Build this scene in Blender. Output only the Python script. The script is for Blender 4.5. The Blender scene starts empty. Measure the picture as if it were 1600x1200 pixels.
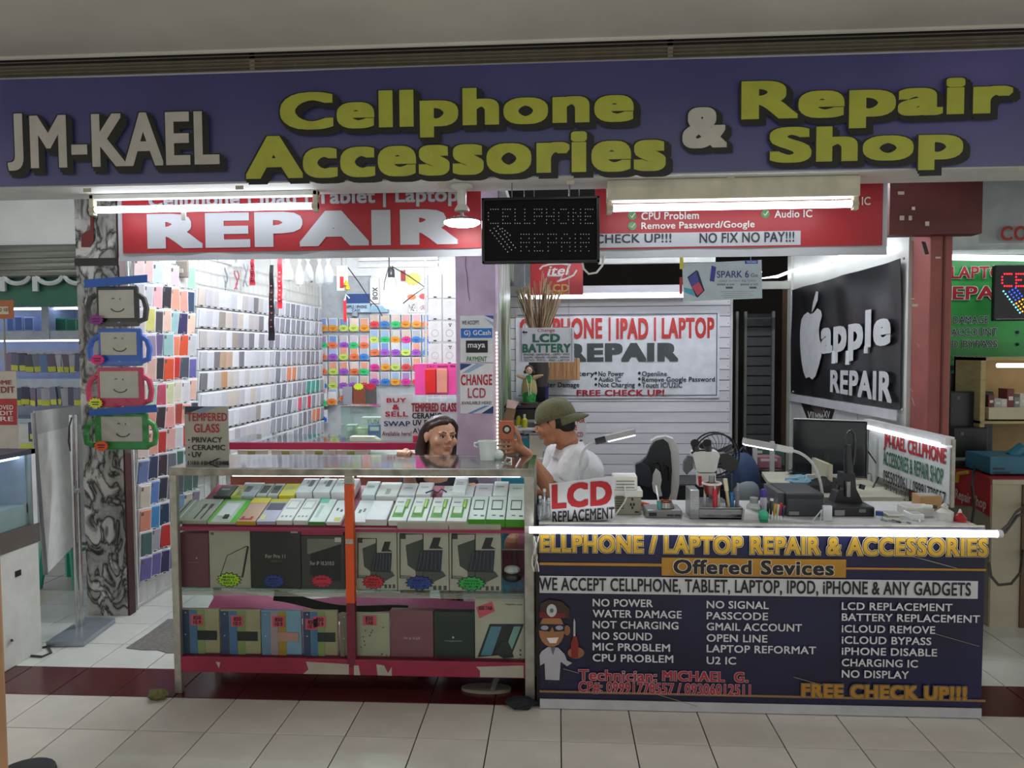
import bpy, bmesh, math, random
from mathutils import Vector, Matrix, Euler
random.seed(7)
SC = bpy.context.scene
COL = SC.collection
# ------------------------------------------------------------------ camera, world, exposure
FPX = 1155.0; CAMH = 1.62
YAW, PITCH, ROLL = math.radians(3.5), math.radians(2.62), math.radians(-0.37)
cam_d = bpy.data.cameras.new('camera'); cam = bpy.data.objects.new('camera', cam_d); COL.objects.link(cam)
cam_d.sensor_fit = 'HORIZONTAL'; cam_d.sensor_width = 36.0; cam_d.lens = 36.0*FPX/1600.0
cam_d.clip_start = 0.05
RC = Matrix.Rotation(YAW, 3, 'Z') @ Matrix.Rotation(math.pi/2-PITCH, 3, 'X') @ Matrix.Rotation(ROLL, 3, 'Z')
cam.matrix_world = Matrix.Translation((0, 0, CAMH)) @ RC.to_4x4()
SC.camera = cam
w = bpy.data.worlds.new('mall_air'); SC.world = w; w.use_nodes = True
w.node_tree.nodes['Background'].inputs[0].default_value = (1.0, 1.0, 0.97, 1)
w.node_tree.nodes['Background'].inputs[1].default_value = 0.66
vs = SC.view_settings
vs.view_transform = 'Standard'; vs.look = 'None'; vs.gamma = 1.0; vs.use_curve_mapping = False; vs.exposure = 0.15
SC.cycles.max_bounces = 6; SC.cycles.diffuse_bounces = 3; SC.cycles.glossy_bounces = 3
SC.cycles.transparent_max_bounces = 16; SC.cycles.transmission_bounces = 4
SC.cycles.sample_clamp_indirect = 6.0; SC.cycles.caustics_reflective = False; SC.cycles.caustics_refractive = False

def area_light(name, loc, size, power, rot=(0, 0, 0), color=(1, 1, 1), sy=None):
    d = bpy.data.lights.new(name, 'AREA'); d.energy = power; d.color = color
    d.shape = 'RECTANGLE'; d.size = size; d.size_y = sy or size
    o = bpy.data.objects.new(name, d); COL.objects.link(o); o.location = loc; o.rotation_euler = rot
    return o
# unseen area lights added at the corridor ceiling to brighten the shop front
for _x in (-2.2, 0.6, 3.2):
    area_light('corridor_fill_light', (_x, 0.9, 3.02), 1.2, 9, color=(1, 0.96, 0.9), sy=0.3)

# ------------------------------------------------------------------ helpers
def P(x, y, Y=None, X=None, Z=None):
    """point of the place seen at picture point x, y on a plane of known depth, side or height"""
    d = RC @ Vector(((x-800.0)/FPX, (600.0-y)/FPX, -1.0))
    if Y is not None: t = Y/d.y
    elif X is not None: t = X/d.x
    else: t = (Z-CAMH)/d.z
    return Vector((0, 0, CAMH)) + d*t
def lin(c):
    c = c/255.0
    return c/12.92 if c <= 0.04045 else ((c+0.055)/1.055)**2.4
def rgb(c):
    if isinstance(c, str):
        c = c.lstrip('#'); c = tuple(int(c[i:i+2], 16) for i in (0, 2, 4))
    return (lin(c[0]), lin(c[1]), lin(c[2]), 1.0)
MATS = {}
def mat(name, c, rough=0.5, metal=0.0, var=0.06, scale=12.0, emit=0.0, alpha=1.0, coat=0.0, spec=0.5, stretch=None):
    """plain procedural surface: a colour broken up a little by noise"""
    if name in MATS: return MATS[name]
    m = bpy.data.materials.new(name); m.use_nodes = True; nt = m.node_tree; b = nt.nodes['Principled BSDF']
    b.inputs['Roughness'].default_value = rough; b.inputs['Metallic'].default_value = metal
    b.inputs['Specular IOR Level'].default_value = spec
    if coat: b.inputs['Coat Weight'].default_value = coat
    col = rgb(c); b.inputs['Base Color'].default_value = col
    if var > 0:
        tc = nt.nodes.new('ShaderNodeTexCoord'); n = nt.nodes.new('ShaderNodeTexNoise'); n.inputs['Scale'].default_value = scale
        n.inputs['Detail'].default_value = 3.0
        src = tc.outputs['Object']
        if stretch:
            mp = nt.nodes.new('ShaderNodeMapping'); mp.inputs['Scale'].default_value = stretch
            nt.links.new(src, mp.inputs[0]); src = mp.outputs[0]
        nt.links.new(src, n.inputs['Vector'])
        r = nt.nodes.new('ShaderNodeValToRGB')
        lo = tuple(max(0, v*(1-var*2.2)) for v in col[:3])+(1,); hi = tuple(min(1, v*(1+var*1.6)) for v in col[:3])+(1,)
        r.color_ramp.elements[0].position = 0.3; r.color_ramp.elements[1].position = 0.7
        r.color_ramp.elements[0].color = lo; r.color_ramp.elements[1].color = hi
        nt.links.new(n.outputs[0], r.inputs[0]); nt.links.new(r.outputs[0], b.inputs['Base Color'])
    if emit:
        b.inputs['Emission Color'].default_value = col; b.inputs['Emission Strength'].default_value = emit
    if alpha < 1: b.inputs['Alpha'].default_value = alpha
    MATS[name] = m
    return m
def M(c, rough=0.45, var=0.04, **k):
    return mat('paint_%s_%d' % (c.lstrip('#'), int(rough*100)), c, rough, var=var, **k)
def glow(name, c, s):
    if name in MATS: return MATS[name]
    m = bpy.data.materials.new(name); m.use_nodes = True; nt = m.node_tree
    for n in list(nt.nodes):
        if n.type != 'OUTPUT_MATERIAL': nt.nodes.remove(n)
    e = nt.nodes.new('ShaderNodeEmission'); e.inputs[0].default_value = rgb(c); e.inputs[1].default_value = s
    nt.links.new(e.outputs[0], nt.nodes['Material Output'].inputs[0]); MATS[name] = m
    return m
def clear(name, c='#ffffff', gloss=0.08, rough=0.04, tint=1.0):
    """thin clear sheet: glass or plastic film, mostly see-through with a soft mirror sheen"""
    if name in MATS: return MATS[name]
    m = bpy.data.materials.new(name); m.use_nodes = True; nt = m.node_tree
    for n in list(nt.nodes):
        if n.type != 'OUTPUT_MATERIAL': nt.nodes.remove(n)
    t = nt.nodes.new('ShaderNodeBsdfTransparent'); cc = rgb(c); t.inputs[0].default_value = tuple(v*tint for v in cc[:3])+(1,)
    g = nt.nodes.new('ShaderNodeBsdfGlossy'); g.inputs['Roughness'].default_value = rough
    lw = nt.nodes.new('ShaderNodeLayerWeight'); f = nt.nodes.new('ShaderNodeMath'); f.operation = 'POWER'; f.inputs[1].default_value = 5.0; lw.inputs[0].default_value = 0.5; nt.links.new(lw.outputs['Facing'], f.inputs[0])
    a = nt.nodes.new('ShaderNodeMath'); a.operation = 'ADD'; a.inputs[1].default_value = gloss; a.use_clamp = True
    x = nt.nodes.new('ShaderNodeMixShader')
    nt.links.new(f.outputs[0], a.inputs[0]); nt.links.new(a.outputs[0], x.inputs[0])
    nt.links.new(t.outputs[0], x.inputs[1]); nt.links.new(g.outputs[0], x.inputs[2])
    nt.links.new(x.outputs[0], nt.nodes['Material Output'].inputs[0]); MATS[name] = m
    return m
def W(o):
    m = Matrix.Identity(4)
    while o is not None:
        m = o.matrix_basis @ m; o = o.parent
    return m
def tag(o, label, cat, group=None, kind=None):
    if label: o['label'] = label
    if cat: o['category'] = cat
    if group: o['group'] = group
    if kind: o['kind'] = kind
    return o
def thing(name, label, cat, loc=(0, 0, 0), rz=0.0, group=None):
    o = bpy.data.objects.new(name, None); COL.objects.link(o); o.empty_display_size = 0.05
    o.location = loc; o.rotation_euler = (0, 0, rz)
    return tag(o, label, cat, group)
def struct(o):
    o['kind'] = 'structure'; return o
class MB:
    """collects shapes into one mesh"""
    def __init__(s): s.v = []; s.f = []; s.mi = []; s.cur = 0
    def mat(s, i): s.cur = i; return s
    def add(s, vs, fs, mx=None):
        n = len(s.v)
        s.v += [(mx @ Vector(p)) if mx is not None else Vector(p) for p in vs]
        for f in fs: s.f.append(tuple(i+n for i in f)); s.mi.append(s.cur)
        return s
    def box(s, a, b, mx=None):
        (x0, y0, z0), (x1, y1, z1) = a, b
        vs = [(x0, y0, z0), (x1, y0, z0), (x1, y1, z0), (x0, y1, z0), (x0, y0, z1), (x1, y0, z1), (x1, y1, z1), (x0, y1, z1)]
        return s.add(vs, [(0, 3, 2, 1), (4, 5, 6, 7), (0, 1, 5, 4), (1, 2, 6, 5), (2, 3, 7, 6), (3, 0, 4, 7)], mx)
    def cbox(s, c, d, mx=None):
        return s.box([c[i]-d[i]/2 for i in range(3)], [c[i]+d[i]/2 for i in range(3)], mx)
    def rbox(s, a, b, r=0.004, mx=None):
        """box with chamfered edges"""
        bm = bmesh.new()
        m = MB().box(a, b)
        vv = [bm.verts.new(p) for p in m.v]
        for f in m.f: bm.faces.new([vv[i] for i in f])
        r = min(r, 0.45*min(abs(b[i]-a[i]) for i in range(3)))
        bmesh.ops.bevel(bm, geom=list(bm.edges), offset=r, segments=2, affect='EDGES', profile=0.5)
        bm.verts.index_update()
        s.add([v.co.copy() for v in bm.verts], [[v.index for v in f.verts] for f in bm.faces], mx); bm.free()
        return s
    def tube(s, pts, r, n=8, cap=True, closed=False, mx=None):
        pts = [Vector(p) for p in pts]; k = len(pts)
        rs = r if isinstance(r, (list, tuple)) else [r]*k
        vs = []; prev = None
        for i, p in enumerate(pts):
            if closed: t = pts[(i+1) % k]-pts[i-1]
            else: t = pts[min(i+1, k-1)]-pts[max(i-1, 0)]
            t = t.normalized() if t.length > 1e-9 else Vector((0, 0, 1))
            if prev is None:
                a = Vector((0, 0, 1)) if abs(t.z) < 0.9 else Vector((1, 0, 0))
                u = t.cross(a).normalized()
            else:
                u = prev-t*prev.dot(t); u = u.normalized() if u.length > 1e-6 else t.orthogonal().normalized()
            prev = u; q = t.cross(u)
            for j in range(n):
                an = 2*math.pi*j/n; vs.append(p+(u*math.cos(an)+q*math.sin(an))*rs[i])
        fs = []
        for i in range(k if closed else k-1):
            i2 = (i+1) % k
            for j in range(n):
                j2 = (j+1) % n; fs.append((i*n+j, i*n+j2, i2*n+j2, i2*n+j))
        if cap and not closed:
            fs.append(tuple(range(n-1, -1, -1))); fs.append(tuple((k-1)*n+j for j in range(n)))
        return s.add(vs, fs, mx)
    def lathe(s, prof, c=(0, 0, 0), n=20, mx=None, sx=1.0, sy=1.0):
        vs = []; fs = []
        for r, z in prof:
            for j in range(n):
                an = 2*math.pi*j/n; vs.append((c[0]+r*sx*math.cos(an), c[1]+r*sy*math.sin(an), c[2]+z))
        for i in range(len(prof)-1):
            for j in range(n):
                j2 = (j+1) % n; fs.append((i*n+j, i*n+j2, (i+1)*n+j2, (i+1)*n+j))
        if prof[0][0] > 1e-6: fs.append(tuple(range(n-1, -1, -1)))
        if prof[-1][0] > 1e-6: fs.append(tuple((len(prof)-1)*n+j for j in range(n)))
        return s.add(vs, fs, mx)
    def ball(s, c, r, n=12, m=8, mx=None):
        rx, ry, rz = r if isinstance(r, (list, tuple)) else (r, r, r)
        vs = [(c[0], c[1], c[2]-rz)]
        for i in range(1, m):
            a = -math.pi/2+math.pi*i/m
            for j in range(n):
                b = 2*math.pi*j/n; vs.append((c[0]+rx*math.cos(a)*math.cos(b), c[1]+ry*math.cos(a)*math.sin(b), c[2]+rz*math.sin(a)))
        vs.append((c[0], c[1], c[2]+rz)); fs = []
        for j in range(n): fs.append((0, 1+(j+1) % n, 1+j))
        for i in range(m-2):
            for j in range(n):
                j2 = (j+1) % n; fs.append((1+i*n+j, 1+i*n+j2, 1+(i+1)*n+j2, 1+(i+1)*n+j))
        e = len(vs)-1
        for j in range(n): fs.append((e, 1+(m-2)*n+j, 1+(m-2)*n+(j+1) % n))
        return s.add(vs, fs, mx)
    def prism(s, pts, d, mx=None):
        """outline (3-D points of one plane) thickened by the vector d"""
        pts = [Vector(p) for p in pts]; k = len(pts); d = Vector(d)
        vs = pts+[p+d for p in pts]
        fs = [tuple(range(k-1, -1, -1)), tuple(range(k, 2*k))]+[(i, (i+1) % k, k+(i+1) % k, k+i) for i in range(k)]
        return s.add(vs, fs, mx)
    def sheet(s, fn, nu, nv, thick=None):
        """grid surface fn(u, v) for u, v in 0..1"""
        vs = [fn(i/nu, j/nv) for j in range(nv+1) for i in range(nu+1)]
        fs = [(j*(nu+1)+i, j*(nu+1)+i+1, (j+1)*(nu+1)+i+1, (j+1)*(nu+1)+i) for j in range(nv) for i in range(nu)]
        if thick is not None:
            t = Vector(thick); n = len(vs); m = len(fs)
            vs = vs+[Vector(p)+t for p in vs]
            fs = fs+[tuple(reversed([i+n for i in f])) for f in fs]
            rim = [i for i in range(nu+1)]+[(j*(nu+1)+nu) for j in range(1, nv+1)]+[nv*(nu+1)+i for i in range(nu-1, -1, -1)]+[j*(nu+1) for j in range(nv-1, 0, -1)]
            for a, b in zip(rim, rim[1:]+rim[:1]): fs.append((b, a, a+n, b+n))
        return s.add(vs, fs)
    def mesh(s, name, mats, smooth=False, angle=0.6):
        me = bpy.data.meshes.new(name)
        me.from_pydata([tuple(p) for p in s.v], [], s.f)
        for m in (mats if isinstance(mats, (list, tuple)) else [mats]): me.materials.append(m)
        me.polygons.foreach_set('material_index', s.mi)
        if smooth:
            me.shade_smooth(); me.set_sharp_from_angle(angle=angle)
        me.update()
        return me
    def build(s, name, mats, parent=None, smooth=False, world=True, angle=0.6):
        if world and parent is not None:
            iv = W(parent).inverted(); s.v = [iv @ Vector(p) for p in s.v]
        return obj(name, s.mesh(name, mats, smooth, angle), parent)
def obj(name, me, parent=None, loc=None, rot=None, m=None):
    o = bpy.data.objects.new(name, me); COL.objects.link(o); o.parent = parent
    if loc is not None: o.location = loc
    if rot is not None: o.rotation_euler = rot
    if m is not None:
        o.material_slots[0].link = 'OBJECT'; o.material_slots[0].material = m
    return o
# ---- lettering
_TX = {}
PRINTED = ('vinyl_sheet', 'vinyl_border', 'board', 'sheet', 'carton', 'side_drape', 'card')
def _glyphs(s, shear, res, ls, sc):
    k = (s, shear, res, ls, sc)
    if k in _TX: return _TX[k]
    cu = bpy.data.curves.new('lettering', 'FONT'); cu.body = s; cu.size = 1.0; cu.shear = shear
    cu.resolution_u = res; cu.fill_mode = 'FRONT'; cu.space_line = ls; cu.align_x = 'CENTER'; cu.space_character = sc
    o = bpy.data.objects.new('lettering', cu)
    me = bpy.data.meshes.new_from_object(o)
    vs = [(v.co.x, v.co.y, 0.0) for v in me.vertices]; fs = [tuple(p.vertices) for p in me.polygons]
    bpy.data.objects.remove(o); bpy.data.curves.remove(cu); bpy.data.meshes.remove(me)
    _TX[k] = (vs, fs); return vs, fs
def _textmesh(s, off, shear, res=3, ls=1.0, sc=None):
    """letters thickened by off: copies shifted round a small ellipse"""
    vs, fs = _glyphs(s, shear, res, ls, sc if sc is not None else 1.0+2.2*off)
    if off < 0.004: return vs, fs
    ks = ((1, 1), (1, -1), (-1, 1), (-1, -1), (1, 0), (-1, 0), (0, 1), (0, -1)) if off > 0.022 else ((1, 1), (1, -1), (-1, 1), (-1, -1)); out = []; of = []
    if off > 0.035: ks = ks+((1, .5), (1, -.5), (-1, .5), (-1, -.5), (.5, 1), (-.5, 1), (.5, -1), (-.5, -1))
    for i, (kx, ky) in enumerate(ks):
        dx, dy = off*0.95*kx, off*0.75*ky; m = len(out)
        out += [(x+dx, y+dy, (0.36/len(ks))*i) for x, y, z in vs]; of += [tuple(q+m for q in f) for f in fs]
    return out, of
def text(s, corner, m, parent, bold=0.02, layer=1, outline=None, om=None, shear=0.0, name='lettering', shift=None, res=3, warp=None, ls=1.0):
    """flat print: the string s filling the rectangle (bottom-left, bottom-right, top-left)"""
    if parent is not None and parent.type == 'EMPTY':   # print belongs to the sheet or board it is on
        for ch in parent.children:
            if ch.name.split('.')[0] in PRINTED: parent = ch; break
    bl, br, tl = [Vector(c) for c in corner]
    u, v = br-bl, tl-bl; nrm = u.cross(v).normalized()
    vs, fs = _textmesh(s, bold, shear, res, ls)
    x0, x1 = min(p[0] for p in vs), max(p[0] for p in vs); y0, y1 = min(p[1] for p in vs), max(p[1] for p in vs)
    def put(vs, fs, lay, sh=(0, 0)):
        k = MB(); out = []
        for p in vs:
            a, b = (p[0]-x0)/(x1-x0)+sh[0], (p[1]-y0)/(y1-y0)+sh[1]
            if warp: a, b = warp(a, b)
            out.append(bl+u*a+v*b+nrm*(0.0012*(lay+p[2])))
        return k.add(out, fs)
    if outline:
        lst = outline if isinstance(outline, list) else [(outline, om, (0, 0))]
        for i, (w_, m_, sh) in enumerate(lst):
            ov, of = _textmesh(s, bold+w_, shear, res, ls, 1.0+2.2*bold)
            put(ov, of, layer-(len(lst)-i)*0.5+0.0, sh).build(name+'_outline', m_, parent)
    return put(vs, fs, layer).build(name, m, parent)
def fr(x0, y0, x1, y1, Y):
    """corner triple of a rectangle on a plane facing the corridor"""
    xm, ym = (x0+x1)/2, (y0+y1)/2
    a, b, c, d = P(x0, ym, Y=Y).x, P(x1, ym, Y=Y).x, P(xm, y1, Y=Y).z, P(xm, y0, Y=Y).z
    return (Vector((a, Y, c)), Vector((b, Y, c)), Vector((a, Y, d)))
def panel(name, x0, y0, x1, y1, Y, m, parent, th=0.004, dz=0.0):
    """flat rectangle on a plane facing the corridor, front at Y"""
    bl, br, tl = fr(x0, y0, x1, y1, Y)
    return MB().box((bl.x, Y, bl.z), (br.x, Y+th, tl.z)).build(name, m, parent)
def burst(c, rx, rz, n=16, y=0.0, depth=0.78):
    """starburst outline in the X-Z plane"""
    out = []
    for i in range(2*n):
        a = math.pi*i/n; k = 1.0 if i % 2 == 0 else depth
        out.append((c[0]+rx*k*math.cos(a), y+c[1], c[2]+rz*k*math.sin(a)))
    return out
ORD = 'first second third fourth fifth sixth seventh eighth ninth tenth eleventh twelfth thirteenth fourteenth fifteenth sixteenth seventeenth eighteenth nineteenth twentieth'.split()
def ordn(i):
    if i < 20: return ORD[i]
    t = ['twenty', 'thirty', 'forty'][(i+1)//10-2]
    return t+'-'+ORD[(i+1) % 10-1] if (i+1) % 10 else {'twenty': 'twentieth', 'thirty': 'thirtieth', 'forty': 'fortieth'}[t]
# ================================================================== the setting
FY = 3.45            # plane of the shop front fascia
LWX = -2.66          # plane of the long side wall with phone cases
LBY = 8.25           # back wall of the accessories half
RBY = 6.35           # plank wall behind the repair half
RWX = 1.97           # plane of the side wall with the black banner
white_wall = mat('white_wall_paint', '#d9dad8', 0.6, var=0.03, scale=3)
ceil_m = mat('corridor_ceiling_paint', '#d2cec6', 0.75, var=0.07, scale=1.3)
grout = mat('grout', '#2b2822', 0.8)
def tilemat(name, c, rough):
    m = mat(name, c, rough, var=0.05, scale=4, spec=0.5); return m
tile_cream = tilemat('cream_glazed_tile', '#cbc6bc', 0.22); tile_cream2 = tilemat('cream_glazed_tile_worn', '#c3beb3', 0.27)
tile_white = tilemat('white_glazed_tile', '#d2d6cf', 0.2)
tile_red = tilemat('maroon_glazed_tile', '#4f1f22', 0.2); tile_red2 = tilemat('maroon_glazed_tile_dark', '#461a1e', 0.24)
def tilefloor():
    m = bpy.data.materials.new('tiled_floor'); m.use_nodes = True; nt = m.node_tree; b = nt.nodes['Principled BSDF']
    tc = nt.nodes.new('ShaderNodeTexCoord'); mp = nt.nodes.new('ShaderNodeMapping'); br = nt.nodes.new('ShaderNodeTexBrick')
    mp.inputs['Location'].default_value = (-0.92, -3.30, 0)
    br.offset = 0.0; br.inputs['Scale'].default_value = 1.0; br.inputs['Brick Width'].default_value = 0.303; br.inputs['Row Height'].default_value = 0.303
    br.inputs['Mortar Size'].default_value = 0.003; br.inputs['Color1'].default_value = rgb('#cdc9b9'); br.inputs['Color2'].default_value = rgb('#c7c4b4')
    br.inputs['Mortar'].default_value = rgb('#1f1c18')
    nt.links.new(tc.outputs['Object'], mp.inputs[0]); nt.links.new(mp.outputs[0], br.inputs[0]); nt.links.new(br.outputs[0], b.inputs['Base Color'])
    b.inputs['Roughness'].default_value = 0.25
    return m
FLOOR = struct(MB().box((-6, -3, -0.12), (6.5, 9.5, -0.008)).build('floor', [tilefloor()]))
def tile_mesh(nm, m):
    return MB().rbox((0.0024, 0.0024, -0.0075), (0.3006, 0.3006, 0.0), 0.0015).mesh(nm, m)
tms = {k: tile_mesh('tile', m) for k, m in (('c', tile_cream), ('d', tile_cream2), ('w', tile_white), ('r', tile_red), ('s', tile_red2))}
for i in range(-14, 8):
    for j in range(-4, 8):
        x, y = 0.92+0.303*i, 3.30+0.303*j
        if j == 0: k = random.choice('rrs')
        elif j < 0: k = random.choice('ccd')
        else: k = 'w'
        obj('tile', tms[k], FLOOR, (x, y, 0.0))
# cracked bare cement patch where tiles are missing, in the side passage
pm = mat('bare_cement', '#6f6d69', 0.9, var=0.25, scale=40, stretch=(1, 6, 1))
pts = [P(x, y, Z=0.001) for x, y in [(197, 1013), (232, 990), (262, 968), (300, 966), (300, 1020), (262, 1021), (245, 1016), (222, 1016)]]
MB().prism(pts, (0, 0, 0.003)).build('cement_patch', pm, FLOOR)
CEIL = struct(MB().box((-6, -3, 3.03), (6.5, FY+0.02, 3.12)).build('ceiling', ceil_m))
# rounded lip of the corridor ceiling
MB().tube([(-6, FY-0.012, 3.028), (6.5, FY-0.012, 3.028)], 0.012, 8).build('ceiling_lip', ceil_m, CEIL, smooth=True)
struct(MB().box((-6, FY+0.02, 3.0), (6.5, 9.6, 3.12)).build('ceiling_slab', mat('dark_slab', '#22201e', 0.9)))
# accessories half: white shop ceiling
struct(MB().box((LWX-0.1, 3.8, 2.74), (-0.36, LBY+0.1, 2.80)).build('ceiling_shop', white_wall))
fas_m = mat('fascia_board', '#d4d6d3', 0.5, var=0.03)
struct(MB().box((-5.2, FY, 2.415), (5.2, FY+0.27, 2.935)).build('beam_fascia', fas_m))
# ---- louvred air grille above the fascia
gr = thing('air_grille', 'brown louvred air grille running above the blue shop banner', 'vent', (0, FY+0.03, 2.93))
gm = mat('grille_brown_metal', '#8d8474', 0.5, metal=0.2); gd = mat('grille_dark', '#17130f', 0.9)
MB().box((-5, FY+0.12, 2.90), (5, FY+0.14, 3.03)).build('backing', gd, gr)
gme = MB().box((-5, 0, 0), (5, 0.035, 0.006), Matrix.Rotation(math.radians(-25), 4, 'X')).mesh('slat', gm)
for k in range(5):
    obj('slat', gme, gr, (0, -0.012, 0.014+0.0175*k))
for k, x in enumerate([-2.35, -1.43, -0.87, -0.52, -0.02, 0.13, 0.33, 0.52, 1.0, 1.25, 1.75]):
    t = 0.012 if k in (1, 7) else 0.006
    MB().box((x-t, FY+0.02+(0 if t > 0.01 else 0.02), 2.93), (x+t, FY+0.06, 3.03)).build('post', gm, gr)
# ---- side wall carrying the phone cases
pw = struct(MB().box((LWX-0.08, 4.415, 0), (LWX, LBY, 2.74)).build('wall_left', white_wall))
struct(MB().box((LWX-0.08, LBY, 0), (0.2, LBY+0.08, 2.74)).build('wall_back', mat('pale_grey_wall', '#b9bfc4', 0.6)))
# ---- marbled pillar at the mouth of the passage
def marble():
    m = bpy.data.materials.new('painted_marble'); m.use_nodes = True; nt = m.node_tree; b = nt.nodes['Principled BSDF']
    tc = nt.nodes.new('ShaderNodeTexCoord'); mp = nt.nodes.new('ShaderNodeMapping'); mp.inputs['Scale'].default_value = (1.3, 1.3, 0.8)
    n1 = nt.nodes.new('ShaderNodeTexNoise'); n1.inputs['Scale'].default_value = 7; n1.inputs['Detail'].default_value = 6; n1.inputs['Distortion'].default_value = 1.3
    n2 = nt.nodes.new('ShaderNodeTexNoise'); n2.inputs['Scale'].default_value = 2.5; n2.inputs['Detail'].default_value = 3
    r = nt.nodes.new('ShaderNodeValToRGB'); e = r.color_ramp.elements
    e[0].position = 0.40; e[0].color = rgb('#dededb'); e[1].position = 0.51; e[1].color = rgb('#100e0b')
    a = e.new(0.46); a.color = rgb('#8d8b86'); c = e.new(0.56); c.color = rgb('#9f9e9a'); d = e.new(0.66); d.color = rgb('#c2c2bf')
    mx = nt.nodes.new('ShaderNodeMix'); mx.data_type = 'RGBA'; mx.blend_type = 'MULTIPLY'
    r2 = nt.nodes.new('ShaderNodeValToRGB'); r2.color_ramp.elements[0].position = 0.35; r2.color_ramp.elements[1].position = 0.6
    r2.color_ramp.elements[0].color = (0.35, 0.34, 0.33, 1)
    nt.links.new(tc.outputs['Object'], mp.inputs[0]); nt.links.new(mp.outputs[0], n1.inputs[0]); nt.links.new(mp.outputs[0], n2.inputs[0])
    nt.links.new(n1.outputs[0], r.inputs[0]); nt.links.new(n2.outputs[0], r2.inputs[0])
    mx.inputs[0].default_value = 0.8
    nt.links.new(r.outputs[0], mx.inputs[6]); nt.links.new(r2.outputs[0], mx.inputs[7]); nt.links.new(mx.outputs[2], b.inputs['Base Color'])
    b.inputs['Roughness'].default_value = 0.3
    return m
mb_ = marble()
PIL = struct(MB().box((-2.90, 4.33, 0), (-2.645, 4.41, 2.9)).build('pillar_marble', mb_))
MB().box((-2.644, 4.334, 0), (-2.634, 4.40, 2.9)).build('edge_strip', mat('maroon_edge', '#3d1d1e', 0.5), PIL)
MB().box((-2.905, 4.322, 1.985+0.16), (-2.63, 4.335, 2.03+0.16)).build('clamp_band', mat('dark_band', '#2a2a2a', 0.5), PIL)
# red strap painted on the pillar
MB().prism([P(x, y, Y=4.32) for x, y in [(133, 362), (141, 360), (141, 338), (146, 338), (146, 376), (140, 386), (127, 386), (127, 368)]], (0, 0.006, 0)).build('red_patch', M('#7d2a2a'), PIL)
# ---- lilac column between the two halves, partition behind it
lil = mat('lilac_plaster', '#cfb9d2', 0.7, var=0.10, scale=5)
cx0, cx1 = P(713, 560, Y=4.60).x, P(775, 560, Y=4.60).x
COLM = struct(MB().box((cx0, 4.60, 0), (cx1, 4.85, 2.74)).build('column_lilac', lil))
struct(MB().box((cx0+0.07, 4.85, 0), (cx1-0.06, LBY, 2.74)).build('wall_partition', white_wall))
# plaster crack on the column
cr = [P(728, 398, Y=4.597), P(727, 415, Y=4.597), P(730, 432, Y=4.597), P(731, 452, Y=4.597), P(734, 470, Y=4.597)]
MB().tube(cr, 0.0016, 4).build('plaster_crack', M('#5d4c5e'), COLM)
# ---- plank wall behind the repair half
plank_m = [mat('grey_white_plank', '#e4e3ea', 0.45, var=0.04, scale=6, stretch=(0.3, 1, 3)), mat('grey_white_plank_b', '#dcdbe4', 0.5, var=0.04, scale=6, stretch=(0.3, 1, 3))]
px0, px1 = P(800, 600, Y=RBY).x, P(1141, 600, Y=RBY).x
pz1 = P(1000, 445, Y=RBY).z
BW = struct(MB().box((px0-0.2, RBY+0.02, 0), (px1, RBY+0.06, pz1)).build('wall_planks', mat('plank_gap', '#6c6b72', 0.8)))
npl = 24; ph = pz1/npl
pme = [MB().rbox((px0-0.2, -0.018, 0.0025), (px1, 0.0, ph-0.0025), 0.003).mesh('plank', m) for m in plank_m]
for k in range(npl):
    obj('plank', pme[k % 2], BW, (0, RBY+0.018, ph*k))
    if k > 10:
        MB().ball((px1-0.02, RBY-0.002, ph*k+0.03), 0.004, 6, 4).build('nail_head', M('#3a3a3a'), BW)
MB().box((px1-0.004, RBY-0.012, 0), (px1+0.015, RBY+0.06, pz1)).build('edge_trim', M('#c8c8ca'), BW)
# dark store room seen over and beside the plank wall
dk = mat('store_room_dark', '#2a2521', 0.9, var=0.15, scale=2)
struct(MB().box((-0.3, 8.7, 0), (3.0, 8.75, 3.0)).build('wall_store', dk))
dw = thing('louvre_door', 'dark grey louvred door in the unlit store room behind the plank wall', 'door', (P(1185, 700, Y=7.3).x, 7.3, 0))
dl, dr = P(1165, 600, Y=7.3).x, P(1205, 600, Y=7.3).x
z0, z1 = P(1185, 690, Y=7.3).z, P(1185, 490, Y=7.3).z
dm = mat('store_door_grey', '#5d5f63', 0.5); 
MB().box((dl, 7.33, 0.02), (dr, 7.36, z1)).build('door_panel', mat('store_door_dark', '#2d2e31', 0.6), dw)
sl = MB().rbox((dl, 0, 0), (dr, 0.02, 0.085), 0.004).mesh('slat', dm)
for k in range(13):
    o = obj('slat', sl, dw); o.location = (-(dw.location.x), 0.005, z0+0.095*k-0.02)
for x in (dl-0.09, dl-0.01, dr+0.01):
    MB().box((x-0.012, 7.27, 0.02), (x+0.012, 7.31, z1+0.02)).build('door_stile', M('#8b8c88'), dw)
# ---- side wall on the repair half (carries the black banner)
wr = struct(MB().box((RWX, 4.30, 0), (RWX+0.06, 6.35, 2.74)).build('wall_right', mat('white_board_wall', '#cfd2cf', 0.55, var=0.05, scale=2)))
MB().box((RWX-0.02, 6.33, 0), (RWX+0.08, 6.42, 2.74)).build('door_jamb', M('#b9bbb4'), wr)
MB().box((RWX-0.02, 6.43, 0.0), (RWX+0.04, 6.56, 2.2)).build('brown_stud', M('#5a4632'), wr)
MB().box((RWX-0.6, 6.36, P(1190, 452, Y=6.38).z), (RWX+0.06, 6.40, P(1190, 440, Y=6.38).z)).build('door_head', M('#a9aaa4'), wr)
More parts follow.
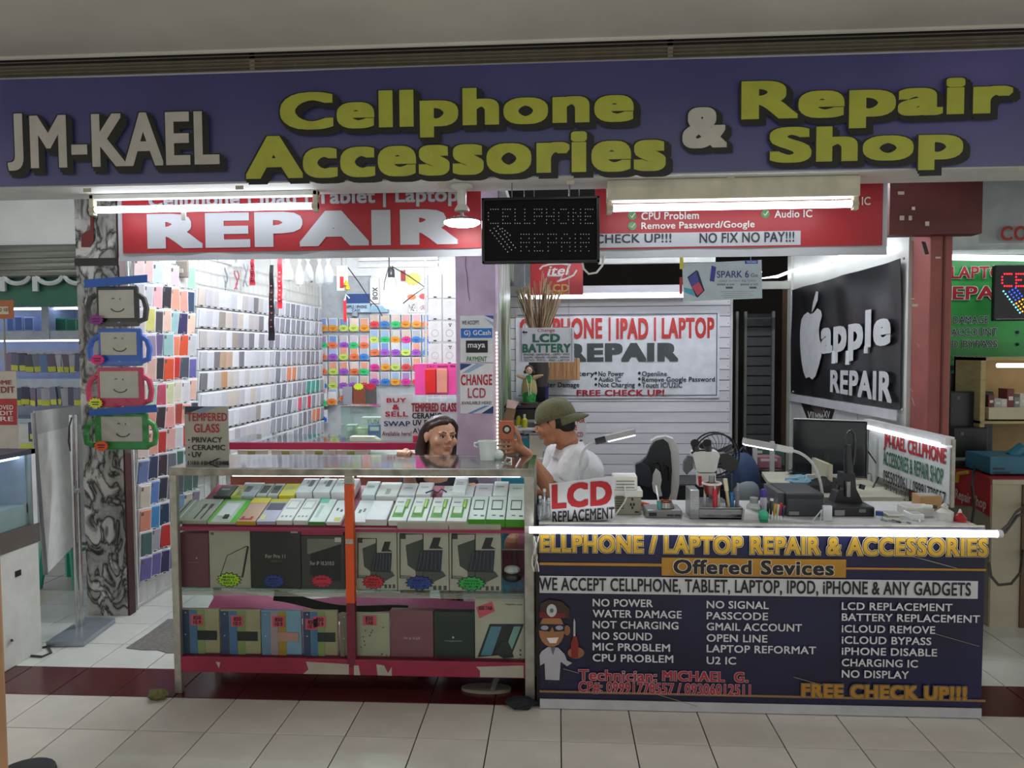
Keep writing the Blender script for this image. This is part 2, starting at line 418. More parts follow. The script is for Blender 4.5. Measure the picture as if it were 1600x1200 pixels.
# ---- red steel post with its beam
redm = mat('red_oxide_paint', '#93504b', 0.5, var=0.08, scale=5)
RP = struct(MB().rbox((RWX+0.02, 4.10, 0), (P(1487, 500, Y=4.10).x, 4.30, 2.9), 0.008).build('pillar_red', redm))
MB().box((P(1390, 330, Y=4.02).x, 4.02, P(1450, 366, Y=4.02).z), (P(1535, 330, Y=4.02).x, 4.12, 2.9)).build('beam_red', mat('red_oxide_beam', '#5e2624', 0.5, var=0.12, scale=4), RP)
MB().box((P(1473, 500, Y=4.09).x, 4.093, 1.0), (P(1476, 500, Y=4.09).x, 4.10, 2.35)).build('weld_seam', M('#5f2523'), RP)
for (x, y, w_, h_) in [(1403, 299, 10, 5), (1425, 323, 5, 5), (1406, 337, 7, 7), (1420, 337, 5, 7), (1446, 346, 6, 7)]:
    panel('tape_scrap', x, y, x+w_, y+h_, 4.014, M('#c9bdb0'), RP, 0.004)
for (x, y, w_, h_) in [(1424, 370, 6, 6), (1462, 401, 8, 3), (1426, 475, 8, 4), (1424, 466, 5, 2)]:
    panel('tape_scrap', x, y, x+w_, y+h_, 4.094, M('#c9bdb0'), RP, 0.004)
MB().prism([P(x, y, Y=4.094) for x, y in [(1440, 377), (1446, 378), (1452, 397), (1446, 398)]], (0, 0.004, 0)).build('paint_mark', M('#2a1614'), RP)
for a, b in [((1420, 601), (1426, 612)), ((1425, 622), (1429, 634)), ((1433, 537), (1437, 542))]:
    MB().tube([P(*a, Y=4.097), P(*b, Y=4.097)], 0.003, 4).build('scratch', M('#b9938f'), RP)
# outer skirts so that side views stay closed
struct(MB().box((-6, 9.4, 0), (6.5, 9.5, 3.1)).build('wall_far', mat('far_wall', '#4a4a4a', 0.9)))
# ================================================================== the big front banner
BN = thing('shop_banner', 'long blue fascia banner with chunky yellow and silver lettering', 'banner', (0, FY, 2.42))
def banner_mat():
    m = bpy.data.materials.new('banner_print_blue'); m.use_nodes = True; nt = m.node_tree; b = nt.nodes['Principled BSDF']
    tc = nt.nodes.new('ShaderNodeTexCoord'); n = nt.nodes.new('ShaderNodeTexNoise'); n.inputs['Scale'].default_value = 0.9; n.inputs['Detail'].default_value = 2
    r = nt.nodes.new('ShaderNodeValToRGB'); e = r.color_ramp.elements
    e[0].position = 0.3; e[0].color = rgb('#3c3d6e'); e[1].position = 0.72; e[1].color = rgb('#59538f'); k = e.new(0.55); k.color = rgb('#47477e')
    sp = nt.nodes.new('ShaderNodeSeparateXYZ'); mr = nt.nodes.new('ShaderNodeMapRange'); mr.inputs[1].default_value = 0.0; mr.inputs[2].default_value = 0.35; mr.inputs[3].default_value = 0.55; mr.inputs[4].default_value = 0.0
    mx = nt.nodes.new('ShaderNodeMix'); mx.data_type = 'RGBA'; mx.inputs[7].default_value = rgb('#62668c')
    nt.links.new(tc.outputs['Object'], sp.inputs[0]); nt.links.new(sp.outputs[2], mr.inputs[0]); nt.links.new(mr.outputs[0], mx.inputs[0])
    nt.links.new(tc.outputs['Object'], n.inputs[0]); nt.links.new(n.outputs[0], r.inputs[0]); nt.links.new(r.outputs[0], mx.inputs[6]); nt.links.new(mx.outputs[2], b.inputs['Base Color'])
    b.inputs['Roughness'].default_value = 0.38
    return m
def bsurf(u, v):
    x = -3.3+6.6*u; z = 2.42+0.505*v
    y = FY-0.014-0.0035*math.sin(x*2.1+v*2)-0.002*math.sin(x*7+v*5)*(1-v)
    return Vector((x, y, z))
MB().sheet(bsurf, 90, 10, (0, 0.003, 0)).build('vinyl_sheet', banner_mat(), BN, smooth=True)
MB().tube([(-3.3, FY-0.010, 2.928), (3.3, FY-0.010, 2.928)], 0.005, 6).build('top_hem', M('#a9a9b4'), BN)
BY = FY-0.028
ylw, ylw2 = M('#aeb33f', 0.4), M('#dde07a', 0.4); blk = M('#14150f', 0.5); sil = M('#bdb9b0', 0.4); silL = M('#dcdad4', 0.4)
def bigtext(s, x0, y0, x1, y1, m, b=0.055, **k):
    text(s, fr(x0, y0, x1, y1, BY), m, BN, bold=b, layer=4, outline=[(0.035, blk, (0.055*40/(x1-x0)*3.2, -0.10)), (0.035, blk, (0.03*40/(x1-x0)*3.2, -0.05)), (0.022, blk, (0, 0))], res=5, **k)
bigtext('J', 12, 178, 37, 267, sil, 0.03)
bigtext('M-KAEL', 48, 177, 343, 260, sil, 0.03)
bigtext('Cellphone', 438, 138, 990, 214, ylw, 0.05)
bigtext('Accessories', 384, 206, 1040, 274, ylw, 0.05)
bigtext('&', 1066, 168, 1136, 232, sil, 0.05)
bigtext('Repair', 1158, 122, 1582, 200, ylw, 0.05)
bigtext('Shop', 1202, 196, 1504, 268, ylw, 0.05)
for x, y in [(136, 297), (374, 293), (690, 288), (891, 285), (1142, 279), (1441, 275), (1597, 264)]:
    panel('tape_square', x-6, y-3, x+6, y+3, FY-0.026, M('#b4b2a0'), BN, 0.003)
# ================================================================== red REPAIR banners behind the beam
RY = FY+0.33
redp = mat('banner_print_red', '#a31f2b', 0.45, var=0.05, scale=3); whp = mat('banner_print_white', '#b6bbc4', 0.45, var=0.04, scale=3)
RB = thing('repair_banner', 'red banner with giant white block letters hung over the phone-case shop', 'banner', (P(470, 395, Y=RY).x, RY, P(470, 400, Y=RY).z))
bl, br_, tl = fr(184, 250, 752, 404, RY)
MB().sheet(lambda u, v: Vector((bl.x+(br_.x-bl.x)*u, RY+0.004*math.sin(u*17)+0.003*math.sin(u*41+v*3), bl.z+(tl.z-bl.z)*v)), 60, 8, (0, 0.003, 0)).build('vinyl_border', whp, RB, smooth=True)
MB().box((P(192, 330, Y=RY).x, RY-0.009, P(470, 392, Y=RY).z), (P(752, 330, Y=RY).x, RY-0.006, tl.z)).build('red_field', redp, RB)
text('REPAIR', fr(230, 330, 716, 385, RY-0.012), whp, RB, bold=0.06, layer=1)
text('Cellphone | Ipad | Tablet | Laptop', fr(232, 296, 716, 326, RY-0.012), whp, RB, bold=0.02, outline=0.02, om=M('#8a8f9a'))
RB2 = thing('service_banner', 'red banner with ticked repair list and white no-pay strip over workbench', 'banner', (P(1150, 395, Y=RY).x, RY, P(1150, 398, Y=RY).z))
bl, br_, tl = fr(930, 250, 1387, 401, RY)
MB().sheet(lambda u, v: Vector((bl.x+(br_.x-bl.x)*u, RY+0.003*math.sin(u*15), bl.z+(tl.z-bl.z)*v)), 50, 8, (0, 0.003, 0)).build('vinyl_border', whp, RB2, smooth=True)
MB().box((bl.x, RY-0.009, P(1150, 387, Y=RY).z), (P(1378, 340, Y=RY).x, RY-0.006, tl.z)).build('red_field', redp, RB2)
panel('white_strip', 930, 363, 1251, 385, RY-0.011, whp, RB2, 0.002)
ink = M('#232838', 0.5)
text('FREE CHECK UP!!!', fr(880, 366, 1049, 380, RY-0.0125), ink, RB2, bold=0.02)
text('NO FIX NO PAY!!!', fr(1093, 363, 1241, 379, RY-0.0125), ink, RB2, bold=0.02)
text('CPU Problem', fr(1002, 331, 1092, 343, RY-0.0125), M('#d8d4d2'), RB2, bold=0.02)
text('Remove Password/Google', fr(1002, 346, 1179, 360, RY-0.0125), M('#d8d4d2'), RB2, bold=0.02)
text('Audio IC', fr(1210, 328, 1269, 340, RY-0.0125), M('#d8d4d2'), RB2, bold=0.02)
text('Power IC', fr(1300, 308, 1360, 321, RY-0.0125), M('#d8d4d2'), RB2, bold=0.02)
grn = M('#4d8a4f')
for x, y in [(988, 337), (988, 353), (1196, 334)]:
    c = P(x, y, Y=RY-0.012); k = MB(); pts = [(c.x+0.021*math.cos(a*math.pi/9), c.y, c.z+0.021*math.sin(a*math.pi/9)) for a in range(18)]
    k.prism(pts, (0, 0.002, 0)).build('tick_disc', grn, RB2)
    MB().tube([(c.x-0.010, c.y-0.003, c.z), (c.x-0.003, c.y-0.003, c.z-0.009), (c.x+0.013, c.y-0.003, c.z+0.012)], 0.003, 5).build('tick_mark', M('#e6e6e2'), RB2)
for t_, xa, xb in ((RB, 200, 740), (RB2, 940, 1375)):
    MB().box((P(xa, 330, Y=RY).x, FY+0.27, 2.44), (P(xb, 330, Y=RY).x, RY+0.004, 2.46)).build('hanging_batten', M('#8d8a80'), t_)
# ================================================================== fluorescent battens under the fascia
tube_g = glow('fluorescent_glow', '#f4f8ff', 9.0)
bat = mat('batten_cream', '#c9c4b0', 0.5)
def batten(name, label, x0, x1, y, Y, cover, group='tubes under the shop fascia'):
    a, b = P(x0, y, Y=Y), P(x1, y, Y=Y); z = (a.z+b.z)/2
    t = thing(name, label, 'lamp', ((a.x+b.x)/2, Y, z), group=group)
    MB().tube([(a.x, Y, z), (b.x, Y, z)], 0.0165, 14).build('tube', tube_g, t, smooth=True)
    for x, s_ in ((a.x, -1), (b.x, 1)):
        MB().tube([(x, Y, z), (x+s_*0.03, Y, z)], 0.017, 12).build('tube_cap', M('#b9b5a2'), t)
        MB().rbox((x+s_*0.018-0.012, Y-0.012, z-0.028), (x+s_*0.018+0.012, Y+0.02, 2.415), 0.003).build('lamp_holder', bat, t)
    if cover:
        MB().rbox((a.x-0.03, Y-0.03, z+0.03), (b.x+0.03, Y+0.05, 2.414), 0.006).build('batten', bat, t)
    else:
        MB().rbox((a.x-0.03, Y-0.012, 2.388), (b.x+0.03, Y+0.035, 2.414), 0.004).build('batten', M('#d6d6d2'), t)
    return t
t1 = batten('fluorescent_tube', 'bare fluorescent tube below the fascia in front of the giant white letters', 150, 488, 325, FY+0.17, False)
MB().rbox(tuple(P(283, 344, Y=FY+0.165)), tuple(P(291, 326, Y=FY+0.175)), 0.002).build('clip', M('#e8e8e8'), t1)
batten('fluorescent_tube', 'fluorescent tube with cream batten below the fascia above the ticked service list', 958, 1330, 322, FY+0.10, True)
# ---- round LED ceiling lamp hanging from the fascia
RL = thing('round_lamp', 'white dish-shaped LED lamp hanging under the fascia beside the black LED board', 'lamp', tuple(P(722, 345, Y=FY+0.12)))
c = P(722, 345, Y=FY+0.12); wpl = M('#d9d9d4', 0.35)
MB().lathe([(0.055, 2.413-c.z), (0.055, 2.40-c.z), (0.024, 2.385-c.z), (0.022, 2.33-c.z-0.01), (0.036, 0.055), (0.036, 0.045), (0.01, 0.04)], c, 20).build('lamp_base', wpl, RL, smooth=True)
MB().tube([(c.x, c.y, c.z+0.05), (c.x, c.y, c.z+0.01)], 0.008, 8).build('stem', M('#aaaaaa'), RL)
MB().lathe([(0.012, 0.018), (0.05, 0.014), (0.08, 0.004), (0.086, -0.004)], c, 28).build('lamp_back', M('#8a8a88', 0.3), RL, smooth=True)
MB().lathe([(0.086, -0.004), (0.087, -0.012), (0.07, -0.022), (0.0001, -0.025)], c, 28).build('diffuser', glow('led_disc_glow', '#ffffff', 22.0), RL, smooth=True)
for k in range(7):
    a = k*0.9; MB().ball((c.x+0.02*math.cos(a)*(1+k % 2), c.y-0.02+0.012*math.sin(a), c.z+0.018), 0.0035, 6, 4).build('vent_hole', M('#f2f2f2'), RL)
# ---- LED dot board, unlit look with pale dots
LB = thing('led_board', 'black LED dot board hung between the two red banners', 'sign', tuple(P(845, 412, Y=FY+0.10)))
ly = FY+0.09
bl, br_, tl = fr(753, 308, 937, 411, ly)
MB().rbox((bl.x, ly, bl.z), (br_.x, ly+0.035, tl.z), 0.006).build('board', M('#0b0c10', 0.6, spec=0.15), LB)
for a, b in (((bl.x, bl.z), (br_.x, bl.z+0.014)), ((bl.x, tl.z-0.014), (br_.x, tl.z)), ((bl.x, bl.z), (bl.x+0.014, tl.z)), ((br_.x-0.014, bl.z), (br_.x, tl.z))):
    MB().rbox((a[0], ly-0.010, a[1]), (b[0], ly, b[1]), 0.003).build('frame', M('#0d0e11', 0.15), LB)
G5 = {'C': ['01111', '10000', '10000', '10000', '01111'], 'E': ['1111', '1000', '1110', '1000', '1111'], 'L': ['100', '100', '100', '100', '111'],
      'P': ['1111', '1001', '1111', '1000', '1000'], 'H': ['1001', '1001', '1111', '1001', '1001'], 'O': ['01110', '10001', '10001', '10001', '01110'],
      'N': ['1001', '1101', '1011', '1001', '1001'], 'R': ['1111', '1001', '1111', '1010', '1001'], 'A': ['0110', '1001', '1111', '1001', '1001'], 'I': ['1', '1', '1', '1', '1']}
dots = MB()
def dotword(s, x0, x1, y0, y1):
    cols = sum(len(G5[c_][0])+1 for c_ in s)-1; q = 0
    for c_ in s:
        g = G5[c_]
        for r_ in range(5):
            for k in range(len(g[0])):
                if g[r_][k] == '1':
                    p = P(x0+(x1-x0)*(q+k)/(cols-1), y0+(y1-y0)*r_/4, Y=ly-0.002); dots.ball(p, 0.0027, 5, 3)
        q += len(g[0])+1
dotword('CELLPHONE', 763, 926, 327, 349); dotword('REPAIR', 814, 920, 366, 392)
for i in range(3):
    for j in range(9):
        p = P(766+i*7+j*3.4-i*1.0, 360+j*4.2-i*3.2+ (0), Y=ly-0.002); dots.ball(p, 0.0032, 5, 3)
for j in range(4):
    p = P(785+j*4.0, 359+j*3.5-2, Y=ly-0.002); dots.ball(p, 0.0032, 5, 3)
o = dots.build('led_dots', M('#dfe3e0', 0.3), LB); o['kind'] = 'stuff'
MB().tube([P(910, 410, Y=ly+0.02), P(912, 420, Y=ly+0.02), P(920, 428, Y=ly+0.02), P(932, 426, Y=ly+0.02), P(941, 415, Y=ly+0.02), P(944, 400, Y=ly+0.02)], 0.005, 8).build('power_cable', M('#e9e9e6'), LB, smooth=True)
for x in (800, 890):
    MB().tube([(P(x, 310, Y=ly+0.015).x, ly+0.015, tl.z), (P(x, 310, Y=ly+0.015).x, ly+0.015, 2.416)], 0.003, 6).build('hanger', M('#777777'), LB)
# ================================================================== phone cases on the side wall
def pbox(name, x0, y0, x1, y1, Y, d, m, parent=None, r=0.003, smooth=False):
    bl, br, tl = fr(x0, y0, x1, y1, Y)
    return MB().rbox((bl.x, Y, bl.z), (br.x, Y+d, tl.z), r).build(name, m, parent)
wire = mat('white_wire', '#dcdcda', 0.4)
grid = thing('wire_grid', 'white wire grid panels covering the long side wall of phone cases', 'rack', (LWX, 6.3, 0.05))
k = MB()
for i in range(38):
    y = 4.46+0.1*i; k.tube([(LWX+0.012, y, 0.02), (LWX+0.012, y, 2.35)], 0.0025, 4)
for j in range(24):
    z = 0.03+0.1*j; k.tube([(LWX+0.015, 4.43, z), (LWX+0.015, 8.2, z)], 0.0025, 4)
o = k.build('wire_mesh', wire, grid); o['kind'] = 'stuff'
for y in (4.44, 5.2, 6.1, 7.1, 8.2):
    MB().box((LWX+0.0, y-0.006, 0.0), (LWX+0.02, y+0.006, 2.36)).build('frame_bar', wire, grid)
sleeve_m = mat('clear_sleeve', '#e4e6ea', 0.25, var=0.05, scale=30); sleeve_c = clear('sleeve_film', '#ffffff', 0.03, 0.12)
lab_w = M('#eceae6'); lab_k = M('#181818')
# one pack, width along x, face towards -y, top at origin
def pack_meshes(w_, h_):
    s = MB().rbox((-w_/2, 0.004, -h_), (w_/2, 0.014, 0), 0.004).mesh('sleeve', sleeve_m)
    c = MB(); cw, ch = w_*0.40, h_*0.43
    c.rbox((-cw, -0.005, -h_*0.5-ch), (cw, 0.005, -h_*0.5+ch), 0.009)
    c = c.mesh('case', M('#c9c9cc'))
    cm = MB().rbox((-cw+0.006, -0.007, -h_*0.5+ch-0.032), (-cw+0.02, -0.004, -h_*0.5+ch-0.008), 0.002).mesh('camera_hole', M('#6d6a6a'))
    b = MB().box((-0.017, -0.0075, -h_+0.004), (0.017, -0.0045, -h_+0.016)).mat(1).box((-0.010, -0.0085, -h_+0.007), (0.010, -0.0072, -h_+0.013)).mesh('barcode_label', [lab_w, lab_k])
    hk = MB().tube([(0, 0.03, 0.012), (0, -0.012, 0.010)], 0.002, 5).mesh('hook', wire)
    return s, c, cm, b, hk
PM = pack_meshes(0.088, 0.168)
cols_near = [['#e9d2cf', '#e8c9c6', '#cfe0df', '#ead9d2', '#e7c6cf'], ['#dcdcde', '#ced0d6', '#f0b8bd', '#343336', '#f2a893'], ['#d9d6d2', '#e6e28a', '#555459', '#eecdb9', '#a9cfd2'],
             ['#e3cdd3', '#9f8fa6', '#6b5f88', '#9fc9c9', '#e8896b'], ['#ece8d2', '#efc4b6', '#3d3a40', '#e25b3a', '#c8362f'], ['#cfc9c2', '#a8d3bd', '#cb5b72', '#d9dcae', '#e9e0cf'],
             ['#efb7a0', '#e6a18a', '#4a4044', '#eaa39c', '#a7433c'], ['#e9d5cf', '#e2a896', '#c6473f', '#ebb9b0', '#cfd3d6'], ['#6e7fae', '#3d4660', '#4b4348', '#6a7079', '#4e6f66'],
             ['#d9cfbf', '#6386c2', '#3c3f4c', '#77798a', '#555b66'], ['#e2977d', '#4a96d0', '#2d4560', '#3e3f7a', '#7fa0c9'], ['#4b6a66', '#b3b6bf', '#c8322f', '#d98ba0', '#b9c0cc'], ['#6a66a6', '#6a66a6', '#39335f', '#6a66a6', '#6a66a6']]
cname = {'#': ''}
def cword(h):
    r, g, b = [int(h[i:i+2], 16) for i in (1, 3, 5)]; mx, mn = max(r, g, b), min(r, g, b)
    if mx-mn < 26: return 'charcoal' if mx < 95 else 'grey' if mx < 190 else 'pale grey'
    if r >= g and r >= b:
        if b > g+8: return 'pink' if r > 170 else 'plum'
        if g > 0.85*r: return 'yellow' if r > 190 else 'olive'
        if g > 0.62*r: return 'peach' if r > 180 else 'tan'
        return 'coral' if g > 0.5*r and r > 200 else 'red'
    if g >= r and g >= b: return 'mint' if g > 180 else 'green'
    return 'light blue' if g > r and b > 150 else 'blue' if g >= r else 'purple'
RTOP, RP_ = 2.22, 0.158
for r_ in range(13):
    for c_ in range(7):
        h = cols_near[r_][c_] if c_ < 5 else cols_near[(r_*5+3*c_) % 13][(r_+c_) % 5]; y = 4.485+0.108*c_+random.uniform(-0.008, 0.008)
        t = thing('phone_case_pack', '%s phone case in the %s hanging row, %s from the marbled pillar' % (cword(h), ordn(r_), ordn(c_)), 'phone case',
                  (LWX+0.06, y, RTOP-RP_*r_+random.uniform(-0.01, 0.01)-0.012*c_*0), group='coloured phone cases beside the marbled pillar')
        t.rotation_euler = (math.radians(random.uniform(3, 9)), math.radians(random.uniform(-2, 2)), math.radians(62+random.uniform(-7, 7)))
        obj('sleeve', PM[0], t); obj('case', PM[1], t, m=M(h, 0.3)); obj('camera_hole', PM[2], t); obj('barcode_label', PM[3], t); obj('hook', PM[4], t)
# pale boxed cases further in: one mesh each, three materials
def pack_far(w_, h_):
    k = MB().rbox((-w_/2, 0.004, -h_), (w_/2, 0.03, 0), 0.004)
    k.mat(1).rbox((-w_*0.40, -0.004, -h_*0.93), (w_*0.40, 0.005, -h_*0.07), 0.008)
    k.mat(2).box((-0.012, -0.006, -h_+0.002), (0.012, -0.003, -h_+0.011))
    return k.mesh('boxed_case', [mat('clear_box', '#eceef2', 0.2, var=0.03), M('#c9c9cc', 0.3), lab_k])
PF = pack_far(0.094, 0.146)
mid = ['#d3d4da', '#bdbcc4', '#c8c5c6', '#d5d6de', '#b7b2b2', '#dadbe2', '#c3c4cc', '#cabfb6', '#a8a6ad', '#d8d9e0']
far = ['#a7a8b4', '#8f8f9c', '#b9bac6', '#7f808d', '#c6c7d2', '#9b9caa']
acc = {(4, 15): '#e08a66', (4, 16): '#e08a66', (5, 19): '#3f9a8d', (5, 20): '#4aa79b', (5, 21): '#3f9a8d', (6, 17): '#d9607a', (6, 19): '#d6485a', (7, 20): '#e28763', (7, 21): '#dd7a58', (3, 3): '#b89a80', (3, 4): '#c2a58f', (4, 3): '#b98f6c'}
for r_ in range(9):
    for c_ in range(23):
        y = 5.31+0.108*c_ if c_ < 12 else 6.63+0.142*(c_-12)
        h = acc.get((r_, c_)) or (random.choice(mid) if c_ < 12 else random.choice(far))
        if random.random() < 0.07: h = random.choice(['#8d8a92', '#9b938d', '#77757c'])
        o = obj('boxed_phone_case', PF, None, (LWX+0.058, y, 2.10-0.156*r_), (math.radians(random.uniform(2, 6)), math.radians(random.uniform(-2, 2)), math.radians(74 if c_ < 12 else 84)+random.uniform(-.05, .05)))
        o.material_slots[1].link = 'OBJECT'; o.material_slots[1].material = M(h, 0.3)
        tag(o, '%s boxed phone case, side wall row %s, %s from the coloured cases' % (cword(h), ordn(r_), ordn(c_)), 'phone case', 'boxed phone cases along the side wall')
# ================================================================== tagged cases on the back wall
tagc = ['#3f86d6', '#ef7a48', '#cfe86a', '#e2474f', '#e5379b', '#f0a22e', '#35d07c', '#a85ccd']
tn = {'#3f86d6': 'blue', '#ef7a48': 'orange', '#cfe86a': 'lime', '#e2474f': 'red', '#e5379b': 'pink', '#f0a22e': 'amber', '#35d07c': 'green', '#a85ccd': 'violet'}
TS = MB().rbox((-0.052, 0.0, -0.15), (0.052, 0.028, 0), 0.004).mesh('sleeve', mat('clear_box_b', '#e3e4ea', 0.2, var=0.05))
TC = MB().rbox((-0.038, -0.010, -0.135), (0.038, 0.0, -0.008), 0.008).mesh('case', M('#c9c9cc'))
TB = MB().prism(burst((0, -0.018, -0.112), 0.062, 0.042, 11), (0, 0.003, 0)).mat(1).box((-0.028, -0.0205, -0.113), (0.026, -0.0185, -0.108)).box((-0.014, -0.0205, -0.126), (0.012, -0.0185, -0.122)).mesh('price_tag', [M('#ffffff'), M('#2b2b30')])
casec = ['#7d9ad1', '#a7c0e6', '#d8dbe0', '#eab0bc', '#d9c5b3', '#f0d9d0', '#b9bcc6', '#eaa58d', '#a98cc0', '#cfcad6']
rows_l = [497, 524, 542, 565, 587, 607]; rows_r = [491, 515, 535, 558, 581, 606]
for r_ in range(6):
    for c_ in range(11):
        if r_ == 5 and 4 <= c_: continue
        left = c_ < 5
        x = 504+16.3*c_ if left else 585+16.4*(c_-5)
        yy = rows_l[r_] if left else rows_r[r_]
        p = P(x, yy, Y=LBY-0.05); h = random.choice(tagc); ch = random.choice(casec)
        t = thing('tagged_phone_case', 'boxed phone case with %s burst tag, back wall row %s, %s from corner' % (tn[h], ordn(r_), ordn(c_)), 'phone case', tuple(p), group='price-tagged phone cases on the back wall')
        t.rotation_euler = (math.radians(random.uniform(2, 8)), math.radians(random.uniform(-3, 3)), 0)
        obj('sleeve', TS, t); obj('case', TC, t, m=M(ch, 0.3)); obj('price_tag', TB, t, m=M(h, 0.5))
# bottom row: three plain cases with tags over them, and stragglers
for i, (x0, x1, h, th, lab) in enumerate([(535, 550, '#9b9ca6', None, 'silver-grey phone case hanging low at the end of the tagged rows'), (551, 570, '#8a4a35', '#d8ee3a', 'brown phone case under a lime burst tag, low on the back wall'), (571, 588, '#55504f', '#c5283c', 'charcoal phone case under a crimson burst tag, low on the back wall')]):
    bl, br_, tl = fr(x0, 604, x1, 633, LBY-0.12)
    t = thing('phone_case', lab, 'phone case', ((bl.x+br_.x)/2, LBY-0.12, bl.z))
    MB().rbox((bl.x, LBY-0.12, bl.z), (br_.x, LBY-0.10, tl.z), 0.012).build('case', M(h, 0.3), t)
    MB().tube([((bl.x+br_.x)/2, LBY-0.11, tl.z), ((bl.x+br_.x)/2, LBY, tl.z+0.02)], 0.003, 5).build('hook', wire, t)
    if th: MB().prism(burst(((bl.x+br_.x)/2, LBY-0.125, tl.z-0.0), 0.062, 0.042, 11), (0, 0.003, 0)).build('price_tag', M(th), t)
for i, (x, y, h, lab) in enumerate([(499, 603, '#cfe83a', 'lime burst tag on a case low in the wall corner'), (504, 630, '#35d07c', 'green burst tag on a case below the lime one'), (519, 628, '#f0862e', 'orange burst tag on a white case over the wire grid'), (504, 656, '#2f6fd6', 'blue burst tag on the lowest hanging white case')]):
    p = P(x, y-16, Y=LBY-0.10)
    t = thing('phone_case', lab, 'phone case', tuple(p)); obj('sleeve', TS, t); obj('case', TC, t, m=M('#e3e4e6', 0.3)); obj('price_tag', TB, t, m=M(h, 0.5))
    MB().tube([(p.x, LBY-0.08, p.z-0.01), (p.x, LBY, p.z)], 0.003, 5).build('hook', wire, t)
# white boxed magnetic cases, two columns beside the lilac column
BY2 = 5.9
wbx = [(669, 691), (692, 713)]; wby = [(427, 466), (467, 500), (502, 534), (537, 569)]
gb = thing('grid_rack', 'white wire grid holding white case boxes beside the lilac column', 'rack', tuple(P(690, 600, Y=BY2+0.05)))
k = MB()
bl, br_, tl = fr(664, 398, 722, 640, BY2+0.045)
for i in range(6): k.tube([(bl.x+(br_.x-bl.x)*i/5, BY2+0.045, bl.z), (bl.x+(br_.x-bl.x)*i/5, BY2+0.045, tl.z)], 0.0025, 4)
for i in range(14): k.tube([(bl.x, BY2+0.048, bl.z+(tl.z-bl.z)*i/13), (br_.x, BY2+0.048, bl.z+(tl.z-bl.z)*i/13)], 0.0025, 4)
o = k.build('wire_mesh', wire, gb); o['kind'] = 'stuff'
MB().box((bl.x, BY2+0.05, 0.0), (bl.x+0.015, BY2+0.06, tl.z)).build('upright', wire, gb); MB().box((br_.x-0.015, BY2+0.05, 0.0), (br_.x, BY2+0.06, tl.z)).build('upright', wire, gb)
for r_, (y0, y1) in enumerate(wby):
    for c_, (x0, x1) in enumerate(wbx):
        bl, br_, tl = fr(x0, y0, x1-0.7, y1, BY2); cx = (bl.x+br_.x)/2
        t = thing('case_box', 'white case box with ring print, %s tier from top, %s column by lilac column' % (ordn(r_), 'outer' if c_ == 0 else 'inner'), 'box', (cx, BY2, bl.z), group='white case boxes beside the lilac column')
        MB().rbox((bl.x, BY2, bl.z), (br_.x, BY2+0.04, tl.z), 0.004).build('box', M('#e4e2e2', 0.35), t)
        zz = bl.z+(tl.z-bl.z)*0.42
        if r_ >= 2: MB().tube([(cx+0.028*math.cos(a*math.pi/8), BY2-0.001, zz+0.028*math.sin(a*math.pi/8)) for a in range(16)], 0.0015, 4, closed=True).build('ring_print', M('#a4a2a4'), t)
        for q in range(3):
            MB().ball((cx+(0.0, 0.014, 0.007)[q], BY2-0.001, tl.z-0.022-(0, 0, 0.014)[q]), 0.006 if (c_ == 1 and r_ >= 2) else 0.0025, 6, 4).build('lens_print', M('#4a4848' if (c_ == 1 and r_ >= 2) else '#a8a5a5'), t)
        MB().box((cx-0.012, BY2-0.004, bl.z+0.004), (cx+0.012, BY2, bl.z+0.014)).build('label', lab_k, t)
# ================================================================== upper back of the accessories half
ab = LBY-0.02
struct(MB().box((P(497, 420, Y=ab).x, ab-0.02, P(600, 431, Y=ab).z), (P(720, 420, Y=ab).x, ab+0.01, 2.73)).build('trim_shelf_head', M('#e6e8ea')))
bp = thing('backing_board', 'white board with shelf lip behind the hanging bulb on the back wall', 'board', tuple(P(650, 470, Y=ab)))
panel('board', 580, 402, 668, 492, ab-0.03, M('#dfe2e6'), bp, 0.02)
panel('ledge', 560, 400, 684, 407, ab-0.08, M('#f0f0f0'), bp, 0.06); panel('ledge', 560, 412, 684, 417, ab-0.08, M('#e6e6e6'), bp, 0.06)
sg = thing('case_sign', 'small blue and white sign standing above the tagged phone cases', 'sign', tuple(P(559, 487, Y=ab-0.06)))
panel('board', 539, 458, 578, 488, ab-0.06, M('#b7d0e6'), sg, 0.01); panel('blue_field', 541, 459, 578, 474, ab-0.063, M('#2b4a86'), sg, 0.002)
text('APPLE / IPHONE', fr(541, 477, 573, 482, ab-0.065), M('#22304f'), sg, bold=0.02); text('CASE', fr(550, 483, 563, 487, ab-0.065), M('#22304f'), sg, bold=0.02)
MB().box((P(552, 480, Y=ab).x, ab-0.05, sg.location.z-0.05), (P(560, 480, Y=ab).x, ab+0.02, sg.location.z+0.05)).build('stand', M('#9aa4ad'), sg)
vb = thing('upright_box', 'tall narrow white box with dark vertical lettering on the back wall', 'box', tuple(P(585, 470, Y=ab-0.1)))
pbox('box', 578, 434, 592, 474, ab-0.08, 0.05, M('#e2e2e2'), vb); bl, br_, tl = fr(582, 449, 590, 468, ab-0.085)
text('BOX', (bl+Vector((0, 0, 0)), tl, br_), M('#44464c'), vb, bold=0.03)
pbox('blue_foot', 578, 478, 606, 488, ab-0.1, 0.05, M('#8db4d0'), vb)
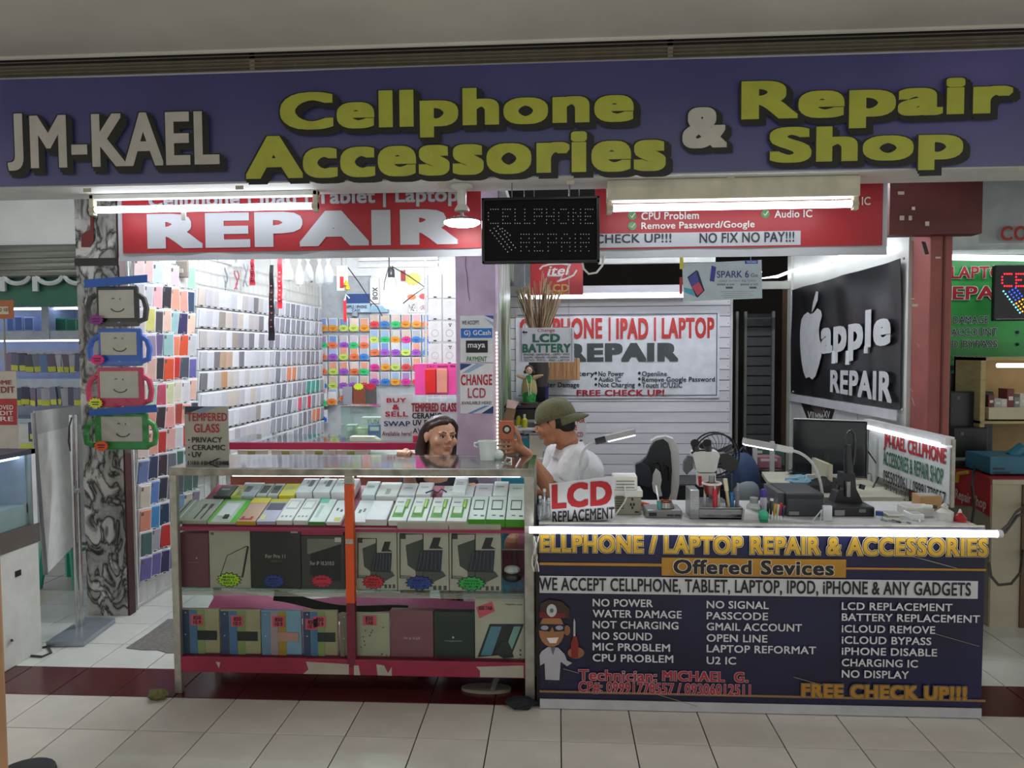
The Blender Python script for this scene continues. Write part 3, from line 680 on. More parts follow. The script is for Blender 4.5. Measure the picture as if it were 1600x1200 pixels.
# hanging LED bulb with its socket and wires
hb = thing('hanging_bulb', 'glowing white LED bulb hanging on wires before the back wall', 'lamp', tuple(P(613, 480, Y=7.6)))
c = P(612, 470, Y=7.6); s_ = 0.0065
MB().lathe([(0.0001, -0.09), (0.07, -0.075), (0.105, -0.02), (0.105, 0.03), (0.075, 0.09), (0.045, 0.12)], c, 20).build('globe', glow('bulb_glow', '#fffef6', 12.0), hb, smooth=True)
MB().lathe([(0.045, 0.12), (0.055, 0.15), (0.05, 0.21), (0.03, 0.24)], c, 16).build('bulb_collar', M('#dadad6'), hb, smooth=True)
MB().lathe([(0.032, 0.24), (0.036, 0.25), (0.034, 0.32), (0.02, 0.345)], c, 14).build('socket', M('#3a3a3c', 0.3), hb, smooth=True)
top = Vector((P(608, 403, Y=7.6).x, 7.6, 2.745))
MB().tube([c+Vector((0, 0, 0.34)), P(608, 415, Y=7.6), top], 0.006, 6).build('flex', M('#333333'), hb)
MB().tube([P(608, 415, Y=7.62), P(601, 440, Y=7.7), P(600, 453, Y=7.75)], 0.005, 5).build('wire', M('#3a3a3a'), hb)
cord = thing('strung_cord', 'dark cords strung in a zigzag across the white back wall', 'cord', tuple(P(600, 480, Y=7.7)))
for pts in ([(543, 417), (560, 440), (578, 468), (590, 480), (597, 494)], [(612, 416), (640, 432), (664, 449), (645, 462), (630, 474)]):
    MB().tube([P(x, y, Y=7.95) for x, y in pts], 0.006, 5).build('cord', M('#2e2e30'), cord)
for x, y in ((543, 417), (664, 449), (612, 416)):
    MB().tube([P(x, y, Y=7.95), P(x, y, Y=8.24)], 0.004, 5).build('nail', M('#777777'), cord)
# thermometer-like hanging pack with yellow bells
th = thing('hanging_gauge', 'cream card with red column and yellow bells hanging by the case corner', 'ornament', tuple(P(535, 455, Y=7.3)))
pbox('card', 526, 415, 543, 454, 7.3, 0.02, M('#e6dfcc'), th); panel('red_column', 531, 432, 537, 450, 7.297, M('#c0262b'), th, 0.004)
c = P(532, 421, Y=7.29); MB().lathe([(0.0001, 0.0), (0.03, 0.0), (0.032, 0.008)], (0, 0, 0), 16, Matrix.Translation(c) @ Matrix.Rotation(math.pi/2, 4, 'X')).build('dial', M('#f0ead8'), th)
for x, y in ((541, 443), (543, 449)):
    MB().lathe([(0.028, -0.02), (0.022, 0.0), (0.012, 0.025), (0.003, 0.035)], P(x, y, Y=7.28), 12).build('bell', M('#d9b92e', 0.3, metal=0.4), th, smooth=True)
MB().tube([P(534, 415, Y=7.31), Vector((P(534, 400, Y=7.31).x, 7.31, 2.74))], 0.003, 5).build('string', M('#555555'), th)
rl = thing('red_lanyard', 'thin red lanyard with white clip hanging in the case corner', 'lanyard', tuple(P(538, 500, Y=7.35)))
MB().box((P(536.5, 480, Y=7.35).x, 7.35, P(538, 503, Y=7.35).z), (P(541, 480, Y=7.35).x, 7.358, P(538, 469, Y=7.35).z)).build('strap', M('#c8202c'), rl)
MB().tube([P(538, 470, Y=7.354), P(541, 460, Y=7.354), P(546, 466, Y=7.354)], 0.008, 6).build('clip', M('#d9d6cf'), rl)
MB().tube([P(541, 460, Y=7.354), Vector((P(541, 400, Y=7.354).x, 7.354, 2.74))], 0.002, 4).build('string', M('#888888'), rl)
# burst price cards on the board
for i, (x, y, rx, rz, h, lab) in enumerate([(645, 436, 0.10, 0.075, '#d6cf6a', 'big yellow starburst card on the white back wall'), (643, 464, 0.055, 0.034, '#ef7a48', 'small orange burst card under the yellow starburst'), (661, 463, 0.05, 0.034, '#d9363b', 'small red burst card under the yellow starburst')]):
    p = P(x, y, Y=ab-0.04); t = tag(MB().prism(burst((p.x, p.y, p.z), rx, rz, 12), (0, 0.012, 0)).build('burst_card', M(h)), lab, 'price tag')
rc = thing('red_card', 'dark red clip card beside the yellow starburst', 'card', tuple(P(629, 430, Y=ab-0.06))); pbox('card', 626, 422, 633, 439, ab-0.06, 0.012, M('#a3262f'), rc); pbox('pin', 628, 420, 631, 423, ab-0.062, 0.06, M('#d9d9d9'), rc)
for i, x in enumerate((644, 660)):
    t = thing('patterned_case', 'white phone case with %s scribble print under the burst cards' % ('grey' if i == 0 else 'pink'), 'phone case', tuple(P(x, 490, Y=ab-0.05)))
    pbox('case', x-7, 471, x+7, 489, ab-0.05, 0.02, M('#e6e6ea'), t, 0.01)
    random.seed(5+i); pts = [P(x+random.uniform(-5, 5), 480+random.uniform(-7, 7), Y=ab-0.052) for q in range(12)]
    MB().tube(pts, 0.004, 4).build('print', M('#5d5f63' if i == 0 else '#c98a98'), t)
# pink hanging pack
pk = thing('pink_case_card', 'hot pink card holding a red and a peach phone case', 'package', tuple(P(680, 618, Y=5.6)))
pbox('card', 648, 568, 713, 617, 5.6, 0.012, M('#e8489a', 0.4), pk); pbox('case', 664, 576, 681, 615, 5.585, 0.014, M('#d5221f', 0.3), pk, 0.01); pbox('case', 682, 576, 699, 614, 5.585, 0.014, M('#dd8f7c', 0.3), pk, 0.01)
text('2 in 1   ceramic  film', fr(667, 570, 711, 574, 5.598), M('#5a1436'), pk, bold=0.02); MB().tube([P(680, 568, Y=5.606), P(680, 560, Y=5.606), P(680, 556, Y=5.93)], 0.003, 5).build('hook', wire, pk)
# ================================================================== things hung along the top edge
hy = 4.9
hangers = [('plastic_bag', 'bag of mixed pastel cases bundled in clear plastic by the pillar', 246, 404, 275, 446, '#c2ac8c', 5.05), ('silicone_case', 'taupe silicone case hung beside the bundled bag', 274, 407, 294, 434, '#a79e94', 5.0)]
for nm, lab, x0, y0, x1, y1, h, Y in hangers:
    t = thing(nm, lab, 'package', tuple(P((x0+x1)/2, y1, Y=Y)))
    if nm == 'plastic_bag':
        bl, br_, tl = fr(x0, y0, x1, y1, Y); w_ = br_.x-bl.x; hh = tl.z-bl.z
        for q, hc in enumerate(['#a98f6a', '#c9b6a0', '#8f8f76', '#b39f86']):
            MB().rbox((-w_*0.32, -0.004, -hh*0.45), (w_*0.32, 0.004, hh*0.42), 0.008, Matrix.Translation((bl.x+w_*(0.42+0.06*q), Y+0.012*q, bl.z+hh*0.52)) @ Matrix.Rotation(0.12*q-0.1, 4, 'Y')).build('case', M(hc), t)
        MB().lathe([(w_*0.5, 0.0), (w_*0.55, hh*0.3), (w_*0.42, hh*0.7), (w_*0.12, hh*0.98)], (bl.x+w_/2, Y+0.02, bl.z), 14, sy=0.35).build('film', sleeve_c, t, smooth=True)
    else:
        pbox('case', x0, y0, x1, y1, Y, 0.02, M(h), t, 0.012); pbox('camera_hole', x0+5, y0+13, x0+12, y0+20, Y-0.004, 0.006, M('#cfc9c0'), t)
    MB().tube([P((x0+x1)/2, y0+2, Y=Y+0.01), Vector((P((x0+x1)/2, y0, Y=Y).x, Y+0.01, 2.745))], 0.002, 4).build('string', M('#cccccc'), t)
random.seed(11)
straps = [(300, 425, 455, '#77756c'), (316, 418, 456, '#3f3f44'), (335, 415, 453, '#8a7f70'), (352, 418, 455, '#8fa0a6'), (370, 423, 452, '#c9657c'), (384, 412, 448, '#aab0b8')]
for i, (x, y0, y1, h) in enumerate(straps):
    Y = 5.45+0.12*i; hw = 5
    t = thing('charm_pack', '%s phone charm in a clear sleeve, %s in the row under the red banner' % (['olive-grey', 'speckled black', 'brown beaded', 'slate', 'rose', 'silver'][i], ordn(i)), 'charm', tuple(P(x, y1, Y=Y)), group='charm packs under the red banner')
    bl, br_, tl = fr(x-hw-2, y0-12, x+hw+2, y1+1, Y)
    MB().box((bl.x, Y, bl.z), (br_.x, Y+0.004, tl.z)).build('sleeve', sleeve_c, t)
    MB().box((bl.x, Y-0.002, tl.z-0.03), (br_.x, Y+0.006, tl.z)).build('header_card', M('#eceef0'), t)
    for q in range(2):
        pts = [P(x+(q*2-1)*1.2+2.4*math.sin(a*0.9+q*2+i), y0+(y1-y0)*a/7, Y=Y+0.008) for a in range(8)]
        MB().tube(pts, 0.006, 5).build('strand', M(h), t, smooth=True)
    MB().tube([P(x, y0-11, Y=Y+0.002), Vector((P(x, y0, Y=Y).x, Y+0.002, 2.745))], 0.002, 4).build('string', M('#cccccc'), t)
def lanyard(name, lab, x, y0, y1, w_, h, Y, dots=None, tail=True):
    t = thing(name, lab, 'lanyard', tuple(P(x, y1, Y=Y)))
    def wd(v): return w_*(0.55+0.45*v) if tail else w_
    ax = lambda v, s: P(x+s*wd(v)/2, y0+(y1-y0)*v, Y=Y)
    MB().sheet(lambda u, v: ax(1-v, u*2-1)+Vector((0, 0.004*math.sin(v*20), 0)), 3, 18, (0, 0.006, 0)).build('strap', M(h), t)
    MB().tube([ax(0, 0), ax(-0.05, 0)], 0.006, 6).build('clip', M('#9a9a9a'), t)
    if dots:
        for q in range(7): MB().ball(ax(0.28+0.09*q, 0.1*math.sin(q*2))+Vector((0, -0.004, 0)), 0.006, 6, 4).build('print', M(dots), t)
    MB().tube([ax(-0.05, 0), Vector((ax(0, 0).x, Y, 2.745))], 0.002, 4).build('string', M('#bbbbbb'), t)
    return t
lanyard('black_lanyard', 'long black lanyard with orange print hanging before the pale cases', 424, 414, 532, 10, '#17161c', 5.0, '#b0584a')
lanyard('red_strap', 'red ribbon lanyard hanging beside the long black lanyard', 437, 404, 482, 7, '#cf2f3e', 5.1, '#e8c9c9', False)
lanyard('tie_lanyard', 'short red and black striped lanyard under the red banner', 394, 405, 446, 9, '#a32b3b', 5.3, '#2a2026')
for i, (x, y1, h, Y, w_) in enumerate([(449, 441, '#c9975a', 5.3, 16), (468, 449, '#d5d0b8', 5.4, 12), (482, 443, '#5a5a62', 5.6, 14), (499, 447, '#b9bcc0', 5.7, 12), (513, 445, '#d2d6da', 5.8, 14)]):
    t = thing('accessory_bag', 'clear bag of %s trinkets, %s bag after the red ribbon lanyard' % (['amber', 'cream', 'dark', 'silver', 'white'][i], ordn(i)), 'package', tuple(P(x, y1, Y=Y)), group='clear trinket bags near the ceiling')
    bl, br_, tl = fr(x-w_/2, 405, x+w_/2, y1, Y); ww, hh = br_.x-bl.x, tl.z-bl.z; c = Vector(((bl.x+br_.x)/2, Y, bl.z))
    MB().lathe([(0.0001, 0.0), (ww*0.5, hh*0.1), (ww*0.62, hh*0.35), (ww*0.35, hh*0.7), (ww*0.12, hh*0.85), (ww*0.3, hh)], c, 12, sy=0.6).build('bag_film', mat('milky_film', '#e9ecec', 0.25, var=0.05, alpha=0.35), t, smooth=True)
    for q in range(7): MB().ball(c+Vector((random.uniform(-.3, .3)*ww, random.uniform(-.15, .15)*ww, hh*(0.1+0.42*random.random()))), ww*0.16, 8, 6).build('trinket', M(h), t, smooth=True)
    MB().tube([c+Vector((0, 0, hh*0.9)), Vector((c.x, Y, 2.745))], 0.002, 4).build('string', M('#bbbbbb'), t)
# ================================================================== back display counter with red edge
kx0, kx1 = P(352, 690, Y=4.95).x, P(664, 690, Y=4.95).x; kz = P(500, 690, Y=4.95).z
bc = thing('back_counter', 'low display counter with crimson edge band inside the accessories shop', 'counter', ((kx0+kx1)/2, 5.2, 0))
MB().box((kx0, 4.95, kz-0.006), (kx1, 5.42, kz)).build('glass_top', clear('counter_glass', '#f2fbf8', 0.05, 0.03), bc)
MB().rbox((kx0, 4.94, kz-0.055), (kx1, 4.955, kz-0.006), 0.003).build('crimson_band', M('#a81a48', 0.35), bc)
MB().box((kx0, 5.0, kz-0.11), (kx1, 5.42, kz-0.10)).build('shelf', M('#d7d8d4'), bc)
MB().box((kx0, 4.955, 0.05), (kx1, 4.97, kz-0.12)).build('front_panel', mat('brown_board', '#8d4636', 0.5, var=0.08), bc)
MB().box((kx0, 4.96, 0), (kx1, 5.42, 0.05)).build('plinth', M('#5a2a2a'), bc)
for x in (kx0, (kx0+kx1)/2, kx1-0.03): MB().box((x, 4.945, 0), (x+0.03, 4.96, kz-0.05)).build('upright', M('#c9c9c7', 0.3, metal=0.5), bc)
for i, x in enumerate((393, 446, 498, 548)):
    t = thing('sticker_box', 'cream box with green and red sticker under the crimson edge, %s along' % ordn(i), 'box', tuple(P(x, 712, Y=5.0)), group='stickered boxes in the back counter')
    pbox('box', x-22, 703, x+26, 714, 5.0, 0.1, M('#d9d3c2'), t); panel('sticker', x-6, 705, x+6, 709, 4.998, M('#8fae4a'), t, 0.002); panel('sticker', x-6, 709, x+6, 713, 4.998, M('#a8322c'), t, 0.002)
# glass case and stuff standing on the back counter
gc = thing('glass_case', 'small glass display case standing on the back counter', 'display case', (P(565, 690, Y=5.1).x, 5.15, kz))
bl, br_, tl = fr(533, 635, 597, 690, 5.08)
gl = clear('counter_glass', '#f2fbf8', 0.05, 0.03)
MB().box((bl.x, 5.08, kz), (br_.x, 5.084, tl.z)).box((bl.x, 5.08, kz), (bl.x+0.004, 5.3, tl.z)).box((bl.x, 5.08, tl.z-0.004), (br_.x, 5.3, tl.z)).build('glass', gl, gc)
MB().tube([(bl.x, 5.08, tl.z), (br_.x, 5.08, tl.z)], 0.004, 5).build('rim', M('#3a3f42'), gc)
bxs = [(564, 652, 598, 669, 5.14, '#dcdcd8', 'white carton with dark lettering in the glass display case'), (556, 669, 575, 688, 5.12, '#cdd6a2', 'pale green carton in the glass display case'), (575, 664, 597, 682, 5.11, '#6f93c8', 'blue and white carton in the glass display case'), (540, 664, 556, 688, 5.13, '#b9c4bd', 'grey-green carton in the glass display case')]
for x0, y0, x1, y1, Y, h, lab in bxs:
    bl, br_, tl = fr(x0, y0, x1, y1, Y); t = thing('carton', lab, 'box', ((bl.x+br_.x)/2, Y, kz))
    MB().rbox((bl.x, Y, kz), (br_.x, Y+0.08, tl.z), 0.003).build('carton', M(h), t); panel('label', x0+3, y0+3, x1-5, y0+9, Y-0.002, M('#e9e7dc'), t, 0.002)
    if y0 == 652: text('YUN', fr(573, 655, 592, 662, Y-0.004), M('#8d9093'), t, bold=0.01)
for k in range(6):
    tag(MB().rbox((P(547, 690, Y=5.0).x, 4.99, kz+0.005*k), (P(594-k*2, 690, Y=5.0).x, 5.07, kz+0.005*k+0.004), 0.001).build('flyer', M(['#e9e9e2', '#cfe0a6', '#f0f0ea'][k % 3])), 'flyer in the thin stack on the crimson-edged counter, %s from bottom' % ordn(k), 'paper', 'flyers stacked on the back counter')
def stand_sign(name, lab, x0, y0, x1, y1, Y, base_z):
    bl, br_, tl = fr(x0, y0, x1, y1, Y)
    t = thing(name, lab, 'sign', ((bl.x+br_.x)/2, Y, base_z))
    MB().box((bl.x, Y, bl.z), (br_.x, Y+0.005, tl.z)).build('board', M('#ccc9cb', 0.4), t)
    MB().box((bl.x+0.02, Y+0.005, base_z), (br_.x-0.02, Y+0.012, bl.z+0.06)).build('stand', M('#bdbdbd'), t)
    return t
s1 = stand_sign('paper_sign', 'grey paper sign about buying and swapping on the back counter', 595, 616, 645, 689, 5.05, kz)
cr_, nv = M('#a3142a'), M('#1d2c60')
text('BUY', fr(604, 622, 635, 629, 5.048), cr_, s1, bold=0.03); text('&', fr(613, 632, 624, 640, 5.048), cr_, s1, bold=0.03); text('SELL', fr(602, 643, 638, 651, 5.048), cr_, s1, bold=0.03)
text('SWAP', fr(600, 658, 641, 666, 5.048), nv, s1, bold=0.02); text('Available here!', fr(597, 674, 643, 681, 5.048), M('#6a2a4a'), s1, bold=0.015)
s2 = stand_sign('paper_sign', 'white paper sign listing tempered and ceramic film behind the woman', 643, 628, 714, 684, 5.0, kz-0.0)
s2.location.z = kz
text('TEMPERED GLASS', fr(643, 630, 713, 643, 4.998), cr_, s2, bold=0.02, outline=0.03, om=M('#2a1a1e')); bk = M('#17171c')
text('CERAMIC', fr(644, 645, 690, 654, 4.998), bk, s2, bold=0.04); text('UV PRIVACY', fr(645, 656, 706, 665, 4.998), bk, s2, bold=0.035); text('AVAILABLE', fr(645, 669, 700, 677, 4.998), bk, s2, bold=0.015)
pe = thing('pink_carton', 'crimson carton beside the woman under the film sign', 'box', (P(652, 690, Y=4.97).x, 4.99, kz)); pbox('carton', 645, 681, 662, 691, 4.97, 0.02, M('#c0243f'), pe)
# ---- posters on the lilac column
def wallsign(name, lab, x0, y0, x1, y1, Y, h='#eceef1', cat='poster'):
    bl, br_, tl = fr(x0, y0, x1, y1, Y); t = thing(name, lab, cat, ((bl.x+br_.x)/2, Y, bl.z))
    MB().box((bl.x, Y, bl.z), (br_.x, Y+0.003, tl.z)).build('sheet', M(h, 0.4), t); return t
CY = 4.596
w1 = wallsign('payment_poster', 'white poster with a blue and a black payment badge on the lilac column', 719, 493, 771, 566, CY)
text('WE ACCEPT:', fr(722, 501, 749, 507, CY-0.001), bk, w1, bold=0.02, shear=0.15)
panel('blue_badge', 720, 513, 769, 528, CY-0.003, M('#2377cf'), w1, 0.002); text('G) GCash', fr(725, 516, 767, 526, CY-0.005), M('#f2f4f6'), w1, bold=0.02)
panel('black_badge', 728, 532, 762, 551, CY-0.003, M('#10161a'), w1, 0.002); text('maya', fr(731, 537, 758, 546, CY-0.005), M('#f2f4f6'), w1, bold=0.02)
text('PAYMENT', fr(729, 557, 761, 565, CY-0.001), M('#2f7d2c'), w1, bold=0.02, shear=0.15)
def corner(t, pts, h, Y): MB().prism([P(x, y, Y=Y) for x, y in pts], (0, 0.0015, 0)).build('corner_stripe', M(h), t)
corner(w1, [(757, 493), (771, 493), (771, 499)], '#2a5aa6', CY-0.002); corner(w1, [(757, 497), (771, 504), (771, 510)], '#a9b8c6', CY-0.002)
w2 = wallsign('lcd_poster', 'white poster offering screen change in red on the lilac column', 719, 568, 771, 646, CY)
text('CHANGE', fr(720, 585, 769, 602, CY-0.001), M('#b5182c'), w2, bold=0.03); text('LCD', fr(731, 606, 759, 622, CY-0.001), M('#b5405a'), w2, bold=0.02); text('AVAILABLE HERE!', fr(721, 627, 768, 632, CY-0.001), bk, w2, bold=0.01)
corner(w2, [(719, 568), (738, 569), (719, 579)], '#1f3f7e', CY-0.002); corner(w2, [(744, 568), (758, 569), (733, 582), (722, 583)], '#9fb6d6', CY-0.002)
corner(w2, [(771, 634), (771, 646), (752, 646)], '#1f3f7e', CY-0.002); corner(w2, [(757, 634), (765, 634), (738, 646), (730, 646)], '#6f95cc', CY-0.002)
# ================================================================== neighbouring shop beyond the marbled pillar
NY = 5.3
nb = struct(MB().box((-6, NY, P(60, 388, Y=NY).z), (-2.72, NY+0.1, 3.0)).build('wall_neighbour_head', mat('neighbour_white', '#c9ccc6', 0.6, var=0.06, scale=2)))
rs = thing('roller_shutter', 'dark steel roller shutter housing over the green neighbouring shop sign', 'shutter', (-3.4, NY, P(60, 430, Y=NY).z))
sm = mat('shutter_steel', '#6d6f66', 0.4, metal=0.5, var=0.15, scale=8, stretch=(0.3, 1, 6))
zt, zb = P(60, 386, Y=NY).z, P(60, 431, Y=NY).z
sl_ = MB().tube([(-5.9, 0, 0), (-2.73, 0, 0)], 0.037, 10).mesh('slat', sm, True)
for k in range(5):
    obj('slat', sl_, rs, (3.4, -0.01-0.01*(k % 2), (zt-zb)*(4.4-k)/5-0.0))
MB().box((-5.9, NY+0.02, zb), (-2.73, NY+0.05, zt)).build('shutter_back', M('#2b2c28'), rs)
og = thing('green_sign', 'green shop sign with cropped silver letters under the roller shutter', 'sign', (-3.3, NY, P(60, 478, Y=NY).z))
MB().box((-5.9, NY+0.01, P(60, 478, Y=NY).z), (-2.73, NY+0.09, P(60, 428, Y=NY).z)).build('sign_board', M('#1e5a45', 0.4), og)
grey = M('#b4bab8', 0.3)
for cx in (27, 78, 122):
    pts = [P(cx+20*math.cos(math.pi*q/10), 429+14*math.sin(math.pi*q/10), Y=NY-0.02) for q in range(11)]
    MB().tube(pts, 0.018, 6).build('letter_bowl', grey, og)
for cx in (3, 54): panel('letter_stem', cx-4, 418, cx+4, 455, NY-0.03, grey, og, 0.02)
# lit shelving inside
SY = 5.9
sh = thing('wall_shelving', 'cool-lit white shelving with phone packs inside the neighbouring shop', 'shelf', (-3.9, SY, 0))
sx0, sx1 = -5.6, -2.76; swh = mat('cool_white_laminate', '#b3bccd', 0.4)
MB().box((sx0, SY+0.32, 0), (sx1, SY+0.36, 2.1)).build('back_panel', M('#aab6d2'), sh)
for y in (523, 598, 660): MB().box((sx0, SY-0.02, P(70, y+12 if y != 523 else y+8, Y=SY).z), (sx1, SY+0.32, P(70, y-6, Y=SY).z)).build('shelf_board', swh, sh)
MB().box((sx0, SY-0.02, P(70, 560, Y=SY).z), (sx1, SY, P(70, 548, Y=SY).z)).build('rail', swh, sh)
MB().box((sx0, SY-0.01, P(70, 480, Y=SY).z), (sx1, SY+0.3, P(70, 476, Y=SY).z)).build('top_board', swh, sh)
xm = P(74, 500, Y=SY).x; MB().box((xm-0.03, SY-0.026, P(70, 530, Y=SY).z), (xm+0.03, SY+0.32, P(70, 478, Y=SY).z)).build('divider', swh, sh)
for y in (482, 532, 606): MB().tube([(sx0, SY+0.05, P(70, y, Y=SY).z), (sx1, SY+0.05, P(70, y, Y=SY).z)], 0.008, 6).build('led_strip', glow('cool_led', '#cfdcff', 7.0), sh)
for i, (x0, y0, x1, y1, h, lab) in enumerate([(10, 496, 22, 519, '#8fb0e6', 'pale blue phone box on the top shelf of the neighbouring shop'), (22, 494, 36, 520, '#9db9ee', 'light blue phone box with dark frame, neighbouring shop top shelf'), (37, 495, 53, 521, '#b4c6f0', 'white-blue phone box with dark frame, neighbouring shop top shelf'), (80, 497, 104, 522, '#3aa87e', 'green phone box on the top shelf near the marbled pillar'), (104, 498, 118, 523, '#2f8f70', 'dark green phone box on the top shelf near the marbled pillar'), (118, 497, 132, 524, '#5fb39b', 'sea-green phone box at the end of the top shelf')]):
    t = thing('phone_box', lab, 'box', tuple(P((x0+x1)/2, y1, Y=SY+0.06))); t.location.z = P(70, 517, Y=SY).z
    bl, br_, tl = fr(x0, y0, x1, y1, SY+0.06)
    MB().rbox((bl.x, SY+0.06, t.location.z), (br_.x, SY+0.14, tl.z), 0.003).build('box', M(h), t); MB().box((bl.x+0.012, SY+0.057, t.location.z+0.012), (br_.x-0.012, SY+0.06, tl.z-0.012)).build('print', M('#5a76b8' if i < 3 else '#1f6d55'), t)
random.seed(3)
bm_ = MB().rbox((-0.035, 0, -0.15), (0.035, 0.012, 0), 0.004).mesh('blister', M('#6a6f80', 0.3)); bt = MB().box((-0.03, -0.004, -0.145), (0.03, -0.001, -0.10)).mesh('yellow_label', M('#c9cf4c'))
bh = MB().tube([(0, 0.05, 0.01), (0, -0.01, 0.005)], 0.003, 5).mesh('hook', wire)
for r_, (yy, n) in enumerate(((553, 12), (606, 11))):
    for c_ in range(n):
        x = 12+11.2*c_ if r_ == 0 else 30+10.2*c_
        p = P(x, yy+random.uniform(-1.5, 1.5), Y=SY-0.03); h = random.choice(['#5c6280', '#7b7f96', '#8a6f96', '#4d5368', '#5a7fb0', '#a5a6b4', '#6a5a78', '#39405c'])
        t = thing('blister_pack', '%s blister pack hanging in the neighbouring shop, %s rail, %s along' % (cword(h), ['upper', 'lower'][r_], ordn(c_)), 'package', tuple(p), group='blister packs in the neighbouring shop')
        t.rotation_euler = (0.08, random.uniform(-.12, .12), random.uniform(-.3, .3))
        obj('blister', bm_, t, m=M(h, 0.3)); obj('hook', bh, t)
        if random.random() < 0.62: obj('yellow_label', bt, t)
for i, (x0, y0, x1, y1, h) in enumerate([(28, 662, 56, 705, '#cdd0cc'), (44, 660, 60, 690, '#3c4664')]):
    t = thing('leaning_card', ['white card leaning under the lower blister rail', 'dark blue card leaning under the lower blister rail'][i], 'card', tuple(P((x0+x1)/2, y1, Y=SY-0.05-0.05*i))); pbox('card', x0, y0, x1, y1, SY-0.05-0.05*i, 0.03, M(h), t)
    panel('label', x0+3, y1-12, x1-3, y1-4, SY-0.056-0.05*i, M('#c9cf4c'), t, 0.004); MB().box((t.location.x-0.03, SY-0.03, 0.9), (t.location.x+0.03, SY+0.02, t.location.z+0.02)).build('easel', swh, t)
# orange and red price flags at the frame edge
for i, (x0, y0, x1, y1, h, lab, tx, Y) in enumerate([(-20, 469, 21, 498, '#b9672f', 'orange price flag with cream plate at the neighbouring counter', 'NO 10', 4.4), (-30, 580, 27, 700, '#c9c0b4', 'cream credit flag with red lower half at the neighbouring counter', 'ME', 4.3)]):
    t = wallsign('price_flag', lab, x0, y0, x1, y1, Y, h, 'sign')
    if i == 0: panel('plate', -10, 479, 13, 491, Y-0.003, M('#d9cfb8'), t, 0.002); text('NO 10', fr(-8, 481, 12, 487, Y-0.005), M('#6b4a2a'), t)
    else:
        text('HOME', fr(-18, 594, 18, 601, Y-0.002), M('#8d2224'), t, bold=0.02); text('CREDIT', fr(-24, 604, 23, 614, Y-0.002), M('#8d2224'), t, bold=0.02)
        MB().prism([P(x, y, Y=Y-0.003) for x, y in [(-30, 623), (26, 623), (26, 664), (-30, 664)]], (0, 0.002, 0)).build('red_field', M('#b0262a'), t)
        for j, s in enumerate(('APPROVED', 'CREDIT', 'HERE')): text(s, fr(-24, 633+9*j, 21, 640+9*j, Y-0.005), M('#e6dcd4'), t)
    MB().tube([(P(4, 500, Y=Y).x, Y+0.01, P(4, y0, Y=Y).z), (P(4, 500, Y=Y).x, Y+0.01, 0.9)], 0.006, 6).build('pole', M('#999999'), t)
# white cabinet counter with lit glass top
wc = thing('white_counter', 'white counter with lit glass top at the mouth of the neighbouring shop', 'counter', (-3.1, 3.5, 0))
WX = -2.81; wz = P(60, 700, X=WX).z
MB().rbox((-3.5, 3.0, 0.0), (WX, 3.8, P(40, 853, X=WX).z), 0.004).build('cabinet', M('#d3d6cf', 0.4), wc)
MB().box((-3.5, 2.99, P(40, 853, X=WX).z), (WX+0.004, 3.81, P(40, 823, X=WX).z)).build('grey_band', M('#5f5a54'), wc)
MB().box((-3.5, 3.0, P(40, 823, X=WX).z), (WX-0.03, 3.8, P(40, 790, X=WX).z)).build('display_floor', M('#c2c8d2'), wc)
for y in (3.0, 3.77): MB().box((WX-0.03, y, P(40, 823, X=WX).z), (WX, y+0.03, wz)).build('frame_post', M('#d9dcdf'), wc)
MB().box((-3.5, 3.0, wz-0.025), (WX, 3.8, wz)).build('frame_top', M('#3d4048'), wc)
MB().box((WX-0.006, 3.03, P(40, 823, X=WX).z), (WX-0.002, 3.77, wz-0.02)).build('glass_side', gl, wc)
MB().prism([(WX-0.2, 3.35, wz-0.10), (WX-0.2, 3.7, wz-0.05), (WX-0.2, 3.7, wz-0.12), (WX-0.2, 3.4, wz-0.2)], (-0.01, 0, 0)).build('blue_card', M('#2f6fd6'), wc)
MB().box((-3.48, 3.76, wz-0.34), (WX-0.03, 3.775, wz-0.03)).box((-3.48, 3.05, wz-0.32), (WX-0.22, 3.75, wz-0.03)).build('white_backdrop', M('#cfd6e4'), wc)
MB().tube([(WX-0.06, 3.05, wz-0.04), (WX-0.06, 3.75, wz-0.04)], 0.007, 6).build('led_strip', glow('cool_led', '#cfdcff', 7.0), wc)
MB().box((WX, 3.62, 0.46), (WX+0.004, 3.66, 0.49)).build('lock_slot', M('#222222'), wc)
cb = [P(18, 1000, X=WX+0.02), P(28, 1008, Z=0.02), P(40, 1024, Z=0.006), P(66, 1026, Z=0.006), P(80, 1020, Z=0.006), P(74, 1010, Z=0.006), P(66, 1012, Z=0.006)]
t = tag(MB().tube(cb, 0.006, 6).build('loose_cable', M('#3a3630'), smooth=True), 'grey cable curling on the floor by the white counter', 'cord')
# display board on a twin-pole stand
st = thing('board_stand', 'white display board on twin chrome poles and a flat steel base', 'sign stand', tuple(P(125, 990, Z=0)))
chrome = mat('chrome_tube', '#c8cacc', 0.2, metal=0.9)
MB().prism([P(72, 1003, Z=0.03), P(131, 1002, Z=0.03), P(180, 966, Z=0.03), P(132, 964, Z=0.03)], (0, 0, -0.028)).build('base_plate', mat('brushed_base', '#9da3ad', 0.3, metal=0.6), st)
b1, b2 = P(121, 981, Z=0.03), P(129, 978, Z=0.03)
for b, tx in ((b1, 111), (b2, 118)):
    ztop = P(tx, 648, Y=b.y).z; MB().tube([b, (P(tx, 648, Y=b.y).x, b.y, ztop)], 0.011, 10).build('pole', chrome, st, smooth=True)
MB().tube([P(117, 768, Y=b1.y-0.02), P(127, 766, Y=b1.y-0.02)], 0.014, 8).build('clamp', chrome, st)
near, farp = P(62, 800, Y=4.02), P(146, 720, Y=4.75)
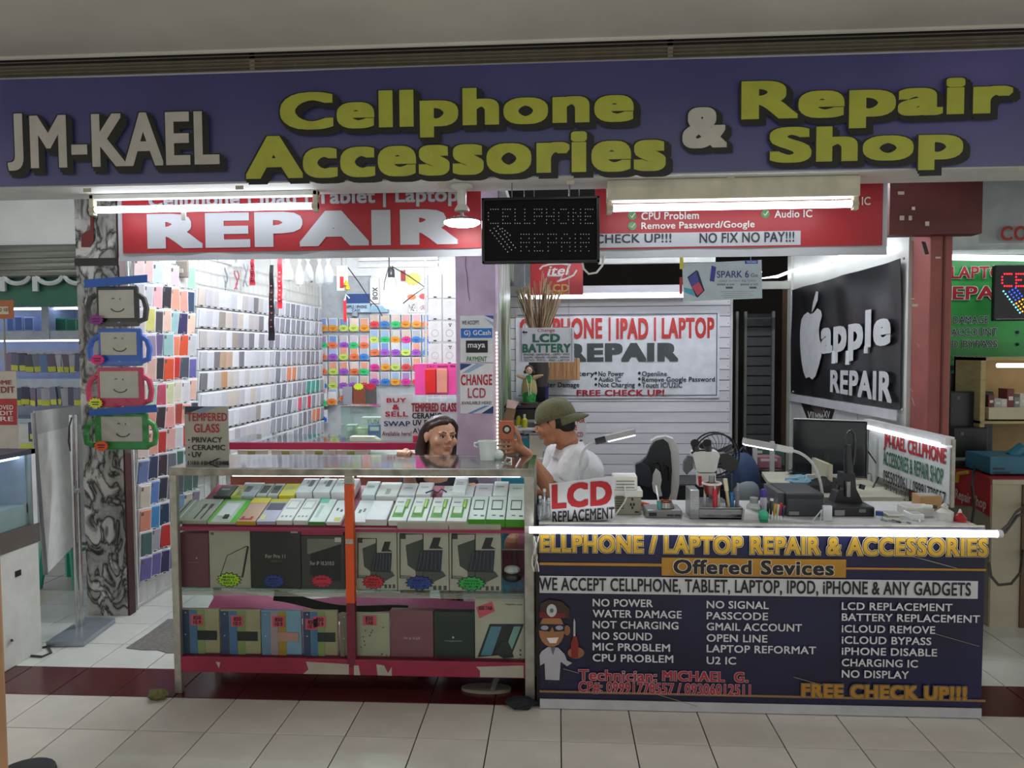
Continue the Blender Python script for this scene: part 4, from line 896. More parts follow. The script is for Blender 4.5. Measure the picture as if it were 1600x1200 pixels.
zt1, zt2 = P(55, 645, Y=4.02).z, P(143, 634, Y=4.75).z; zb1, zb2 = P(70, 897, Y=4.02).z, P(150, 815, Y=4.75).z
MB().prism([(near.x-0.012, 4.02, zt1), (farp.x, 4.75, zt2), (farp.x+0.012, 4.75, zb2), (near.x+0.03, 4.02, zb1)], (-0.02, 0.01, 0)).build('board', M('#f3f6f2', 0.3), st)
MB().prism([(near.x-0.010, 4.01, zt1+0.01), (farp.x+0.002, 4.745, zt2+0.01), (farp.x+0.002, 4.745, zt2-0.11), (near.x-0.008, 4.01, zt1-0.13)], (0.004, -0.002, 0)).build('header_panel', M('#d3d6d2', 0.35), st)
MB().tube([(near.x-0.012, 4.01, zt1), (near.x+0.03, 4.01, zb1)], 0.012, 8).build('board_edge', M('#9a9da0', 0.3, metal=0.5), st)
MB().tube([P(112, 652, Y=b1.y-0.01), P(108, 668, Y=b1.y-0.012), P(107, 690, Y=b1.y-0.012), P(110, 705, Y=b1.y-0.012)], 0.004, 6).build('hanging_wire', M('#2f3236'), st)
# green plastic stool behind it
gs = thing('plastic_stool', 'sea-green plastic stool standing behind the display board', 'stool', (-3.42, 4.95, 0))
gm_ = mat('green_plastic', '#2f9a86', 0.35)
MB().lathe([(0.0001, 0.44), (0.15, 0.445), (0.165, 0.43), (0.17, 0.39), (0.16, 0.385)], gs.location, 20).build('seat', gm_, gs, smooth=True)
for a in range(4):
    x, y = math.cos(a*math.pi/2+0.7), math.sin(a*math.pi/2+0.7)
    MB().tube([gs.location+Vector((x*0.14, y*0.14, 0.42)), gs.location+Vector((x*0.20, y*0.20, 0.0))], [0.035, 0.022], 6).build('leg', gm_, gs)
    x2, y2 = math.cos((a+1)*math.pi/2+0.7), math.sin((a+1)*math.pi/2+0.7)
    MB().tube([gs.location+Vector((x*0.16, y*0.16, 0.25)), gs.location+Vector((x2*0.16, y2*0.16, 0.25))], 0.012, 6).build('stretcher', gm_, gs)
# beige post and black bin close to the photographer
po = thing('beige_post', 'tall beige painted post at the edge of the corridor', 'post', (-1.8, 2.1, 0))
MB().rbox((-1.99, 2.05, 0.0), (P(16, 1150, Y=2.2).x, 2.2, 3.03), 0.02).build('shaft', mat('beige_paint', '#b98f68', 0.5, var=0.1, scale=3), po); MB().rbox((-2.0, 2.04, 0.0), (P(16, 1150, Y=2.2).x+0.004, 2.204, 0.1), 0.005).build('kick_plate', M('#8a6a4a'), po)
bb = P(66, 1184, Y=2.72)
bn = thing('black_bin', 'low black rounded bin on the cream corridor tiles', 'bin', (bb.x, 2.62, 0))
MB().lathe([(0.085, 0.0), (0.1, bb.z*0.9), (0.104, bb.z), (0.09, bb.z+0.004), (0.0001, bb.z+0.006)], (bb.x, 2.62, 0), 22).build('body', M('#141416', 0.5), bn, smooth=True); MB().lathe([(0.104, bb.z-0.02), (0.108, bb.z-0.012), (0.104, bb.z)], (bb.x, 2.62, 0), 22).build('rim', M('#0f0f10'), bn)

nlt = thing('ceiling_batten', 'fluorescent tube over the neighbouring shop mouth, hidden by the fascia', 'lamp', (-3.7, 4.6, 2.66)); MB().tube([(-4.3, 4.6, 2.66), (-3.1, 4.6, 2.66)], .016, 10).build('tube', glow('neighbour_tube', '#f2f8ff', 22.0), nlt, smooth=True); MB().rbox((-4.33, 4.57, 2.69), (-3.07, 4.63, 3.0), .005).build('batten', M('#dcdcda'), nlt)
# ================================================================== children's tablet cases hung before the marbled pillar
def kid(lab, col, fx0, fy0, fx1, fy1, sx0, sy0, sx1, sy1, tagc_, tx, ty, Y, hdr):
    bl, br_, tl = fr(fx0, fy0, fx1, fy1, Y); t = thing('tablet_case', lab, 'tablet case', ((bl.x+br_.x)/2, Y, bl.z)); cm = mat('foam_'+col.lstrip('#'), col, .5, var=.06)
    MB().rbox((bl.x, Y, bl.z), (br_.x, Y+.022, tl.z), .010).build('foam_frame', cm, t); pbox('screen_card', sx0, sy0, sx1, sy1, Y-.003, .006, M('#b9b6a8', .4), t, .002)
    cx, cy = (sx0+sx1)/2, (sy0+sy1)/2; ik = M('#2f3a44')
    MB().tube([P(cx+2+11*math.cos(a), cy+4+8*math.sin(a), Y=Y-.005) for a in [math.pi*(.12+.76*i/8) for i in range(9)]], .0035, 5).build('smile_print', ik, t)
    MB().tube([P(cx-7+q*2.2, cy-8-(1.5 if q == 1 else 0), Y=Y-.005) for q in range(3)], .002, 4).build('wink_print', ik, t); MB().ball(P(cx+6, cy-8, Y=Y-.004), (.003, .002, .006), 8, 6).build('eye_print', ik, t)
    mz = fy0+(fy1-fy0)*.55; hh = (fy1-fy0)*.33
    for s_, x in ((-1, fx0), (1, fx1)):
        MB().tube([P(x, mz-hh, Y=Y+.011), P(x+s_*9, mz-hh*.7, Y=Y+.011), P(x+s_*13, mz, Y=Y+.011), P(x+s_*11, mz+hh*.8, Y=Y+.011), P(x, mz+hh, Y=Y+.011)], .017, 8).build('handle', cm, t, smooth=True)
    bx0, bx1 = fx0-16, fx1+18
    MB().sheet(lambda u, v: Vector((P(bx0, fy0, Y=Y).x+(P(bx1, fy0, Y=Y).x-P(bx0, fy0, Y=Y).x)*u, Y-.012-.006*math.sin(u*21+v*9)*math.sin(v*13+u*5), P(cx, fy1+5, Y=Y).z+(P(cx, fy0-10, Y=Y).z-P(cx, fy1+5, Y=Y).z)*v)), 26, 14).build('bag_film', clear('kid_bag_film', '#ffffff', .035, .06), t, smooth=True)
    if hdr: MB().prism([P(x, y, Y=Y-.02) for x, y in hdr], (0, .003, 0)).build('header_card', M('#2458a8', .35), t)
    p = P(tx, ty, Y=Y-.026); MB().prism(burst((p.x, p.y, p.z), .046, .032, 13, depth=.8), (0, .003, 0)).build('price_tag', M(tagc_), t)
    for q in (0, 1): MB().box((p.x-.024+.006*q, p.y-.002, p.z+.004-.014*q), (p.x+.022-.004*q, p.y, p.z+.009-.014*q)).build('pen_mark', M('#2a1a2a'), t)
    MB().tube([P(cx, fy0-9, Y=Y-.01), Vector((P(cx, fy0-20, Y=Y-.01).x, 4.325, P(cx, fy0-14, Y=Y).z))], .003, 5).build('hook', wire, t)
kid('black child tablet case with smiling screen in a clear bag, top of four', '#17171b', 150, 447, 216, 510, 154, 453, 209, 497, '#8a2f86', 150, 500, 4.22, [(131, 437), (230, 429), (230, 441), (132, 450)])
kid('blue child tablet case with smiling screen, second from the top', '#1d5fc0', 153, 513, 221, 572, 157, 519, 213, 555, '#e0247a', 152, 562, 4.215, None)
kid('pink child tablet case with smiling screen, third from the top', '#c22a56', 151, 574, 224, 637, 156, 580, 216, 622, '#d9e23a', 149, 630, 4.21, None)
kid('green child tablet case with smiling screen, lowest of four', '#2a8a3a', 147, 645, 231, 703, 158, 651, 222, 690, '#f0642e', 158, 697, 4.205, [(138, 640), (244, 632), (246, 644), (140, 650)])
# ================================================================== the glass display counter
GY, GB = 3.34, 3.78
gx0, gx1 = P(268, 900, Y=GY).x, P(835, 900, Y=GY).x
gz = P(550, 733, Y=GY).z; zt_ = P(550, 744, Y=GY).z
alu = mat('aluminium_frame', '#a8a69c', 0.35, metal=0.55, var=0.1, scale=20); alu2 = mat('aluminium_worn', '#9c988c', 0.45, metal=0.4, var=0.2, scale=15)
mar = mat('maroon_tape', '#8e2440', 0.45, var=0.08, scale=8); org = mat('orange_paint', '#d9541e', 0.4, var=0.06)
gcn = thing('glass_counter', 'glass-fronted counter on aluminium frame with orange middle post', 'counter', ((gx0+gx1)/2, 3.55, 0))
def bar(name, a, b, m): return MB().rbox(a, b, 0.003).build(name, m, gcn)
zr0, zr1 = P(550, 1055, Y=GY).z, P(550, 1031, Y=GY).z
for x0, x1 in ((gx0, gx0+0.034), (gx1-0.045, gx1)):
    for y in (GY, GB-0.03): bar('leg', (x0, y, 0.0), (x1, y+0.03, gz-0.03), alu)
xm0, xm1 = P(540, 900, Y=GY).x, P(553.5, 900, Y=GY).x
bar('post_top', (xm0, GY, P(545, 757, Y=GY).z), (xm1, GY+0.03, gz-0.03), alu); bar('post_orange', (xm0, GY-0.001, P(545, 943, Y=GY).z), (xm1, GY+0.031, P(545, 757, Y=GY).z), org)
bar('post_maroon', (xm0, GY-0.001, P(545, 1043, Y=GY).z), (xm1, GY+0.031, P(545, 943, Y=GY).z), M('#6e1c34'))
bar('post_clip', (xm0+0.002, GY-0.004, P(545, 850, Y=GY).z), (xm1-0.002, GY, P(545, 842, Y=GY).z), alu)
bar('top_rail', (gx0, GY-0.004, zt_), (gx1, GY+0.03, gz), alu2); bar('top_rail', (gx0, GB-0.03, zt_), (gx1, GB, gz), alu2)
for x in (gx0, gx1-0.03): bar('top_rail', (x, GY, zt_), (x+0.03, GB, gz), alu2)
bar('bottom_rail', (gx0+0.034, GY, zr0), (gx1-0.045, GY+0.03, zr1), mar); bar('bottom_rail', (gx0+0.034, GB-0.03, zr0), (gx1-0.045, GB, zr1), mar)
# worn bare patches on the maroon rail
for pts in ([(478, 1034), (545, 1038), (545, 1054), (474, 1053), (482, 1046)], [(553, 1040), (560, 1040), (563, 1055), (553, 1055)], [(588, 1038), (600, 1040), (606, 1052), (612, 1042), (612, 1056), (590, 1055)], [(744, 1042), (818, 1040), (818, 1059), (750, 1058), (750, 1048)], [(337, 1034), (344, 1035), (342, 1044)]):
    MB().prism([P(x, y, Y=GY-0.002) for x, y in pts], (0, 0.002, 0)).build('worn_patch', M('#a8a296'), gcn)
gls = clear('case_glass', '#f9fcfb', 0.008, 0.02)
MB().box((gx0, GY, gz-0.001), (gx1, GB, gz+0.005)).build('glass_top', clear('top_glass', '#e6ecec', 0.22, 0.08, 0.9), gcn)
MB().box((gx0+0.034, GY+0.012, zr1), (xm0, GY+0.016, zt_)).build('front_pane', gls, gcn); MB().box((xm1, GY+0.012, zr1), (gx1-0.045, GY+0.016, zt_)).build('front_pane', gls, gcn)
for x in (gx0+0.014, gx1-0.02): MB().box((x, GY+0.03, zr1), (x+0.004, GB-0.03, zt_)).build('side_pane', gls, gcn)
zs1 = P(550, 826, Y=GY+0.03).z-0.004; zs2 = P(550, 922, Y=GY+0.03).z-0.003
pinkb = M('#a62a55', 0.4)
MB().box((gx0+0.02, GY+0.03, zs1-0.012), (gx1-0.03, GB-0.03, zs1)).build('upper_shelf', pinkb, gcn)
MB().box((gx0+0.02, GY+0.025, zs2-0.006), (gx1-0.03, GB-0.03, zs2)).build('middle_shelf', clear('shelf_glass', '#dfeee8', 0.15, 0.05), gcn)
for q in range(4): MB().box((gx0+0.02, GY+0.028+0.004*q, zs2-0.03+0.005*q), (gx1-0.03, GY+0.032+0.004*q, zs2-0.027+0.005*q)).build('shelf_strip', M('#b9b6ae', 0.3), gcn)
MB().box((gx0+0.02, GY+0.02, zr1-0.02), (gx1-0.03, GB-0.02, zr1)).build('floor_board', M('#7d2140'), gcn)
# LED tubes under the top rail
led_w = glow('counter_led', '#f3f8ff', 16.0)
for a, b in ((P(357, 745, Y=GY).x, xm0-0.01), (xm1+0.01, P(812, 745, Y=GY).x)):
    MB().tube([(a, GY+0.045, zt_-0.004), (b, GY+0.045, zt_-0.004)], 0.006, 6).build('led_tube', led_w, gcn)
for x, lab in ((gx0+0.017, 0), (gx1-0.02, 1)):
    pass
# crumpled scraps under the feet
for i, (x, w_, h, lab) in enumerate([(P(262, 1075, Y=GY).x, 0.05, '#5f5f34', 'crumpled olive cloth wad under the counter foot beside the passage'), (P(822, 1100, Y=GY).x, 0.07, '#1a1a22', 'crumpled black cloth wad under the counter foot by the blue sign')]):
    random.seed(i+2); k = MB(); k.ball((0, 0, 0), (w_, w_*0.7, 0.022), 14, 8)
    k.v = [Vector((p.x*(1+random.uniform(-.2, .2)), p.y*(1+random.uniform(-.2, .2)), max(0.0, 0.02+p.z*(1+random.uniform(-.3, .3))))) + Vector((x-0.02, GY-0.055, 0)) for p in k.v]
    tag(k.build('cloth_wad', M(h, 0.8)), lab, 'cloth')
# ---- products ---------------------------------------------------------------
def product(name, lab, x0, y0, x1, y1, Y, d, h, zbase, r=0.003, tilt=0.0, group=None):
    bl, br_, tl = fr(x0, y0, x1, y1, Y); t = thing(name, lab, 'box', ((bl.x+br_.x)/2, Y, zbase), group=group)
    MB().rbox((bl.x, Y, zbase), (br_.x, Y+d, tl.z), r).build('carton', M(h, 0.4), t); return t
Y1 = GY+0.045
def tagburst(t, x, y, rx, rz, h, lines, Y, ol='#111111'):
    p = P(x, y, Y=Y); MB().prism(burst((p.x, Y, p.z), rx*1.1, rz*1.12, 14, depth=0.80), (0, 0.001, 0)).build('tag_edge', M(ol), t)
    pt_ = MB().prism(burst((p.x, Y-0.0015, p.z), rx, rz, 14), (0, 0.001, 0)).build('price_tag', M(h), t)
    n = len(lines)
    for i, s in enumerate(lines):
        w_ = rx*0.62*(1.0 if i == n//2 else 0.8); z = p.z+rz*(0.42-0.84*i/max(1, n-1)); hh = rz*0.26
        text(s, (Vector((p.x-w_, Y-0.003, z-hh/2)), Vector((p.x+w_, Y-0.003, z-hh/2)), Vector((p.x-w_, Y-0.003, z+hh/2))), M('#17171a'), pt_, bold=0.01)
# middle tier
t = product('tablet_box', 'plain maroon tablet-cover box at the end of the middle tier', 281, 833, 326, 918, Y1, 0.05, '#6a3444', zs2); text('magnetic case', fr(293, 877, 312, 880, Y1-0.001), M('#8a6a72'), t); MB().ball(P(307, 872, Y=Y1), 0.004, 6, 4).build('logo_dot', M('#cbb9bd'), t)
t = product('tablet_box', 'grey tablet-cover box with slanted tablet print and lime burst tag', 327, 826, 391, 920, Y1, 0.05, '#aba898', zs2)
MB().tube([P(344, 901, Y=Y1), P(355, 868, Y=Y1), P(386, 853, Y=Y1)], 0.0018, 4).build('print_line', M('#26262a'), t)
MB().prism([P(x, y, Y=Y1-0.001) for x, y in [(386, 853), (389, 854), (380, 902), (377, 903)]], (0, 0.001, 0)).build('print_edge', M('#1d1d20'), t)
panel('print_square', 329, 832, 334, 836, Y1-0.001, M('#5a5a56'), t, 0.001); tagburst(t, 358, 906, 0.058, 0.034, '#a9d623', ['850', 'PRO 11', '2021'], Y1-0.002)
t = product('tablet_box', 'black tablet-cover box with dull blue burst tag', 392, 826, 470, 922, Y1, 0.05, '#2b2b2c', zs2)
text('For Pro 11', fr(415, 866, 446, 872, Y1-0.001), M('#a9a9a4'), t); text('2020/21', fr(423, 875, 440, 878, Y1-0.001), M('#6a6a68'), t); panel('white_label', 454, 828, 465, 833, Y1-0.001, M('#b5b5b2'), t, 0.001); tagburst(t, 428, 908, 0.05, 0.03, '#2f4a9c', ['880', 'PRO 11', '2021'], Y1-0.002, '#22306a')
t = product('tablet_box', 'black and grey tablet-cover box with crimson burst tag', 471, 837, 539, 923, Y1, 0.05, '#3a3b3a', zs2)
MB().prism([P(x, y, Y=Y1-0.001) for x, y in [(485, 865), (533, 850), (533, 909), (498, 906), (485, 898)]], (0, 0.001, 0)).build('print_tablet', M('#141616'), t); panel('print_light', 480, 842, 533, 866, Y1-0.0006, M('#77776f'), t, 0.0006)
text('For iP 10.2/10.5', fr(485, 877, 522, 883, Y1-0.003), M('#b5b5b0'), t); panel('white_label', 523, 840, 533, 847, Y1-0.002, M('#c9c9c5'), t, 0.001); tagburst(t, 503, 908, 0.052, 0.03, '#d32547', ['600', '10.2 / 10.5'], Y1-0.002, '#5a1020')
panel('red_lid', 470, 826, 536, 836, Y1+0.002, M('#a82a4e'), t, 0.03)
def foldbox(lab, x0, y0, x1, y1, tc_, lines):
    t = product('tablet_box', lab, x0, y0, x1, y1, Y1, 0.06, '#b4afa2', zs2); w_, h_ = x1-x0, y1-y0
    q = lambda a, b, Yo=-0.001: P(x0+w_*a, y0+h_*b, Y=Y1+Yo)
    fr_ = [q(.05, .17), q(.50, .17), q(.50, .80), q(.05, .80)]; MB().tube(fr_+[fr_[0]], 0.0025, 4).build('print_frame', M('#20211f'), t)
    MB().prism([q(.16, .33), q(.50, .24), q(.50, .55), q(.36, .70), q(.20, .62)], (0, 0.001, 0)).build('print_flap', M('#3e4440'), t)
    MB().prism([q(.44, .40, -.003), q(.88, .40, -.003), q(.85, .72, -.003), q(.35, .70, -.003)], (0, 0.001, 0)).build('print_folded_cover', M('#1d2030'), t)
    for i in range(6): MB().tube([q(.47+.07*i, .42, -.004), q(.445+.075*i, .55, -.004), q(.40+.085*i, .68, -.004)], 0.0009, 4).build('print_line', M('#7e8294'), t)
    MB().prism([q(.35, .70, -.002), q(.88, .70, -.002), q(.95, .77, -.002), q(.70, .86, -.002), q(.36, .78, -.002)], (0, 0.001, 0)).build('print_base', M('#4d524e'), t)
    MB().prism([q(.70, .22), q(.85, .22), q(.80, .34), q(.90, .38), q(.62, .38)], (0, 0.001, 0)).build('print_stand', M('#1b1c22'), t)
    panel('print_corner', x0+w_*.05, y0+h_*.16, x0+w_*.16, y0+h_*.24, Y1-0.002, M('#2b2c2a'), t, 0.001)
    for i in range(3): panel('print_icon', x0+w_*(.70+.1*i), y1-h_*.09, x0+w_*(.76+.1*i), y1-h_*.03, Y1-0.001, M('#4a4a46'), t, 0.001)
    text('SPECIFIC', fr(x0+w_*.06, y1-h_*.24, x0+w_*.26, y1-h_*.21, Y1-0.001), M('#6d6b64'), t)
    tagburst(t, x0+w_*.43, y1-h_*.13, w_*0.0008, 0.033, tc_, lines, Y1-0.004)
    return t
foldbox('smaller grey folding-cover box with red burst tag', 556, 825, 620, 922, '#d51f35', ['850', 'MINI 5 6', '2021'])
foldbox('grey folding-cover box with blue burst tag between two like it', 621, 816, 701, 925, '#21409c', ['880', 'PRO 11', '10.9'])
foldbox('grey folding-cover box with green burst tag, last of three', 702, 816, 783, 926, '#2fae50', ['Samsung', 'TAB S 7 FE', '12.4'])
t = thing('black_pouch', 'crumpled black pouch topped with clear film in the middle tier', 'pouch', tuple(P(800, 912, Y=Y1))); t.location.z = zs2
MB().ball(P(800, 902, Y=Y1+0.04)+Vector((0, 0, 0)), (0.045, 0.03, 0.024), 12, 8).build('pouch', M('#1d1f1e', 0.3), t, smooth=True); MB().ball(P(800, 890, Y=Y1+0.04), (0.04, 0.028, 0.02), 9, 5).build('film', M('#c9cac8', 0.15), t)
# bottom tier: striped tablet covers
def striped(lab, x0, y0, x1, y1, cols, sq, tg):
    t = product('tablet_cover', lab, x0, y0, x1, y1, Y1-0.005, 0.02, cols[-1][1], zr1, 0.006, group='striped tablet covers in the bottom tier'); w_ = x1-x0
    for a, h in cols[:-1]:
        panel('stripe', x0+1+w_*a[0], y0+2, x0+w_*a[1], y1-2, Y1-0.007, M(h), t, 0.002)
    if sq: panel('clasp', x0+w_*.42, y0+(y1-y0)*.44, x0+w_*.92, y0+(y1-y0)*.62, Y1-0.010, M(sq), t, 0.004)
    panel('price_sticker', x0+w_*tg, y0+9, x0+w_*tg+19, y0+26, Y1-0.009, M('#d2566c'), t, 0.001)
    for j, s in enumerate(('850', '10.9')): text(s, fr(x0+w_*tg+4, y0+11+7*j, x0+w_*tg+16, y0+17+7*j, Y1-0.0105), M('#2a1218'), t)
    for yy in (6, 40): MB().ball(P(x0+7, y0+yy, Y=Y1-0.006), 0.004, 6, 4).build('snap', M('#c9cbd0'), t)
    return t
A = [((0, .22), '#35466a'), ((.22, .42), '#4c74a4'), ((.42, .62), '#84995f'), (None, '#a59d7c')]
striped('blue, green and tan striped tablet cover nearest the passage', 283, 951, 343, 1030, A, '#252b2c', .25)
striped('blue, green and tan striped tablet cover, second from the passage', 344, 953, 407, 1031, A, '#252b2c', .27)
striped('sky blue, pink and mustard striped tablet cover', 408, 954, 471, 1032, [((0, .22), '#6d8cae'), ((.22, .42), '#a98f97'), ((.42, .62), '#a88a2c'), (None, '#7fa3bf')], '#b98a82', .28)
striped('navy, green and tan striped tablet cover beside the middle post', 473, 954, 528, 1033, A, '#252b2c', .30)
striped('striped tablet cover half hidden by the maroon middle post', 531, 958, 549, 1034, [((0, .4), '#7d7a66'), (None, '#8d8670')], None, -3.0)
t = product('tablet_cover', 'cream tablet cover with scattered floral specks', 556, 958, 609, 1036, Y1-0.005, 0.02, '#a9a690', zr1, 0.006)
random.seed(4)
for i in range(16): MB().ball(P(random.uniform(560, 606), random.uniform(980, 1032), Y=Y1-0.005), 0.004, 6, 4).build('speck', M(random.choice(['#5f6a52', '#7a5a4a', '#6d6658'])), t)
panel('price_sticker', 567, 962, 588, 977, Y1-0.009, M('#d2566c'), t, 0.001); text('850', fr(571, 963, 583, 969, Y1-0.0105), M('#2a1218'), t); text('TAB', fr(571, 970, 583, 976, Y1-0.0105), M('#2a1218'), t)
t = product('tablet_box', 'dull red tablet-cover box in the bottom tier', 610, 954, 677, 1038, Y1, 0.04, '#84505c', zr1); text('For ip 10.2/8', fr(631, 995, 656, 1000, Y1-0.001), M('#b9a2a8'), t)
t = product('tablet_box', 'dark green tablet-cover box in the bottom tier', 678, 956, 741, 1038, Y1, 0.04, '#23302b', zr1); text('magnetic', fr(695, 1000, 722, 1003, Y1-0.001), M('#8fa09a'), t); MB().ball(P(708, 996, Y=Y1), 0.005, 6, 4).build('logo_dot', M('#c9d2ce'), t)
t = product('tablet_box', 'pale box printed with a kickstand tablet, end of the bottom tier', 742, 936, 820, 1039, Y1, 0.05, '#b9b4a4', zr1)
q = lambda x, y, o=-0.001: P(x, y, Y=Y1+o)
MB().prism([q(765, 975), q(819, 975), q(800, 1022), q(746, 1027)], (0, 0.001, 0)).build('print_tablet', M('#232829'), t)
MB().prism([q(767, 979, -.002), q(784, 979, -.002), q(768, 1024, -.002), q(751, 1024, -.002)], (0, 0.001, 0)).build('print_screen', M('#5c8aa0'), t); MB().prism([q(803, 979, -.002), q(814, 979, -.002), q(800, 1015, -.002), q(794, 1003, -.002)], (0, 0.001, 0)).build('print_screen', M('#7fa59f'), t)
MB().prism([q(784, 1003, -.003), q(794, 1002, -.003), q(803, 1027, -.003), q(787, 1029, -.003), q(772, 1020, -.003)], (0, 0.001, 0)).build('print_stand', M('#2b2f2e'), t)
MB().prism([q(744, 949, -.003), q(769, 940, -.003), q(773, 955, -.003), q(749, 966, -.003)], (0, 0.001, 0)).build('price_sticker', M('#d2566c'), t); text('850 TAB', fr(748, 947, 769, 953, Y1-0.005), M('#2a1218'), t)
text('Magnetic case', fr(790, 943, 816, 946, Y1-0.001), M('#55534c'), t)
for i in range(3): MB().ball(q(813, 1016+7*i), 0.005, 8, 5).build('icon', M('#5d5b54'), t)
# pink cloth and black strip lying behind the bottom tier
pc = MB().sheet(lambda u, v: Vector((P(328, 950, Y=3.56).x+(P(742, 950, Y=3.56).x-P(328, 950, Y=3.56).x)*u, 3.50+0.16*v+0.01*math.sin(u*12), zr1+0.14+0.06*math.sin(u*9+v*2)*0.3+0.05*v)), 40, 6, (0, 0, 0.004)).build('pink_cloth', M('#c23f78', 0.6), smooth=True); tag(pc, 'pink cloth spread behind the bottom row of tablet covers', 'cloth')
kc = MB().sheet(lambda u, v: Vector((P(433, 945, Y=3.52).x+(P(640, 945, Y=3.52).x-P(433, 945, Y=3.52).x)*u, 3.47+0.02*v, zr1+0.19+0.04*math.cos(u*5)*(1-u)+0.045*v*(1-0.6*u))), 24, 3, (0, 0.004, 0)).build('black_cloth', M('#121214', 0.7), smooth=True); tag(kc, 'black cloth strip bunched over the pink cloth', 'cloth')
# ---- upper shelf: packages leaning on a slope
TH = math.radians(18)
SL = Matrix.Translation((0, GY+0.05, zs1+0.012)) @ Matrix.Rotation(TH, 4, 'X')
sb = MB().box((gx0+0.03, 0.0, -0.010), (gx1-0.04, 0.40, -0.002), SL).build('slope_board', M('#8f2349'), gcn)
def lying(name, lab, x0, x1, v0, v1, hgt, h, cat='box', group=None):
    a, b = P(x0, 800, Y=GY+0.14).x, P(x1, 800, Y=GY+0.14).x
    t = thing(name, lab, cat, group=group); t.matrix_basis = SL @ Matrix.Translation(((a+b)/2, v0, 0.0)); w_ = b-a
    MB().rbox((-w_/2+0.001, 0.002, 0.0), (w_/2-0.001, v1-v0-0.002, hgt), 0.003).build('carton', M(h, 0.3), t, world=False)
    return t, w_, v1-v0, hgt
def flat(t, w_, L, hg, u0, v0, u1, v1, h, nm='print', up=0.0008):
    return MB().box((w_*(u0-0.5), L*v0, hg), (w_*(u1-0.5), L*v1, hg+up)).build(nm, M(h), t, world=False)
def window_front(t, w_, L, hg, h):  # coloured front edge
    MB().box((-w_/2, -0.0005, 0), (w_/2, 0.0022, hg)).build('front_edge', M(h), t, world=False)
t, a, L, g = lying('cable_box', 'grey-green box printed with two charging cables', 299, 336, 0.0, 0.21, 0.022, '#aeb3a2')
for u in (.45, .72):
    flat(t, a, L, g, u-.03, .08, u+.03, .58, '#3c3f3c'); flat(t, a, L, g, u-.07, .55, u+.07, .75, '#4a4d4a')
t, a, L, g = lying('striped_box', 'thin green-striped box at the passage end of the upper shelf', 280, 299, 0.0, 0.2, 0.02, '#93a08c'); flat(t, a, L, g, .2, .0, .35, 1, '#39423a'); flat(t, a, L, g, .6, .0, .7, 1, '#e9ece6')
t, a, L, g = lying('clear_pouch', 'clear zip pouch with lime green border on the upper shelf', 337, 381, 0.0, 0.215, 0.015, '#c9d4c6', 'pouch'); flat(t, a, L, g, 0, 0, .12, 1, '#6ec24a'); flat(t, a, L, g, .8, 0, 1, 1, '#5cc22f'); flat(t, a, L, g, .0, .93, 1, 1, '#8fd06a'); flat(t, a, L, g, .2, .25, .7, .8, '#e9efee', up=.004); flat(t, a, L, g, .45, .15, .62, .3, '#2f3a35', up=.005)
t, a, L, g = lying('earphone_pack', 'peach card pack with yellow header and red arc', 382, 411, 0.0, 0.225, 0.02, '#c9a58d'); flat(t, a, L, g, 0, .78, 1, 1, '#e6d629'); flat(t, a, L, g, .1, .06, .75, .12, '#b5322f'); flat(t, a, L, g, .15, .12, .3, .2, '#b5322f'); flat(t, a, L, g, .6, .12, .75, .2, '#b5322f'); window_front(t, a, L, g, '#c9a53a')
t, a, L, g = lying('earphone_pack', 'lilac-grey card pack with mountain shape beside the peach one', 412, 441, 0.0, 0.215, 0.02, '#b9b6cf'); flat(t, a, L, g, .1, .5, .95, .8, '#4b4759'); flat(t, a, L, g, 0, .85, 1, 1, '#cfc23a'); flat(t, a, L, g, .1, .08, .35, .3, '#d9d68a')
for i, (x0, x1) in enumerate(((442, 467), (468, 491))):
    t, a, L, g = lying('charger_box', 'white charger box with square window, %s of the pair beside the middle' % ['first', 'second'][i], x0, x1, 0.0, 0.215, 0.026, '#dfe2de', group='white charger boxes on the upper shelf'); flat(t, a, L, g, .15, .5, .85, .88, '#b9c0ba'); flat(t, a, L, g, .22, .55, .78, .83, '#e9ece8', up=.002)
    for u in (.2, .45, .7): flat(t, a, L, g, u, .15, u+.12, .22, '#8f9792')
t, a, L, g = lying('cable_pack', 'mint-topped white cable pack on the upper shelf', 492, 517, 0.0, 0.22, 0.02, '#d9e6de'); flat(t, a, L, g, 0, .82, .55, 1, '#6fd0b0'); flat(t, a, L, g, .2, .2, .4, .7, '#b9c7c0'); window_front(t, a, L, g, '#4a8a3a')
t, a, L, g = lying('cable_pack', 'plain white pack with small black plugs beside the orange post', 518, 541, 0.0, 0.21, 0.02, '#e4e8e8'); flat(t, a, L, g, .3, .5, .42, .62, '#333a3d'); flat(t, a, L, g, .6, .45, .75, .55, '#333a3d'); flat(t, a, L, g, .5, .05, .9, .2, '#c3c95a')
t, a, L, g = lying('cable_pack', 'white pack with grey plug print just past the orange post', 554, 581, 0.0, 0.21, 0.02, '#dfe4e4'); flat(t, a, L, g, .25, .4, .4, .55, '#565c5e'); flat(t, a, L, g, .5, .45, .62, .6, '#565c5e')
t, a, L, g = lying('white_box', 'plain white box angled out over the upper shelf edge', 578, 611, 0.0, 0.18, 0.035, '#e6e7e8')
